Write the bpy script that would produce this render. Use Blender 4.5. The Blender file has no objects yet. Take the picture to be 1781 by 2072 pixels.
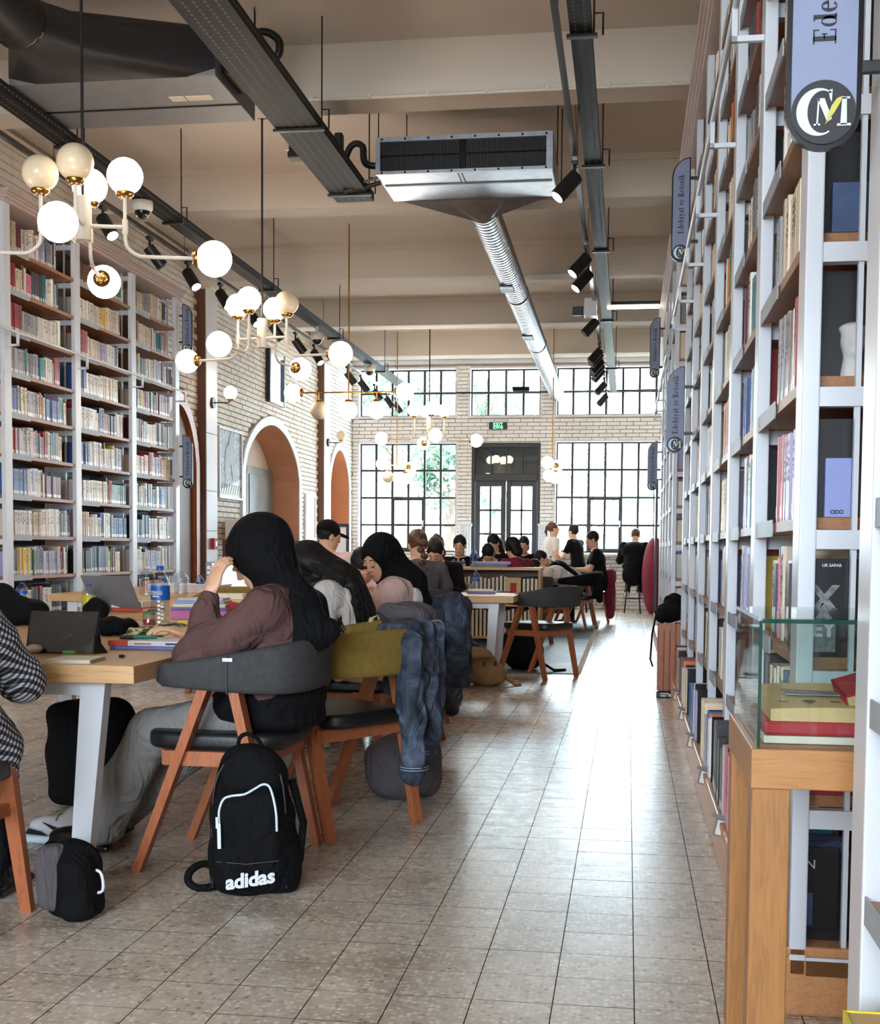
import bpy, bmesh, math, random
import numpy as np
from mathutils import Vector, Matrix

random.seed(11)
rng = np.random.default_rng(7)
PI = math.pi
S = bpy.context.scene
COL = S.collection

# ------------------------------------------------------------------ camera
IMG_W, IMG_H = 1781, 2072
F_PX, YAW, PITCH, ROLL, CX, CY = 2562.2, 0.146472, 0.058164, 0.007633, 890.5, 1259.4
EYE = 1.12
cyw, syw, cpt, spt = math.cos(YAW), math.sin(YAW), math.cos(PITCH), math.sin(PITCH)
_f = np.array([-syw * cpt, cyw * cpt, -spt]); _r = np.array([cyw, syw, 0.0]); _u = np.cross(_r, _f)
CAM_R = _r * math.cos(ROLL) + _u * math.sin(ROLL)
CAM_U = _u * math.cos(ROLL) - _r * math.sin(ROLL)
CAM_F = _f
cam_data = bpy.data.cameras.new('camera')
cam = bpy.data.objects.new('camera', cam_data); COL.objects.link(cam)
cam_data.sensor_fit = 'HORIZONTAL'; cam_data.sensor_width = 36.0
cam_data.lens = F_PX / IMG_W * 36.0
cam_data.shift_x = 0.0
cam_data.shift_y = (CY - IMG_H / 2) / IMG_W
cam_data.clip_start = 0.05; cam_data.clip_end = 300
cam.matrix_world = Matrix(((CAM_R[0], CAM_U[0], -CAM_F[0], 0), (CAM_R[1], CAM_U[1], -CAM_F[1], 0), (CAM_R[2], CAM_U[2], -CAM_F[2], EYE), (0, 0, 0, 1)))
S.camera = cam

# ------------------------------------------------------------------ world, exposure
S.view_settings.view_transform = 'Standard'
try: S.view_settings.look = 'None'
except Exception: pass
S.view_settings.gamma = 1.0
S.view_settings.use_curve_mapping = False
S.view_settings.exposure = 1.45
W = bpy.data.worlds.new('overcast_sky'); S.world = W; W.use_nodes = True
_bg = W.node_tree.nodes['Background']
_bg.inputs[0].default_value = (0.74, 0.87, 1.0, 1); _bg.inputs[1].default_value = 10.0
S.cycles.use_denoising = True
S.cycles.max_bounces = 8; S.cycles.diffuse_bounces = 4; S.cycles.glossy_bounces = 3
S.cycles.transmission_bounces = 6; S.cycles.transparent_max_bounces = 16
S.cycles.caustics_reflective = False; S.cycles.caustics_refractive = False
S.cycles.sample_clamp_indirect = 6.0

Y_BACK, X_LEFT, X_RIGHT, Z_CEIL, Y_REAR = 24.2, -5.33, 0.86, 4.72, -6.0

def portal(name, loc, sx, sz, rot):
    d = bpy.data.lights.new(name, 'AREA'); d.shape = 'RECTANGLE'; d.size = sx; d.size_y = sz
    d.cycles.is_portal = True
    o = bpy.data.objects.new(name, d); COL.objects.link(o); o.location = loc; o.rotation_euler = rot
    return o
# daylight is let in (portals only guide the sampling of the sky through the real openings)
portal('window_portal', (-2.3, Y_BACK + 0.05, 4.1), 5.9, 0.95, (-PI / 2, 0, 0))
portal('window_portal', (-2.3, Y_BACK + 0.05, 2.1), 5.9, 2.15, (-PI / 2, 0, 0))
portal('window_portal', (-2.24, Y_REAR - 0.05, 2.68), 5.7, 2.85, (PI / 2, 0, 0))

# ------------------------------------------------------------------ colour + materials
def srgb(r, g, b):
    f = lambda c: (c / 255) / 12.92 if c <= 10.31 else ((c / 255 + 0.055) / 1.055) ** 2.4
    return (f(r), f(g), f(b), 1.0)

class NT:
    def __init__(s, name):
        s.m = bpy.data.materials.new(name); s.m.use_nodes = True
        s.t = s.m.node_tree; s.b = s.t.nodes['Principled BSDF']; s.out = s.t.nodes['Material Output']
    def n(s, typ, **kw):
        nd = s.t.nodes.new(typ)
        for k, v in kw.items():
            if k in nd.inputs: nd.inputs[k].default_value = v
            else: setattr(nd, k, v)
        return nd
    def l(s, a, b): s.t.links.new(a, b)
    def coord(s, kind='Object', scale=(1, 1, 1)):
        tc = s.n('ShaderNodeTexCoord'); mp = s.n('ShaderNodeMapping'); mp.inputs['Scale'].default_value = scale
        s.l(tc.outputs[kind], mp.inputs[0]); return mp.outputs[0]
    def ramp(s, fac, stops):
        r = s.n('ShaderNodeValToRGB'); e = r.color_ramp.elements
        while len(e) < len(stops): e.new(0.5)
        for k, (p, c) in enumerate(stops): e[k].position = p; e[k].color = c
        s.l(fac, r.inputs[0]); return r.outputs[0]
    def bump(s, h, strength=0.2, dist=0.01):
        b = s.n('ShaderNodeBump'); b.inputs['Strength'].default_value = strength; b.inputs['Distance'].default_value = dist
        s.l(h, b.inputs['Height']); s.l(b.outputs[0], s.b.inputs['Normal'])

def plain(name, c, rough=0.5, metal=0.0, var=0.12, scale=8.0, bump=0.0, bscale=60.0, spec=0.5, sheen=0.0, fold=0.0):
    t = NT(name); t.b.inputs['Roughness'].default_value = rough; t.b.inputs['Metallic'].default_value = metal
    t.b.inputs['Specular IOR Level'].default_value = spec
    if sheen: t.b.inputs['Sheen Weight'].default_value = sheen
    co = t.coord('Object')
    nz = t.n('ShaderNodeTexNoise'); nz.inputs['Scale'].default_value = scale; nz.inputs['Detail'].default_value = 3
    t.l(co, nz.inputs['Vector'])
    lo = tuple(max(0, x * (1 - var)) for x in c[:3]) + (1,); hi = tuple(min(1, x * (1 + var)) for x in c[:3]) + (1,)
    t.l(t.ramp(nz.outputs[0], [(0.3, lo), (0.7, hi)]), t.b.inputs['Base Color'])
    if bump:
        n2 = t.n('ShaderNodeTexNoise'); n2.inputs['Scale'].default_value = bscale; t.l(co, n2.inputs['Vector'])
        t.bump(n2.outputs[0], bump, 0.004)
    if fold: cloth_folds(t, co, fold)
    return t.m

def cloth_folds(t, co, fold):
    mp = t.n('ShaderNodeMapping'); mp.inputs['Scale'].default_value = (1.0, 1.0, 0.55); t.l(co, mp.inputs[0])
    n3 = t.n('ShaderNodeTexNoise'); n3.inputs['Scale'].default_value = 9; n3.inputs['Detail'].default_value = 2.5; n3.inputs['Distortion'].default_value = 1.6; t.l(mp.outputs[0], n3.inputs['Vector'])
    ab = t.n('ShaderNodeMath'); ab.operation = 'SUBTRACT'; ab.inputs[1].default_value = 0.5; t.l(n3.outputs[0], ab.inputs[0]); a2 = t.n('ShaderNodeMath'); a2.operation = 'ABSOLUTE'; t.l(ab.outputs[0], a2.inputs[0])
    b = t.n('ShaderNodeBump'); b.inputs['Strength'].default_value = fold; b.inputs['Distance'].default_value = 0.05; t.l(a2.outputs[0], b.inputs['Height'])
    if t.b.inputs['Normal'].links: t.l(t.b.inputs['Normal'].links[0].from_socket, b.inputs['Normal'])
    t.l(b.outputs[0], t.b.inputs['Normal'])
def wood(name, c, dark=0.72, axis='Y', scale=6.0, rough=0.42):
    t = NT(name); t.b.inputs['Roughness'].default_value = rough
    sc = {'X': (1.2, 14, 14), 'Y': (14, 1.2, 14), 'Z': (14, 14, 1.2)}[axis]
    co = t.coord('Object', sc)
    nz = t.n('ShaderNodeTexNoise'); nz.inputs['Scale'].default_value = scale; nz.inputs['Detail'].default_value = 6; nz.inputs['Distortion'].default_value = 1.2
    t.l(co, nz.inputs['Vector'])
    d = tuple(x * dark for x in c[:3]) + (1,)
    t.l(t.ramp(nz.outputs[0], [(0.32, d), (0.5, c), (0.72, tuple(min(1, x * 1.12) for x in c[:3]) + (1,))]), t.b.inputs['Base Color'])
    t.bump(nz.outputs[0], 0.12, 0.003)
    return t.m

def emit(name, c, strength):
    t = NT(name); t.b.inputs['Base Color'].default_value = c
    t.b.inputs['Emission Color'].default_value = c; t.b.inputs['Emission Strength'].default_value = strength
    t.b.inputs['Roughness'].default_value = 0.3
    return t.m

def glass(name, tint=(0.93, 0.97, 0.96, 1), refl=0.04):
    t = NT(name); nt = t.t
    tr = t.n('ShaderNodeBsdfTransparent'); tr.inputs[0].default_value = tint
    gl = t.n('ShaderNodeBsdfGlossy'); gl.inputs['Roughness'].default_value = 0.02
    lw = t.n('ShaderNodeLayerWeight'); lw.inputs[0].default_value = 0.5
    pw = t.n('ShaderNodeMath'); pw.operation = 'POWER'; pw.inputs[1].default_value = 4.0; t.l(lw.outputs['Facing'], pw.inputs[0])
    fr = t.n('ShaderNodeMapRange'); fr.inputs['To Min'].default_value = refl; fr.inputs['To Max'].default_value = 0.7; t.l(pw.outputs[0], fr.inputs[0])
    mx = t.n('ShaderNodeMixShader')
    t.l(fr.outputs[0], mx.inputs[0]); t.l(tr.outputs[0], mx.inputs[1]); t.l(gl.outputs[0], mx.inputs[2])
    t.l(mx.outputs[0], t.out.inputs[0])
    return t.m

M = {}
M['white'] = plain('white_enamel', srgb(222, 226, 234), 0.32, var=0.03, scale=3)
M['offwhite'] = plain('off_white_paint', srgb(222, 214, 202), 0.45, var=0.04)
M['black'] = plain('black_metal', srgb(22, 22, 24), 0.42, var=0.2)
M['blackgloss'] = plain('black_plastic', srgb(14, 14, 16), 0.22, var=0.2)
M['steel'] = plain('galvanised_steel', srgb(176, 180, 190), 0.34, 1.0, var=0.12, scale=14)
M['darksteel'] = plain('dark_painted_steel', srgb(20, 20, 22), 0.55, 0.0, var=0.15, scale=14, spec=0.15)
M['grey'] = plain('grey_paint', srgb(120, 120, 124), 0.5, var=0.08)
M['brass'] = plain('brass', srgb(190, 140, 70), 0.25, 1.0, var=0.1)
M['oak'] = wood('oak_veneer', srgb(214, 168, 114), 0.8, 'Y')
M['oakx'] = wood('oak_veneer_cross', srgb(216, 172, 120), 0.8, 'X')
M['oakz'] = wood('oak_veneer_upright', srgb(186, 136, 82), 0.76, 'Z')
M['board'] = wood('shelf_board', srgb(164, 112, 72), 0.78, 'Y')
M['plinth'] = wood('beech_plinth', srgb(206, 148, 100), 0.86, 'Y', rough=0.35)
M['legwood'] = wood('reddish_beech', srgb(180, 106, 68), 0.78, 'Z', rough=0.38)
M['brownpaint'] = plain('brown_paint', srgb(112, 76, 56), 0.5, var=0.08, scale=3)
M['terra'] = plain('terracotta_plaster', srgb(206, 144, 108), 0.7, var=0.07, scale=3)
M['charcoal'] = plain('charcoal_fabric', srgb(62, 62, 64), 0.85, var=0.15, scale=40, bump=0.3, bscale=240)
M['olive'] = plain('olive_fabric', srgb(138, 114, 50), 0.85, var=0.12, scale=40, bump=0.3, bscale=240)
M['greenfab'] = plain('grey_green_fabric', srgb(98, 104, 86), 0.85, var=0.12, scale=40, bump=0.3, bscale=240)
M['leather'] = plain('black_leatherette', srgb(26, 26, 28), 0.4, var=0.15, bump=0.15, bscale=120)
M['maroon'] = plain('maroon_fabric', srgb(128, 22, 50), 0.8, var=0.15, scale=20)
M['blackcloth'] = plain('black_cloth', srgb(11, 11, 13), 0.85, var=0.3, scale=12, bump=0.25, bscale=160, spec=0.2, fold=0.7)
M['whitecloth'] = plain('white_cotton', srgb(226, 218, 212), 0.85, var=0.05, bump=0.15, bscale=140, fold=0.7)
M['pinkcloth'] = plain('pink_cotton', srgb(232, 198, 192), 0.85, var=0.05, bump=0.15, bscale=140, fold=0.7)
M['brownsweat'] = plain('brown_sweatshirt', srgb(96, 70, 68), 0.92, var=0.12, scale=10, bump=0.2, bscale=200, spec=0.15, fold=0.7)
M['greycloth'] = plain('grey_cloth', srgb(140, 138, 136), 0.9, var=0.08, bump=0.15, bscale=140, fold=0.7)
M['greytee'] = plain('grey_tee', srgb(92, 86, 90), 0.9, var=0.08, bump=0.15, bscale=140, fold=0.7)
M['paper'] = plain('paper', srgb(232, 222, 205), 0.8, var=0.04, scale=30)
M['oldpaper'] = plain('old_paper', srgb(214, 182, 130), 0.8, var=0.08, scale=14)
M['red'] = plain('red_bookcloth', srgb(176, 34, 46), 0.6, var=0.1, scale=20)
M['hair'] = plain('black_hair', srgb(24, 20, 19), 0.55, var=0.35, scale=30, bump=0.5, bscale=90, spec=0.3)
M['brownhair'] = plain('brown_hair', srgb(92, 58, 42), 0.45, var=0.3, scale=30, bump=0.5, bscale=90)
M['skin'] = NT('skin').m
_t = M['skin'].node_tree.nodes['Principled BSDF']
_t.inputs['Base Color'].default_value = srgb(222, 172, 140); _t.inputs['Roughness'].default_value = 0.5
_t.inputs['Subsurface Weight'].default_value = 0.0
M['lips'] = plain('lips', srgb(186, 104, 96), 0.4)
M['glass'] = glass('clear_glass')
M['greenglass'] = plain('green_glass_edge', srgb(20, 66, 56), 0.1, var=0.1)
M['bottle'] = glass('clear_plastic', (0.88, 0.91, 0.95, 1), 0.12)
M['showoak'] = wood('golden_oak', srgb(168, 116, 66), 0.78, 'Z'); M['showoakx'] = wood('golden_oak_cross', srgb(182, 128, 76), 0.8, 'X')
M['blueplastic'] = plain('blue_cap', srgb(40, 80, 190), 0.35)
M['bluelabel'] = plain('blue_label', srgb(20, 96, 190), 0.35, var=0.2)
M['yellowjuice'] = plain('yellow_juice', srgb(232, 214, 50), 0.25)
M['globe_on'] = emit('lit_opal_glass', (1.0, 0.85, 0.70, 1), 7.0)
M['globe_off'] = plain('unlit_opal_glass', srgb(238, 220, 190), 0.25, var=0.02)
M['lamp'] = emit('spot_lens', (1.0, 0.82, 0.74, 1), 14.0)
M['exitgreen'] = emit('exit_green', (0.15, 1.0, 0.35, 1), 1.2)
M['screen'] = emit('lit_screen', (0.75, 0.85, 1.0, 1), 0.9)

# ------------------------------------------------------------------ scene helpers
def tag(o, label=None, cat=None, group=None, kind=None):
    if label: o['label'] = label
    if cat: o['category'] = cat
    if group: o['group'] = group
    if kind: o['kind'] = kind
    return o

def empty(name, loc=(0, 0, 0), rz=0.0, label=None, cat=None, group=None):
    o = bpy.data.objects.new(name, None); COL.objects.link(o)
    o.location = loc; o.rotation_euler = (0, 0, rz); o.empty_display_size = 0.1
    return tag(o, label, cat, group)

def link(name, me, parent=None, loc=None, rot=None, scale=None):
    o = bpy.data.objects.new(name, me); COL.objects.link(o)
    if parent is not None: o.parent = parent
    if loc is not None: o.location = loc
    if rot is not None: o.rotation_euler = rot
    if scale is not None: o.scale = scale
    return o

def copy_tree(o, parent=None):
    c = o.copy(); COL.objects.link(c)
    if parent is not None: c.parent = parent
    for ch in list(o.children): copy_tree(ch, c)
    return c

class MB:
    """collects shapes for ONE mesh object"""
    def __init__(s): s.v = []; s.f = []; s.m = []; s.sm = []; s.mats = []
    def mi(s, mat):
        if mat not in s.mats: s.mats.append(mat)
        return s.mats.index(mat)
    def add(s, vs, fs, mat, smooth=False):
        o = len(s.v); s.v += [tuple(map(float, v)) for v in vs]; k = s.mi(mat)
        for f in fs: s.f.append(tuple(i + o for i in f)); s.m.append(k); s.sm.append(smooth)
        return s
    def box(s, x0, x1, y0, y1, z0, z1, mat, R=None, c=None, top=1.0):
        vs = []
        cx, cy = (x0 + x1) / 2, (y0 + y1) / 2
        for z, t in ((z0, 1.0), (z1, top)):
            for x, y in ((x0, y0), (x1, y0), (x1, y1), (x0, y1)): vs.append((cx + (x - cx) * t, cy + (y - cy) * t, z))
        if R is not None: vs = [tuple(R @ Vector(v) + Vector(c or (0, 0, 0))) for v in vs]
        return s.add(vs, [(3, 2, 1, 0), (4, 5, 6, 7), (0, 1, 5, 4), (1, 2, 6, 5), (2, 3, 7, 6), (3, 0, 4, 7)], mat)
    def bbox(s, x0, x1, y0, y1, z0, z1, mat, b=0.01):
        """box with chamfered edges"""
        bm = bmesh.new(); bmesh.ops.create_cube(bm, size=1)
        bmesh.ops.scale(bm, vec=(x1 - x0, y1 - y0, z1 - z0), verts=bm.verts)
        bmesh.ops.translate(bm, vec=((x0 + x1) / 2, (y0 + y1) / 2, (z0 + z1) / 2), verts=bm.verts)
        bmesh.ops.bevel(bm, geom=bm.edges[:], offset=b, segments=2, affect='EDGES', profile=0.5)
        bm.verts.index_update()
        s.add([v.co[:] for v in bm.verts], [[v.index for v in f.verts] for f in bm.faces], mat); bm.free(); return s
    def ring(s, p, q, r0, r1, n=12, mat=None, caps=True, smooth=True):
        p, q = Vector(p), Vector(q); d = (q - p).normalized()
        a = d.orthogonal().normalized(); b = d.cross(a)
        vs = [p + (a * math.cos(t) + b * math.sin(t)) * r0 for t in (2 * PI * k / n for k in range(n))]
        vs += [q + (a * math.cos(t) + b * math.sin(t)) * r1 for t in (2 * PI * k / n for k in range(n))]
        s.add(vs, [(k, (k + 1) % n, n + (k + 1) % n, n + k) for k in range(n)], mat, smooth)
        if caps: s.add(vs[:n], [tuple(range(n - 1, -1, -1))], mat); s.add(vs[n:], [tuple(range(n))], mat)
        return s
    def bar(s, p, q, w, h, mat, w2=None, h2=None, up=(0, 0, 1)):
        """rectangular bar from p to q"""
        p, q = Vector(p), Vector(q); d = (q - p).normalized(); u = Vector(up)
        if abs(d.dot(u)) > 0.99: u = Vector((0, 1, 0))
        a = d.cross(u).normalized(); b = a.cross(d).normalized()
        w2 = w if w2 is None else w2; h2 = h if h2 is None else h2
        vs = []
        for c, ww, hh in ((p, w, h), (q, w2, h2)):
            for i, j in ((-1, -1), (1, -1), (1, 1), (-1, 1)): vs.append(c + a * i * ww / 2 + b * j * hh / 2)
        return s.add(vs, [(3, 2, 1, 0), (4, 5, 6, 7), (0, 1, 5, 4), (1, 2, 6, 5), (2, 3, 7, 6), (3, 0, 4, 7)], mat)
    def tube(s, pts, r, n=8, mat=None, caps=True):
        pts = [Vector(p) for p in pts]
        if 5 <= len(pts) <= 14 and not isinstance(r, (list, tuple)):      # round off bends
            q = []; L = len(pts)
            for i in range(L - 1):
                a, b, c, d = pts[max(i - 1, 0)], pts[i], pts[i + 1], pts[min(i + 2, L - 1)]
                for t in (0, 1 / 3, 2 / 3): q.append(0.5 * ((2 * b) + (c - a) * t + (2 * a - 5 * b + 4 * c - d) * t * t + (3 * b - a - 3 * c + d) * t ** 3))
            pts = q + [pts[-1]]
        m = len(pts); rs = r if isinstance(r, (list, tuple)) else [r] * m
        ref = None; vs = []
        for k, p in enumerate(pts):
            d = (pts[min(k + 1, m - 1)] - pts[max(k - 1, 0)]).normalized()
            if ref is None: ref = d.orthogonal().normalized()
            a = (ref - d * ref.dot(d)).normalized(); ref = a; b = d.cross(a)
            vs += [p + (a * math.cos(t) + b * math.sin(t)) * rs[k] for t in (2 * PI * j / n for j in range(n))]
        fs = [(k * n + j, k * n + (j + 1) % n, (k + 1) * n + (j + 1) % n, (k + 1) * n + j) for k in range(m - 1) for j in range(n)]
        s.add(vs, fs, mat, True)
        if caps: s.add(vs[:n], [tuple(range(n - 1, -1, -1))], mat); s.add(vs[-n:], [tuple(range(n))], mat)
        return s
    def lathe(s, prof, n=16, mat=None, o=(0, 0, 0), smooth=True):
        vs = []; m = len(prof)
        for r, z in prof: vs += [(o[0] + r * math.cos(t), o[1] + r * math.sin(t), o[2] + z) for t in (2 * PI * j / n for j in range(n))]
        fs = [(k * n + j, k * n + (j + 1) % n, (k + 1) * n + (j + 1) % n, (k + 1) * n + j) for k in range(m - 1) for j in range(n)]
        s.add(vs, fs, mat, smooth)
        if prof[0][0] > 1e-4: s.add(vs[:n], [tuple(range(n - 1, -1, -1))], mat)
        if prof[-1][0] > 1e-4: s.add(vs[-n:], [tuple(range(n))], mat)
        return s
    def ball(s, c, r, mat, nu=20, nv=12, sq=(1, 1, 1)):
        vs = [(c[0], c[1], c[2] - r * sq[2])]
        for i in range(1, nv):
            a = PI * i / nv - PI / 2
            vs += [(c[0] + r * sq[0] * math.cos(a) * math.cos(2 * PI * j / nu), c[1] + r * sq[1] * math.cos(a) * math.sin(2 * PI * j / nu), c[2] + r * sq[2] * math.sin(a)) for j in range(nu)]
        vs.append((c[0], c[1], c[2] + r * sq[2])); fs = []
        for j in range(nu): fs.append((0, 1 + (j + 1) % nu, 1 + j))
        for i in range(nv - 2):
            for j in range(nu): a = 1 + i * nu; fs.append((a + j, a + (j + 1) % nu, a + nu + (j + 1) % nu, a + nu + j))
        e = len(vs) - 1; a = 1 + (nv - 2) * nu
        for j in range(nu): fs.append((a + j, a + (j + 1) % nu, e))
        return s.add(vs, fs, mat, True)
    def prism(s, pts, d, mat):
        """planar polygon pts (3d) pushed along d"""
        n = len(pts); d = Vector(d); vs = [Vector(p) for p in pts] + [Vector(p) + d for p in pts]
        s.add(vs, [tuple(range(n - 1, -1, -1)), tuple(range(n, 2 * n))] + [(k, (k + 1) % n, n + (k + 1) % n, n + k) for k in range(n)], mat)
        return s
    def mesh(s, name):
        me = bpy.data.meshes.new(name); me.from_pydata(s.v, [], s.f)
        for m in s.mats: me.materials.append(M[m] if isinstance(m, str) else m)
        me.polygons.foreach_set('material_index', s.m); me.polygons.foreach_set('use_smooth', s.sm)
        me.update(); return me
    def build(s, name, parent=None, loc=None, rot=None):
        return link(name, s.mesh(name), parent, loc, rot)

def arc(c, r, a0, a1, n, plane='xz'):
    out = []
    for k in range(n + 1):
        a = a0 + (a1 - a0) * k / n; u, v = r * math.cos(a), r * math.sin(a)
        out.append({'xz': (c[0] + u, c[1], c[2] + v), 'xy': (c[0] + u, c[1] + v, c[2]), 'yz': (c[0], c[1] + u, c[2] + v)}[plane])
    return out

# pixel helpers used to take real positions off the photograph
def ray(px, py): return CAM_R * ((px - CX) / F_PX) + CAM_U * ((CY - py) / F_PX) + CAM_F
def at_y(px, py, Y): d = ray(px, py); return Vector((d[0] * Y / d[1], Y, d[2] * Y / d[1] + EYE))
def at_x(px, py, X): d = ray(px, py); return Vector((X, d[1] * X / d[0], d[2] * X / d[0] + EYE))
def at_z(px, py, Z=0.0): d = ray(px, py); t = (Z - EYE) / d[2]; return Vector((d[0] * t, d[1] * t, Z))
def project(p):
    d = np.array(p) - np.array([0, 0, EYE]); z = d @ CAM_F
    return (CX + F_PX * (d @ CAM_R) / z, CY - F_PX * (d @ CAM_U) / z, z)

# flat shapes: outlines (with holes) and lettering turned into meshes
def curve_mesh(splines, depth=0.0, offset=0.0, res=1):
    cu = bpy.data.curves.new('outline', 'CURVE'); cu.dimensions = '2D'; cu.fill_mode = 'BOTH'; cu.extrude = depth / 2
    for pts in splines:
        sp = cu.splines.new('POLY'); sp.points.add(len(pts) - 1)
        for k, p in enumerate(pts): sp.points[k].co = (p[0], p[1], 0, 1)
        sp.use_cyclic_u = True
    o = bpy.data.objects.new('outline', cu); me = bpy.data.meshes.new_from_object(o)
    bpy.data.objects.remove(o); bpy.data.curves.remove(cu); return me
def text_mesh(txt, size, depth=0.002, bold=0.0, align='CENTER', spacing=1.0, shear=0.0):
    cu = bpy.data.curves.new('lettering', 'FONT'); cu.body = txt; cu.size = size; cu.extrude = depth / 2; cu.offset = bold
    cu.align_x = align; cu.align_y = 'CENTER'; cu.space_character = spacing; cu.resolution_u = 3; cu.shear = shear
    o = bpy.data.objects.new('lettering', cu); me = bpy.data.meshes.new_from_object(o)
    bpy.data.objects.remove(o); bpy.data.curves.remove(cu); return me
def put_mesh(name, me, mat, parent, mw=None, fn=None):
    me.materials.clear(); me.materials.append(M[mat] if isinstance(mat, str) else mat)
    for p in me.polygons: p.material_index = 0
    if fn:
        for v in me.vertices: v.co = fn(v.co)
    o = link(name, me, parent)
    if mw is not None: o.matrix_local = mw
    return o
def frame(loc, ex, ey):
    """matrix with local x = ex, y = ey (world directions)"""
    ex = Vector(ex).normalized(); ez = ex.cross(Vector(ey)).normalized(); ey = ez.cross(ex)
    return Matrix(((ex.x, ey.x, ez.x, loc[0]), (ex.y, ey.y, ez.y, loc[1]), (ex.z, ey.z, ez.z, loc[2]), (0, 0, 0, 1)))

# ------------------------------------------------------------------ organic shapes: blended distance fields -> surface nets
def surfnet(D, org, h):
    Sg = D < 0
    c = np.zeros(tuple(n - 1 for n in D.shape), np.int8)
    for i in (0, 1):
        for j in (0, 1):
            for k in (0, 1): c += Sg[i:D.shape[0] - 1 + i, j:D.shape[1] - 1 + j, k:D.shape[2] - 1 + k]
    act = (c > 0) & (c < 8); ii = np.argwhere(act)
    idx = np.full(act.shape, -1, np.int64); idx[act] = np.arange(len(ii))
    pos = np.zeros((len(ii), 3)); cnt = np.zeros(len(ii))
    cor = [np.array((i, j, k)) for i in (0, 1) for j in (0, 1) for k in (0, 1)]
    for a in cor:
        for ax in range(3):
            if a[ax]: continue
            b = a.copy(); b[ax] = 1
            da = D[tuple((ii + a).T)]; db = D[tuple((ii + b).T)]; m = (da < 0) != (db < 0)
            t = da[m] / (da[m] - db[m]); pos[m] += a + t[:, None] * (b - a); cnt[m] += 1
    V = org + h * (ii + pos / cnt[:, None]); Fs = []
    for ax in range(3):
        u, v = (ax + 1) % 3, (ax + 2) % 3
        lo = [slice(None)] * 3; hi = [slice(None)] * 3; lo[ax] = slice(0, -1); hi[ax] = slice(1, None)
        A, B = Sg[tuple(lo)], Sg[tuple(hi)]; e = np.argwhere(A != B)
        e = e[(e[:, u] > 0) & (e[:, v] > 0) & (e[:, u] < D.shape[u] - 1) & (e[:, v] < D.shape[v] - 1)]
        inside = A[tuple(e.T)]
        q = []
        for du, dv in ((-1, -1), (0, -1), (0, 0), (-1, 0)):
            t = e.copy(); t[:, u] += du; t[:, v] += dv; q.append(idx[tuple(t.T)])
        q = np.stack(q, 1); q[~inside] = q[~inside][:, ::-1]; Fs.append(q)
    return V, np.concatenate(Fs)

class Blob:
    def __init__(s, res=0.012, k=0.03): s.res = res; s.k = k; s.p = []
    def cone(s, a, b, ra, rb=None, k=None, op='+'):
        s.p.append(('c', np.array(a, float), np.array(b, float), ra, ra if rb is None else rb, s.k if k is None else k, op)); return s
    def chain(s, pts, rs, k=None):
        for i in range(len(pts) - 1): s.cone(pts[i], pts[i + 1], rs[i], rs[i + 1], k)
        return s
    def ell(s, c, r, R=None, k=None, op='+'):
        s.p.append(('e', np.array(c, float), np.array(r, float), np.eye(3) if R is None else np.array(R), 0, s.k if k is None else k, op)); return s
    def box(s, c, r, rd=0.01, R=None, k=None, op='+'):
        s.p.append(('b', np.array(c, float), np.array(r, float), np.eye(3) if R is None else np.array(R), rd, s.k if k is None else k, op)); return s
    def net(s, fold=None):
        lo, hi = [], []
        for q in s.p:
            if q[0] == 'c':
                m = max(q[3], q[4]); l = np.minimum(q[1], q[2]) - m; h_ = np.maximum(q[1], q[2]) + m
            else:
                e = np.abs(q[3]) @ q[2]; l = q[1] - e; h_ = q[1] + e
            lo.append(l); hi.append(h_)
        plus = [i for i, q in enumerate(s.p) if q[6] == '+']
        h = s.res; org = np.min([lo[i] for i in plus], 0) - 4 * h - 0.01; end = np.max([hi[i] for i in plus], 0) + 4 * h + 0.01
        n = np.ceil((end - org) / h).astype(int) + 1
        D = np.full(tuple(n), 0.2, np.float32)
        ax = [org[d] + h * np.arange(n[d]) for d in range(3)]
        for i, q in enumerate(s.p):
            mg = q[5] + 3 * h
            a = np.clip(np.floor((lo[i] - mg - org) / h).astype(int), 0, n - 1); b = np.clip(np.ceil((hi[i] + mg - org) / h).astype(int) + 1, 1, n)
            if np.any(b <= a): continue
            X, Y, Z = np.meshgrid(ax[0][a[0]:b[0]], ax[1][a[1]:b[1]], ax[2][a[2]:b[2]], indexing='ij')
            P = np.stack((X, Y, Z), -1) - q[1]
            if q[0] == 'c':
                ab = q[2] - q[1]; L = max(ab @ ab, 1e-9); t = np.clip(P @ ab / L, 0, 1)
                d = np.linalg.norm(P - t[..., None] * ab, axis=-1) - (q[3] + t * (q[4] - q[3]))
            elif q[0] == 'e':
                P = P @ q[3]; k0 = np.linalg.norm(P / q[2], axis=-1); k1 = np.linalg.norm(P / (q[2] ** 2), axis=-1)
                d = k0 * (k0 - 1) / np.maximum(k1, 1e-6)
            else:
                P = np.abs(P @ q[3]) - q[2] + q[4]
                d = np.linalg.norm(np.maximum(P, 0), axis=-1) + np.minimum(P.max(-1), 0) - q[4]
            sl = (slice(a[0], b[0]), slice(a[1], b[1]), slice(a[2], b[2])); A = D[sl]; k = max(q[5], 1e-4)
            if q[6] == '+':
                g = np.maximum(k - np.abs(A - d), 0) / k; D[sl] = np.minimum(A, d) - g * g * k * 0.25
            else:
                g = np.maximum(k - np.abs(A + d), 0) / k; D[sl] = np.maximum(A, -d) + g * g * k * 0.25
        if fold is not None:
            X, Y, Z = np.meshgrid(*ax, indexing='ij'); D = D + fold(X, Y, Z)
        D[0] = D[-1] = 0.2; D[:, 0] = D[:, -1] = 0.2; D[:, :, 0] = D[:, :, -1] = 0.2
        return surfnet(D, org, h)

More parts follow.
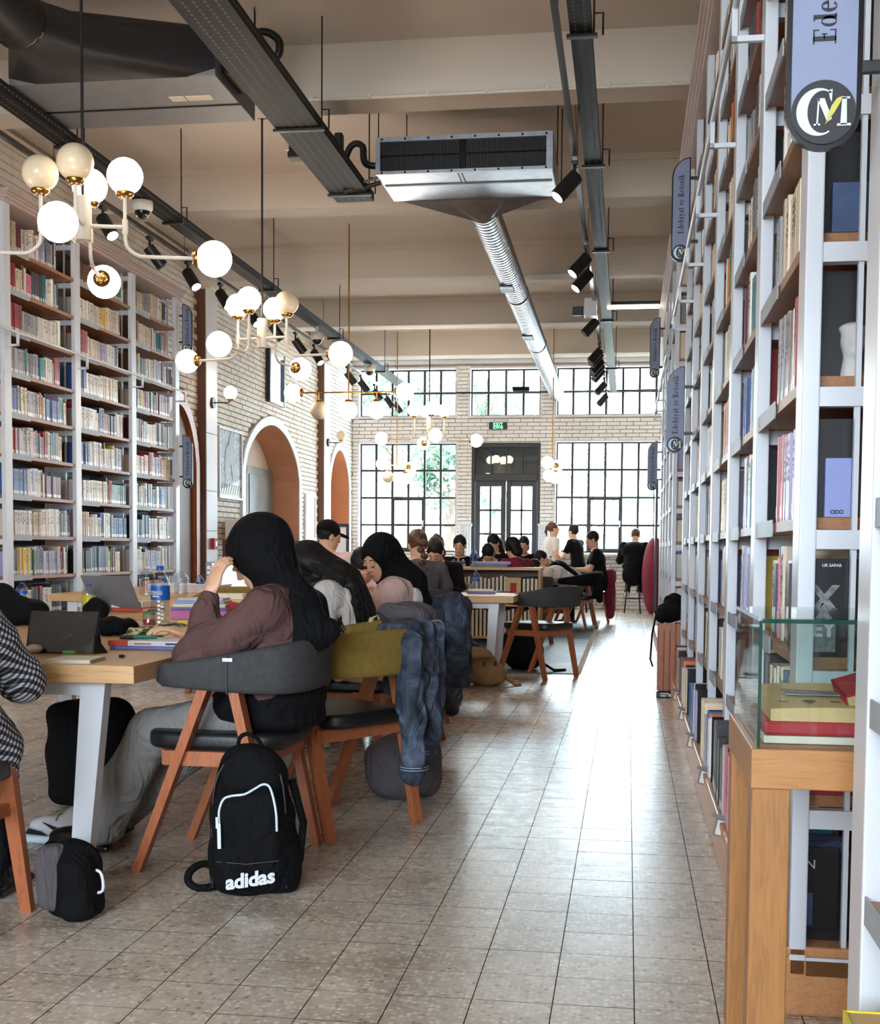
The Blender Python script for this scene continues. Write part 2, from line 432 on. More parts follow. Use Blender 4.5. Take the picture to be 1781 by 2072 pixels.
def net_mesh(name, nets, mats):
    """nets: list of (verts, quads, material index) joined into one smooth mesh"""
    V = np.concatenate([n[0] for n in nets]); off = 0; Fq = []; mi = []
    for v, f, m in nets: Fq.append(f + off); off += len(v); mi.append(np.full(len(f), m))
    Fq = np.concatenate(Fq); mi = np.concatenate(mi)
    me = bpy.data.meshes.new(name); me.vertices.add(len(V)); me.vertices.foreach_set('co', V.astype(np.float32).ravel())
    nf = len(Fq); me.loops.add(nf * 4); me.loops.foreach_set('vertex_index', Fq.astype(np.int32).ravel())
    me.polygons.add(nf); me.polygons.foreach_set('loop_start', np.arange(0, nf * 4, 4, dtype=np.int32))
    for m in mats: me.materials.append(M[m] if isinstance(m, str) else m)
    me.polygons.foreach_set('material_index', mi.astype(np.int32)); me.polygons.foreach_set('use_smooth', np.ones(nf, bool))
    me.update(calc_edges=True); me.validate(); return me
def blob_obj(name, blob, mat, parent=None, fold=None):
    v, f = blob.net(fold); return link(name, net_mesh(name, [(v, f, 0)], [mat]), parent)
def folds(amp, fx=0, fy=0, fz=0, ph=0.0, warp=9.0):
    return lambda X, Y, Z: amp * np.sin(fx * X + fy * Y + fz * Z + ph + 1.4 * np.sin(warp * X + 0.7 * warp * Z) + 1.2 * np.sin(warp * 0.8 * Y - warp * 0.5 * Z)).astype(np.float32)

# ================================================================== THE SETTING
# ---- materials of the shell
def terrazzo():
    t = NT('terrazzo_tile'); g = t.n('ShaderNodeNewGeometry')
    vo = t.n('ShaderNodeTexVoronoi'); vo.inputs['Scale'].default_value = 64; t.l(g.outputs['Position'], vo.inputs['Vector'])
    cut = t.ramp(vo.outputs['Distance'], [(0.36, (1, 1, 1, 1)), (0.56, (0, 0, 0, 1))])
    sep = t.n('ShaderNodeSeparateColor'); t.l(vo.outputs['Color'], sep.inputs[0])
    chip = t.ramp(sep.outputs[0], [(0.0, srgb(176, 160, 142)), (0.4, srgb(226, 214, 198)), (0.8, srgb(246, 238, 226)), (1.0, srgb(140, 124, 108))])
    n2 = t.n('ShaderNodeTexNoise'); n2.inputs['Scale'].default_value = 2.2; n2.inputs['Detail'].default_value = 5; t.l(g.outputs['Position'], n2.inputs['Vector'])
    base = t.ramp(n2.outputs[0], [(0.3, srgb(182, 168, 152)), (0.52, srgb(206, 192, 176)), (0.7, srgb(220, 207, 192))])
    mx = t.n('ShaderNodeMix'); mx.data_type = 'RGBA'
    t.l(cut, mx.inputs[0]); t.l(base, mx.inputs[6]); t.l(chip, mx.inputs[7])
    st = t.n('ShaderNodeMix'); st.data_type = 'RGBA'; st.blend_type = 'MULTIPLY'; st.inputs[0].default_value = 0.8
    wear = t.ramp(n2.outputs[0], [(0.26, (0.7, 0.66, 0.63, 1)), (0.46, (1, 1, 1, 1))])
    t.l(mx.outputs[2], st.inputs[6]); t.l(wear, st.inputs[7]); t.l(st.outputs[2], t.b.inputs['Base Color'])
    n3 = t.n('ShaderNodeTexNoise'); n3.inputs['Scale'].default_value = 14; n3.inputs['Detail'].default_value = 6; t.l(g.outputs['Position'], n3.inputs['Vector'])
    r = t.n('ShaderNodeMapRange'); r.inputs['To Min'].default_value = 0.17; r.inputs['To Max'].default_value = 0.38; t.l(n3.outputs[0], r.inputs[0]); t.l(r.outputs[0], t.b.inputs['Roughness'])
    t.b.inputs['Specular IOR Level'].default_value = 0.62
    n4 = t.n('ShaderNodeTexNoise'); n4.inputs['Scale'].default_value = 22; t.l(g.outputs['Position'], n4.inputs['Vector'])
    t.bump(n4.outputs[0], 0.10, 0.004)
    return t.m
def brickmat(name, lo, hi):
    t = NT(name); g = t.n('ShaderNodeNewGeometry'); oi = t.n('ShaderNodeObjectInfo')
    n1 = t.n('ShaderNodeTexNoise'); n1.inputs['Scale'].default_value = 3.1; n1.inputs['Detail'].default_value = 6; t.l(g.outputs['Position'], n1.inputs['Vector'])
    t.l(t.ramp(n1.outputs[0], [(0.3, lo), (0.65, hi)]), t.b.inputs['Base Color'])
    t.b.inputs['Roughness'].default_value = 0.6
    n2 = t.n('ShaderNodeTexNoise'); n2.inputs['Scale'].default_value = 45; n2.inputs['Detail'].default_value = 4; t.l(g.outputs['Position'], n2.inputs['Vector']); t.bump(n2.outputs[0], 0.5, 0.006)
    return t.m
M['tile'] = terrazzo()
M['grout'] = plain('dark_grout', srgb(70, 60, 54), 0.95, spec=0.1)
M['brick'] = brickmat('painted_brick', srgb(224, 214, 200), srgb(240, 233, 224))
M['brickpale'] = brickmat('pale_painted_brick', srgb(238, 232, 228), srgb(250, 247, 245))
M['mortar'] = plain('mortar', srgb(150, 136, 120), 0.9, var=0.15, scale=20)
M['ceiling'] = plain('ceiling_plaster', srgb(214, 204, 194), 0.8, var=0.03, scale=1.2)
M['trim'] = plain('white_trim', srgb(226, 222, 226), 0.45, var=0.03)
M['wallpaint'] = plain('wall_paint', srgb(200, 188, 172), 0.7, var=0.04, scale=1.5)
M['window'] = plain('black_window_steel', srgb(26, 26, 30), 0.4, var=0.15)
M['doorgrey'] = plain('grey_metal_door', srgb(128, 132, 132), 0.45, 0.0, var=0.22, scale=2.0)

# ---- floor: slab of grout with the tiles laid on it
TS = 0.2
fb = MB(); fb.box(X_LEFT - 0.7, X_RIGHT, Y_REAR, Y_BACK + 0.2, -0.12, -0.004, 'grout'); floor = tag(fb.build('floor'), kind='structure')
def tile_mesh():
    m = MB(); g = 0.0007; h = TS / 2 - g; c = 0.0007
    v = [(-h, -h, -0.006), (h, -h, -0.006), (h, h, -0.006), (-h, h, -0.006), (-h + c, -h + c, 0), (h - c, -h + c, 0), (h - c, h - c, 0), (-h + c, h - c, 0)]
    m.add(v, [(4, 5, 6, 7)], 'tile'); m.add(v, [(0, 1, 5, 4), (1, 2, 6, 5), (2, 3, 7, 6), (3, 0, 4, 7)], 'grout'); return m
tm = tile_mesh(); tme = tm.mesh('tile')
cells = []
for i in range(-28, 5):
    for j in range(-31, 121):
        x, y = 0.034 + TS * (i + 0.5), 0.076 + TS * (j + 0.5)
        if X_LEFT - 0.02 < x < X_RIGHT and y < Y_BACK: cells.append((x, y))
def seen(p, mx=60, my=60):
    if p[1] < 0.5: return False
    u, v, z = project(p); return z > 0.3 and -mx < u < IMG_W + mx and -my < v < IMG_H + my
front = sorted([c for c in cells if seen((c[0], c[1], 0), 20, 20) and not (c[0] > 0.33 or (c[0] > 0.2 and c[1] < 3.0))], key=lambda c: c[1])
near = set(front[:300])
tiles = MB()
for c in cells:
    dz = random.uniform(-0.0004, 0.0); rx, ry = random.gauss(0, 0.0009), random.gauss(0, 0.0009)
    if c in near: link('tile', tme, floor, (c[0], c[1], dz), (rx, ry, 0))
    else:
        tv = [(c[0] + v[0], c[1] + v[1], v[2] + dz + rx * v[1] + ry * v[0]) for v in tm.v[:8]]; tiles.add(tv, [(4, 5, 6, 7)], 'tile'); tiles.add(tv, [(0, 1, 5, 4), (1, 2, 6, 5), (2, 3, 7, 6), (3, 0, 4, 7)], 'grout')
tag(tiles.build('tiles', floor), kind='stuff')

# ---- ceiling, beams
cb = MB(); cb.box(X_LEFT - 0.7, X_RIGHT + 0.3, Y_REAR, Y_BACK + 0.4, Z_CEIL, Z_CEIL + 0.2, 'ceiling'); tag(cb.build('ceiling'), kind='structure')
BEAM_Z = 4.33
for yf in (0.0, 3.1, 6.2, 9.40, 12.2, 15.35, 18.55, 21.4):
    b = MB(); b.bbox(X_LEFT, X_RIGHT, yf - 0.34, yf, BEAM_Z, Z_CEIL + 0.01, 'ceiling', 0.012); tag(b.build('ceiling_beam'), kind='structure')
for k, yf in enumerate((12.2, 15.35, 18.55, 21.4)):
    b = MB(); b.box(X_LEFT, X_RIGHT, yf - 0.365, yf - 0.34, Z_CEIL - 0.06, Z_CEIL, 'ceiling'); tag(b.build('trim_%d' % (k + 3)), kind='structure')

# ---- outline helpers for openings
def arch_pts(c, w, s, a, n=26, z0=0.0):
    pts = [(c - w, z0)]
    for k in range(n + 1):
        t = -1 + 2 * k / n; pts.append((c + w * t, s + (a - s) * max(0.0, 1 - abs(t) ** 1.85) ** 0.62))
    pts.append((c + w, z0)); return pts
def in_arch(u, z, c, w, s, a):
    t = (u - c) / w
    return abs(t) < 1 and z < s + (a - s) * max(0.0, 1 - abs(t) ** 1.85) ** 0.62
ARCHES = [(14.35, 0.72, 2.15, 2.95), (18.62, 1.47, 2.20, 2.95), (23.05, 0.78, 2.25, 2.93)]

# ---- left wall
wl = curve_mesh([[(Y_REAR, 0), (Y_BACK + 0.4, 0), (Y_BACK + 0.4, Z_CEIL), (Y_REAR, Z_CEIL)]] + [arch_pts(*a, z0=0.001) for a in ARCHES[1:]], 0.2)
wall_left = put_mesh('wall_left', wl, 'mortar', None, frame((X_LEFT - 0.1, 0, 0), (0, 1, 0), (0, 0, 1))); tag(wall_left, kind='structure')
# ---- back wall with its openings
WIN = [('window_1', -5.185, -3.29, 3.65, 4.56, 6, 2), ('window_2', -3.02, -1.674, 3.65, 4.555, 4, 2), ('window_3', -1.377, 0.80, 3.655, 4.565, 7, 2),
       ('window_4', -5.185, -3.28, 1.05, 3.15, 6, 4), ('window_5', -1.377, 0.80, 1.06, 3.165, 7, 4)]
DOOR = (-2.98, -1.665, 0.0, 3.146)
rect = lambda x0, x1, z0, z1: [(x0, z0), (x1, z0), (x1, z1), (x0, z1)]
wb = curve_mesh([rect(X_LEFT - 0.2, X_RIGHT + 0.2, -0.02, Z_CEIL)] + [rect(w[1], w[2], w[3], w[4]) for w in WIN] + [rect(DOOR[0], DOOR[1], 0.0, DOOR[3])], 0.3)
M['mortar_pale'] = plain('pale_mortar', srgb(196, 184, 170), 0.9, var=0.1, scale=20)
wall_back = put_mesh('wall_back', wb, 'mortar_pale', None, frame((0, Y_BACK + 0.165, 0), (1, 0, 0), (0, 0, 1))); tag(wall_back, kind='structure')
# ---- right and rear walls
b = MB(); b.box(X_RIGHT, X_RIGHT + 0.2, Y_REAR, Y_BACK + 0.3, 0, Z_CEIL, 'wallpaint'); tag(b.build('wall_right'), kind='structure')
wr = curve_mesh([rect(X_LEFT, X_RIGHT, 0, Z_CEIL)] + [rect(x, x + 1.75, 1.25, 4.1) for x in (-5.1, -3.1, -1.1)], 0.3)
tag(put_mesh('wall_rear', wr, 'wallpaint', None, frame((0, Y_REAR - 0.15, 0), (1, 0, 0), (0, 0, 1))), kind='structure')

# ---- bricks
BL, BH, BG = 0.25, 0.072, 0.009
def brick_mb(mat):
    m = MB(); x, z, c = BL / 2 - BG / 2, BH / 2 - BG / 2, 0.004
    v = [(-x, 0, -z), (x, 0, -z), (x, 0, z), (-x, 0, z), (-x + c, -0.013, -z + c), (x - c, -0.013, -z + c), (x - c, -0.013, z - c), (-x + c, -0.013, z - c)]
    m.add(v, [(4, 5, 6, 7), (0, 1, 5, 4), (1, 2, 6, 5), (2, 3, 7, 6), (3, 0, 4, 7)], mat); return m
bmb = brick_mb('brick')
bv = np.array(bmb.v)
brick_me = {'brick': bmb.mesh('brick'), 'brickpale': brick_mb('brickpale').mesh('brick')}
def lay(wall, to_world, rz, span, zspan, blocked, clip, limit, mat='brick'):
    """rows of bricks; to_world(u, z) -> point on the wall face"""
    allb = []; r = 0; z = zspan[0] + BH / 2
    while z < zspan[1] - BH * 0.4:
        u = span[0] + (0 if r % 2 else -BL / 2) + random.uniform(-0.02, 0.02)
        while u < span[1]:
            a, b_ = max(u, span[0]), min(u + BL, span[1])
            for (h0, h1, v0, v1) in clip:
                if v0 < z < v1:
                    if a < h0 < b_ and b_ - h0 > 0: b_ = min(b_, h0)
                    elif h0 <= a < h1: a = min(h1, b_)
            if b_ - a > 0.05 and not blocked((a + b_) / 2, z): allb.append(((a + b_) / 2, z, (b_ - a) / BL))
            u += BL
        z += BH; r += 1
    vis = [(project(to_world(q[0], q[1]))[2], q) for q in allb if seen(to_world(q[0], q[1]), 0, 0)]
    vis.sort(key=lambda t: t[0]); own = set(q for _, q in vis[:limit]); rest = MB()
    c, s_ = math.cos(rz), math.sin(rz)
    for q in allb:
        p = to_world(q[0], q[1]); dpt = random.uniform(0.7, 1.35)
        if q in own: link('brick', brick_me[mat], wall, None).matrix_basis = wall.matrix_world.inverted() @ (Matrix.Translation(p) @ Matrix.Rotation(rz, 4, 'Z') @ Matrix.Diagonal((q[2], dpt, 1, 1)))
        elif seen(p, 150, 150):
            rest.add([(p[0] + c * x * q[2] - s_ * y * dpt, p[1] + s_ * x * q[2] + c * y * dpt, p[2] + zz) for x, y, zz in bv], bmb.f, mat)
    o = rest.build('bricks', wall); o.matrix_basis = wall.matrix_world.inverted(); tag(o, kind='stuff')
bpy.context.view_layer.update()
tr = 0.13
lay(wall_left, lambda u, z: Vector((X_LEFT, u, z)), PI / 2, (6.0, Y_BACK - 0.01), (0.0, 4.71),
    lambda u, z: any(in_arch(u, z, a[0], a[1] + tr, a[2] + 0.05, a[3] + tr) for a in ARCHES) or 15.25 < u < 15.68 or 21.45 < u < 21.9, [], 300)
clipr = [(w[1] - 0.0, w[2] + 0.0, w[3] - 0.03, w[4] + 0.03) for w in WIN] + [(DOOR[0], DOOR[1], -0.1, DOOR[3] + 0.03)]
lay(wall_back, lambda u, z: Vector((u, Y_BACK, z)), 0, (X_LEFT + 0.01, X_RIGHT), (0.0, 4.66),
    lambda u, z: any(h0 < u < h1 and v0 < z < v1 for h0, h1, v0, v1 in clipr), clipr, 300, 'brickpale')
b = MB(); b.bbox(X_LEFT, X_RIGHT, Y_BACK - 0.07, Y_BACK, 4.64, 4.72, 'trim', 0.01); tag(b.build('trim_1'), kind='structure')

# ---- columns on the left wall
for k, (y0, y1) in enumerate(((15.25, 15.68), (21.45, 21.9))):
    b = MB(); x1 = -5.215
    b.box(X_LEFT - 0.02, x1, y0, y1, 0, 4.33, 'brownpaint')
    c = b.build('column'); tag(c, kind='structure')
    m = MB(); z = 0.0
    for h in (1.32, 0.5, 0.72, 1.76): m.bbox(x1, x1 + 0.012, y0 + 0.004, y1 - 0.004, z + 0.004, z + h - 0.002, 'trim', 0.003); z += h
    m.build('facing_panel', c)
    m = MB(); m.bbox(X_LEFT - 0.01, x1 + 0.10, y0 - 0.06, y1 + 0.06, 4.30, 4.40, 'offwhite', 0.01); m.build('capital', c)

# ---- arches: white surround, deep reveal, door leaf inside
def arch_set(k, c, w, s, a, deep):
    inner = arch_pts(c, w, s, a, z0=0.0); outer = arch_pts(c, w + tr, s + 0.03, a + tr, z0=0.0)
    me = curve_mesh([outer + inner[::-1]], 0.05)
    tag(put_mesh('trim_%d' % (10 + k), me, 'trim', None, frame((X_LEFT + 0.022, 0, 0), (0, 1, 0), (0, 0, 1))), kind='structure')
    m = MB(); inner = arch_pts(c, w - 0.008, s, a - 0.008, z0=0.0); n = len(inner)
    vs = [(X_LEFT + 0.03, u, z) for u, z in inner] + [(X_LEFT - deep, u, z) for u, z in inner]
    m.add(vs, [(i, i + 1, n + i + 1, n + i) for i in range(n - 1)], 'terra')
    m.add([(X_LEFT - deep, u, z) for u, z in inner], [tuple(range(n))], 'offwhite')
    tag(m.build('arch_reveal'), kind='structure')
for k, a in enumerate(ARCHES[1:]): arch_set(k, *a, 0.45)
b = MB()   # first arch: a wooden doorway beside the bookcase
ip, op = arch_pts(14.42, 0.6, 2.1, 2.8), arch_pts(14.42, 0.72, 2.15, 2.95)
tag(put_mesh('trim_12', curve_mesh([op + ip[::-1]], 0.08), 'legwood', None, frame((X_LEFT + 0.04, 0, 0), (0, 1, 0), (0, 0, 1))), kind='structure')
tag(put_mesh('door_2', curve_mesh([ip], 0.03), 'brownpaint', None, frame((X_LEFT + 0.012, 0, 0), (0, 1, 0), (0, 0, 1))), kind='structure')
def metal_door(name, c, w, h, x):
    d = empty(name, (x, c, 0)); tag(d, kind='structure')
    for s in (-1, 1):
        m = MB(); y0, y1 = (0.008, w) if s > 0 else (-w, -0.008)
        m.bbox(0, 0.05, y0, y1, 0.01, h, 'doorgrey', 0.004)
        for z0, z1 in ((0.12, 1.02), (1.12, h - 0.12)): m.bbox(0.05, 0.062, y0 + 0.1, y1 - 0.1, z0, z1, 'doorgrey', 0.006)
        lf = m.build('door_leaf', d)
        h_ = MB(); h_.tube([(0.062, s * 0.06, 0.98), (0.12, s * 0.06, 0.98), (0.12, s * 0.18, 0.98)], 0.011, 8, 'steel'); h_.build('handle', lf)
    m = MB(); m.ring((0.07, -0.9, 0.2), (0.07, -0.9, h), 0.02, 0.02, 8, 'steel'); m.build('pipe', d)
    return d
metal_door('door_3', 18.62, 1.42, 2.36, X_LEFT - 0.44)
b = MB(); b.bbox(X_LEFT - 0.44, X_LEFT - 0.41, 22.4, 23.7, 0, 2.2, 'terra', 0.01); tag(b.build('door_4'), kind='structure')

# ---- windows: steel frames, bars, panes
pane_me = MB().box(-0.5, 0.5, -0.003, 0.003, -0.5, 0.5, 'glass').mesh('pane')
YW = Y_BACK + 0.16
def window(name, x0, x1, z0, z1, nc, nr, casement=None):
    o = empty(name, (x0, YW, z0)); tag(o, kind='structure'); w, h = x1 - x0, z1 - z0; t = 0.035
    m = MB()
    for a in ((0, w, 0, t), (0, w, h - t, h)): m.bbox(a[0], a[1], -0.03, 0.03, a[2], a[3], 'window', 0.005)
    for a in ((0, t), (w - t, w)): m.bbox(a[0], a[1], -0.028, 0.028, t, h - t, 'window', 0.005)
    m.build('window_frame', o)
    cw, rh = w / nc, h / nr
    for i in range(1, nc): m = MB(); m.bbox(cw * i - 0.023, cw * i + 0.023, -0.02, 0.02, t, h - t, 'window', 0.004); m.build('mullion', o)
    for j in range(1, nr): m = MB(); m.bbox(t, w - t, -0.022, 0.022, rh * j - 0.021, rh * j + 0.021, 'window', 0.004); m.build('transom', o)
    for i in range(nc):
        for j in range(nr): link('pane', pane_me, o, (cw * (i + 0.5), 0, rh * (j + 0.5)), None, (cw - 0.02, 1, rh - 0.02))
    if casement:
        i0, i1, j0, j1 = casement; a0, a1, b0, b1 = cw * i0, cw * i1, rh * j0 + t, rh * j1
        m = MB()
        for q in ((a0, a1, b0, b0 + 0.05), (a0, a1, b1 - 0.05, b1)): m.bbox(q[0], q[1], -0.045, -0.02, q[2], q[3], 'window', 0.004)
        for q in ((a0, a0 + 0.05), (a1 - 0.05, a1)): m.bbox(q[0], q[1], -0.045, -0.02, b0 + 0.05, b1 - 0.05, 'window', 0.004)
        cs = m.build('casement', o); m = MB(); m.bbox(a1 - 0.04, a1 - 0.015, -0.085, -0.045, b0 + 0.45, b0 + 0.58, 'steel', 0.004); m.build('handle', cs)
    return o
for w in WIN: window(*w, casement={'window_4': (2, 4, 0, 2), 'window_5': (2, 4, 0, 2)}.get(w[0]))
for k, w in enumerate(WIN):   # plaster reveal around each opening
    m = MB(); x0, x1, z0, z1 = w[1:5]; y0, y1 = Y_BACK - 0.016, Y_BACK + 0.32
    m.box(x0 - 0.03, x0 + 0.006, y0, y1, z0, z1, 'trim'); m.box(x1 - 0.006, x1 + 0.03, y0, y1, z0, z1, 'trim')
    m.box(x0 - 0.03, x1 + 0.03, y0 - 0.01, y1, z0 - 0.035, z0 + 0.006, 'trim'); m.box(x0 - 0.03, x1 + 0.03, y0, y1, z1 - 0.006, z1 + 0.03, 'trim')
    tag(m.build('trim_%d' % (20 + k)), kind='structure')
# the glazed double door under a dark transom light
D1 = empty('door_1', (DOOR[0], Y_BACK + 0.12, 0)); tag(D1, kind='structure'); dw = DOOR[1] - DOOR[0]
m = MB(); m.bbox(0, 0.06, -0.05, 0.05, 0, 3.14, 'window', 0.006); m.bbox(dw - 0.06, dw, -0.05, 0.05, 0, 3.14, 'window', 0.006)
m.bbox(0.06, dw - 0.06, -0.05, 0.05, 3.06, 3.14, 'window', 0.006); m.bbox(0.06, dw - 0.06, -0.06, 0.06, 2.42, 2.56, 'window', 0.006); m.build('door_frame', D1)
for i in range(3): m = MB(); x = 0.06 + (dw - 0.12) * (i + 1) / 4; m.bbox(x - 0.012, x + 0.012, -0.02, 0.02, 2.56, 3.06, 'window', 0.003); m.build('mullion', D1)
for i in range(4): link('pane', pane_me, D1, (0.06 + (dw - 0.12) * (i + 0.5) / 4, 0, 2.81), None, ((dw - 0.12) / 4 - 0.02, 1, 0.5))
m = MB(); m.box(0.02, dw - 0.02, 0.07, 0.09, 2.5, 3.12, 'black'); m.build('blind', D1)
lw = (dw - 0.12) / 2
for s in range(2):
    x0 = 0.06 + s * lw; m = MB()
    m.bbox(x0 + 0.004, x0 + 0.1, -0.03, 0.03, 0.02, 2.42, 'window', 0.005); m.bbox(x0 + lw - 0.1, x0 + lw - 0.004, -0.03, 0.03, 0.02, 2.42, 'window', 0.005)
    m.bbox(x0 + 0.1, x0 + lw - 0.1, -0.028, 0.028, 2.32, 2.42, 'window', 0.005); m.bbox(x0 + 0.1, x0 + lw - 0.1, -0.028, 0.028, 0.02, 0.5, 'window', 0.005)
    lf = m.build('door_leaf', D1); g0, g1 = x0 + 0.1, x0 + lw - 0.1
    m = MB(); m.box((g0 + g1) / 2 - 0.018, (g0 + g1) / 2 + 0.018, -0.02, 0.02, 0.5, 2.32, 'window'); m.build('mullion', lf)
    for j in range(1, 4): z = 0.5 + 1.82 * j / 4; m = MB(); m.box(g0, g1, -0.02, 0.02, z - 0.018, z + 0.018, 'window'); m.build('transom', lf)
    for i in range(2):
        for j in range(4): link('pane', pane_me, lf, (g0 + (g1 - g0) * (i + 0.5) / 2, 0, 0.5 + 1.82 * (j + 0.5) / 4), None, ((g1 - g0) / 2 - 0.02, 1, 0.44))
    m = MB(); xh = x0 + (lw - 0.05 if s == 0 else 0.05); m.tube([(xh, -0.03, 0.95), (xh, -0.09, 0.95), (xh, -0.09, 1.2), (xh, -0.03, 1.2)], 0.012, 8, 'steel'); m.build('handle', lf)
# narrow window high on the left wall
def slot_window(name, y0, y1, z0, z1):
    o = empty(name, (X_LEFT + 0.01, y0, z0)); tag(o, kind='structure'); w, h = y1 - y0, z1 - z0; m = MB()
    for q in ((0, 0.07, 0, h), (w - 0.07, w, 0, h)): m.bbox(0, 0.07, q[0], q[1], q[2], q[3], 'window', 0.006)
    for q in ((0.07, w - 0.07, 0, 0.07), (0.07, w - 0.07, h - 0.07, h)): m.bbox(0, 0.065, q[0], q[1], q[2], q[3], 'trim', 0.006)
    m.build('window_frame', o)
    p = link('pane', pane_me, o, (0.035, w / 2, h / 2), (0, 0, PI / 2), (w - 0.12, 1, h - 0.12))
    m = MB(); m.box(0.002, 0.008, 0.06, w - 0.06, 0.06, h - 0.06, 'painted_glow'); m.build('glow_panel', o)  # emissive sheet added behind the pane, its glow stands in for daylight
M['painted_glow'] = emit('painted_daylight', (0.72, 0.82, 1.0, 1), 1.6)
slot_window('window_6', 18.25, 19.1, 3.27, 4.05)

# ---- counter under the right windows
m = MB(); m.bbox(-1.62, 0.84, Y_BACK - 0.42, Y_BACK - 0.016, 1.0, 1.045, 'offwhite', 0.008); tag(m.build('trim_2'), kind='structure')

# ---- outside: plaza and trees
m = MB(); m.box(-60, 60, Y_BACK + 0.5, 120, -0.35, -0.25, M['plaza'] if 'plaza' in M else 'offwhite'); tag(m.build('plaza_ground'), kind='structure')
m = MB(); m.box(-60, 60, -90, Y_REAR - 0.5, -0.35, -0.25, 'offwhite'); tag(m.build('forecourt_ground'), kind='structure')
def leafmat():
    t = NT('leaf'); g = t.n('ShaderNodeNewGeometry'); n = t.n('ShaderNodeTexNoise'); n.inputs['Scale'].default_value = 1.7; t.l(g.outputs['Position'], n.inputs['Vector'])
    t.l(t.ramp(n.outputs[0], [(0.3, srgb(56, 90, 70)), (0.7, srgb(96, 128, 94))]), t.b.inputs['Base Color']); t.b.inputs['Roughness'].default_value = 0.5; return t.m
M['leaf'] = leafmat(); M['bark'] = plain('bark', srgb(88, 74, 64), 0.9, var=0.3, scale=6, bump=0.5, bscale=18)
def tree(px, py, Y, rad, label, n, lean=0.0, th=0.16):
    c = at_y(px, py, Y); o = empty('tree', (c.x, Y, -0.25), 0, label, 'tree', 'trees on the plaza outside the windows'); hgt = c.z + 0.25
    m = MB(); m.tube([(lean * 0.6, 0, 0), (lean * 0.3, 0.05, hgt * 0.4), (0, 0, hgt * 0.75), (0, 0, hgt)], [th, th * 0.75, th * 0.55, 0.05], 10, 'bark')
    for k in range(6): a = k * 1.05; m.tube([(0, 0, hgt * (0.5 + 0.06 * k)), (rad * 0.35 * math.cos(a), rad * 0.35 * math.sin(a), hgt * (0.62 + 0.07 * k)), (rad * 0.7 * math.cos(a), rad * 0.7 * math.sin(a), hgt * (0.72 + 0.08 * k))], [th * 0.4, th * 0.25, 0.02], 6, 'bark')
    m.build('trunk', o)
    f = MB(); cl = [(random.gauss(0, rad * 0.5), random.gauss(0, rad * 0.4), hgt + random.gauss(0, rad * 0.42)) for _ in range(34)]
    for k in range(n):
        q = random.choice(cl); p = Vector((random.gauss(q[0], rad * 0.16), random.gauss(q[1], rad * 0.16), random.gauss(q[2], rad * 0.14)))
        a = Vector((random.gauss(0, 1), random.gauss(0, 1), random.gauss(0, 1))).normalized(); b_ = a.orthogonal().normalized(); s = random.uniform(0.05, 0.1)
        f.add([p - a * s, p + b_ * s * 0.5, p + a * s, p - b_ * s * 0.5], [(0, 1, 2, 3)], 'leaf')
    tag(f.build('foliage', o), kind='stuff'); return o
tree(800, 800, 34, 2.1, 'leafy green tree outside the left-hand windows, trunk leaning', 5200, 0.5)
tree(912, 940, 29, 1.05, 'smaller tree with rough trunk outside right edge of left window', 2600, -0.2, 0.2)
tree(985, 800, 40, 1.5, 'green tree seen through the window above the door', 2600, 0.2)
tree(1190, 985, 44, 1.3, 'pale far tree outside the right-hand window', 900, 0.1)

# ================================================================== OVERHEAD
# ---- chandeliers with opal globes
GR = 0.1
globe_on = MB().ball((0, 0, 0), GR, 'globe_on', 20, 12).mesh('globe')
globe_off = MB().ball((0, 0, 0), GR, 'globe_off', 20, 12).mesh('globe')
def cap_mesh():
    m = MB(); m.lathe([(0.012, -0.028), (0.04, -0.022), (0.052, -0.006), (0.05, 0.004)], 14, 'brass')
    for k in range(7): a = 2 * PI * k / 7; m.ball((0.03 * math.cos(a), 0.03 * math.sin(a), -0.026), 0.006, 'globe_off', 6, 4)
    return m.mesh('globe_cap')
cap_me = cap_mesh()
def globe(parent, p, d, on, r=1.0):
    """opal globe at p held by a brass cap; d points from the cap into the globe"""
    g = link('globe', globe_on if on else globe_off, parent, p, None, (r, r, r))
    q = Vector((0, 0, 1)).rotation_difference(Vector(d).normalized()).to_euler()
    c = link('globe_cap', cap_me, g, Vector(d).normalized() * -(GR - 0.008), q)
    return g
def chandelier(c, ztop, turn, ups, sides, label, R=0.72):
    o = empty('globe_chandelier', c, 0, label, 'chandelier', 'globe chandeliers')
    m = MB(); m.ring((0, 0, -0.11), (0, 0, 0.13), 0.043, 0.043, 16, 'offwhite'); m.build('hub', o)
    m = MB(); m.ring((0, 0, 0.13), (0, 0, ztop - c[2]), 0.009, 0.009, 8, 'black'); m.build('stem', o)
    m = MB(); m.lathe([(0.05, -0.04), (0.055, 0)], 14, 'black', (0, 0, ztop - c[2])); m.build('ceiling_rose', o)
    for k in range(4):
        a = turn + k * PI / 2; u = Vector((math.cos(a), math.sin(a), 0)); T = u * 0.23
        z = lambda v: Vector((0, 0, v)); m = MB()
        m.tube([u * 0.04 + z(-0.03), T + z(-0.03)], 0.011, 8, 'offwhite')
        m.tube([T + z(0.15), T + z(-0.09), T + u * 0.02 + z(-0.15), T + u * 0.07 + z(-0.185), T + u * 0.13 + z(-0.19), u * (R - GR) + z(-0.19)], 0.011, 8, 'offwhite')
        m.ring(T + z(-0.07), T + z(0.01), 0.017, 0.017, 10, 'offwhite'); m.build('arm', o)
        globe(o, T + z(0.25), (0, 0, 1), ups[k]); globe(o, u * R + z(-0.19), u, sides[k])
    return o
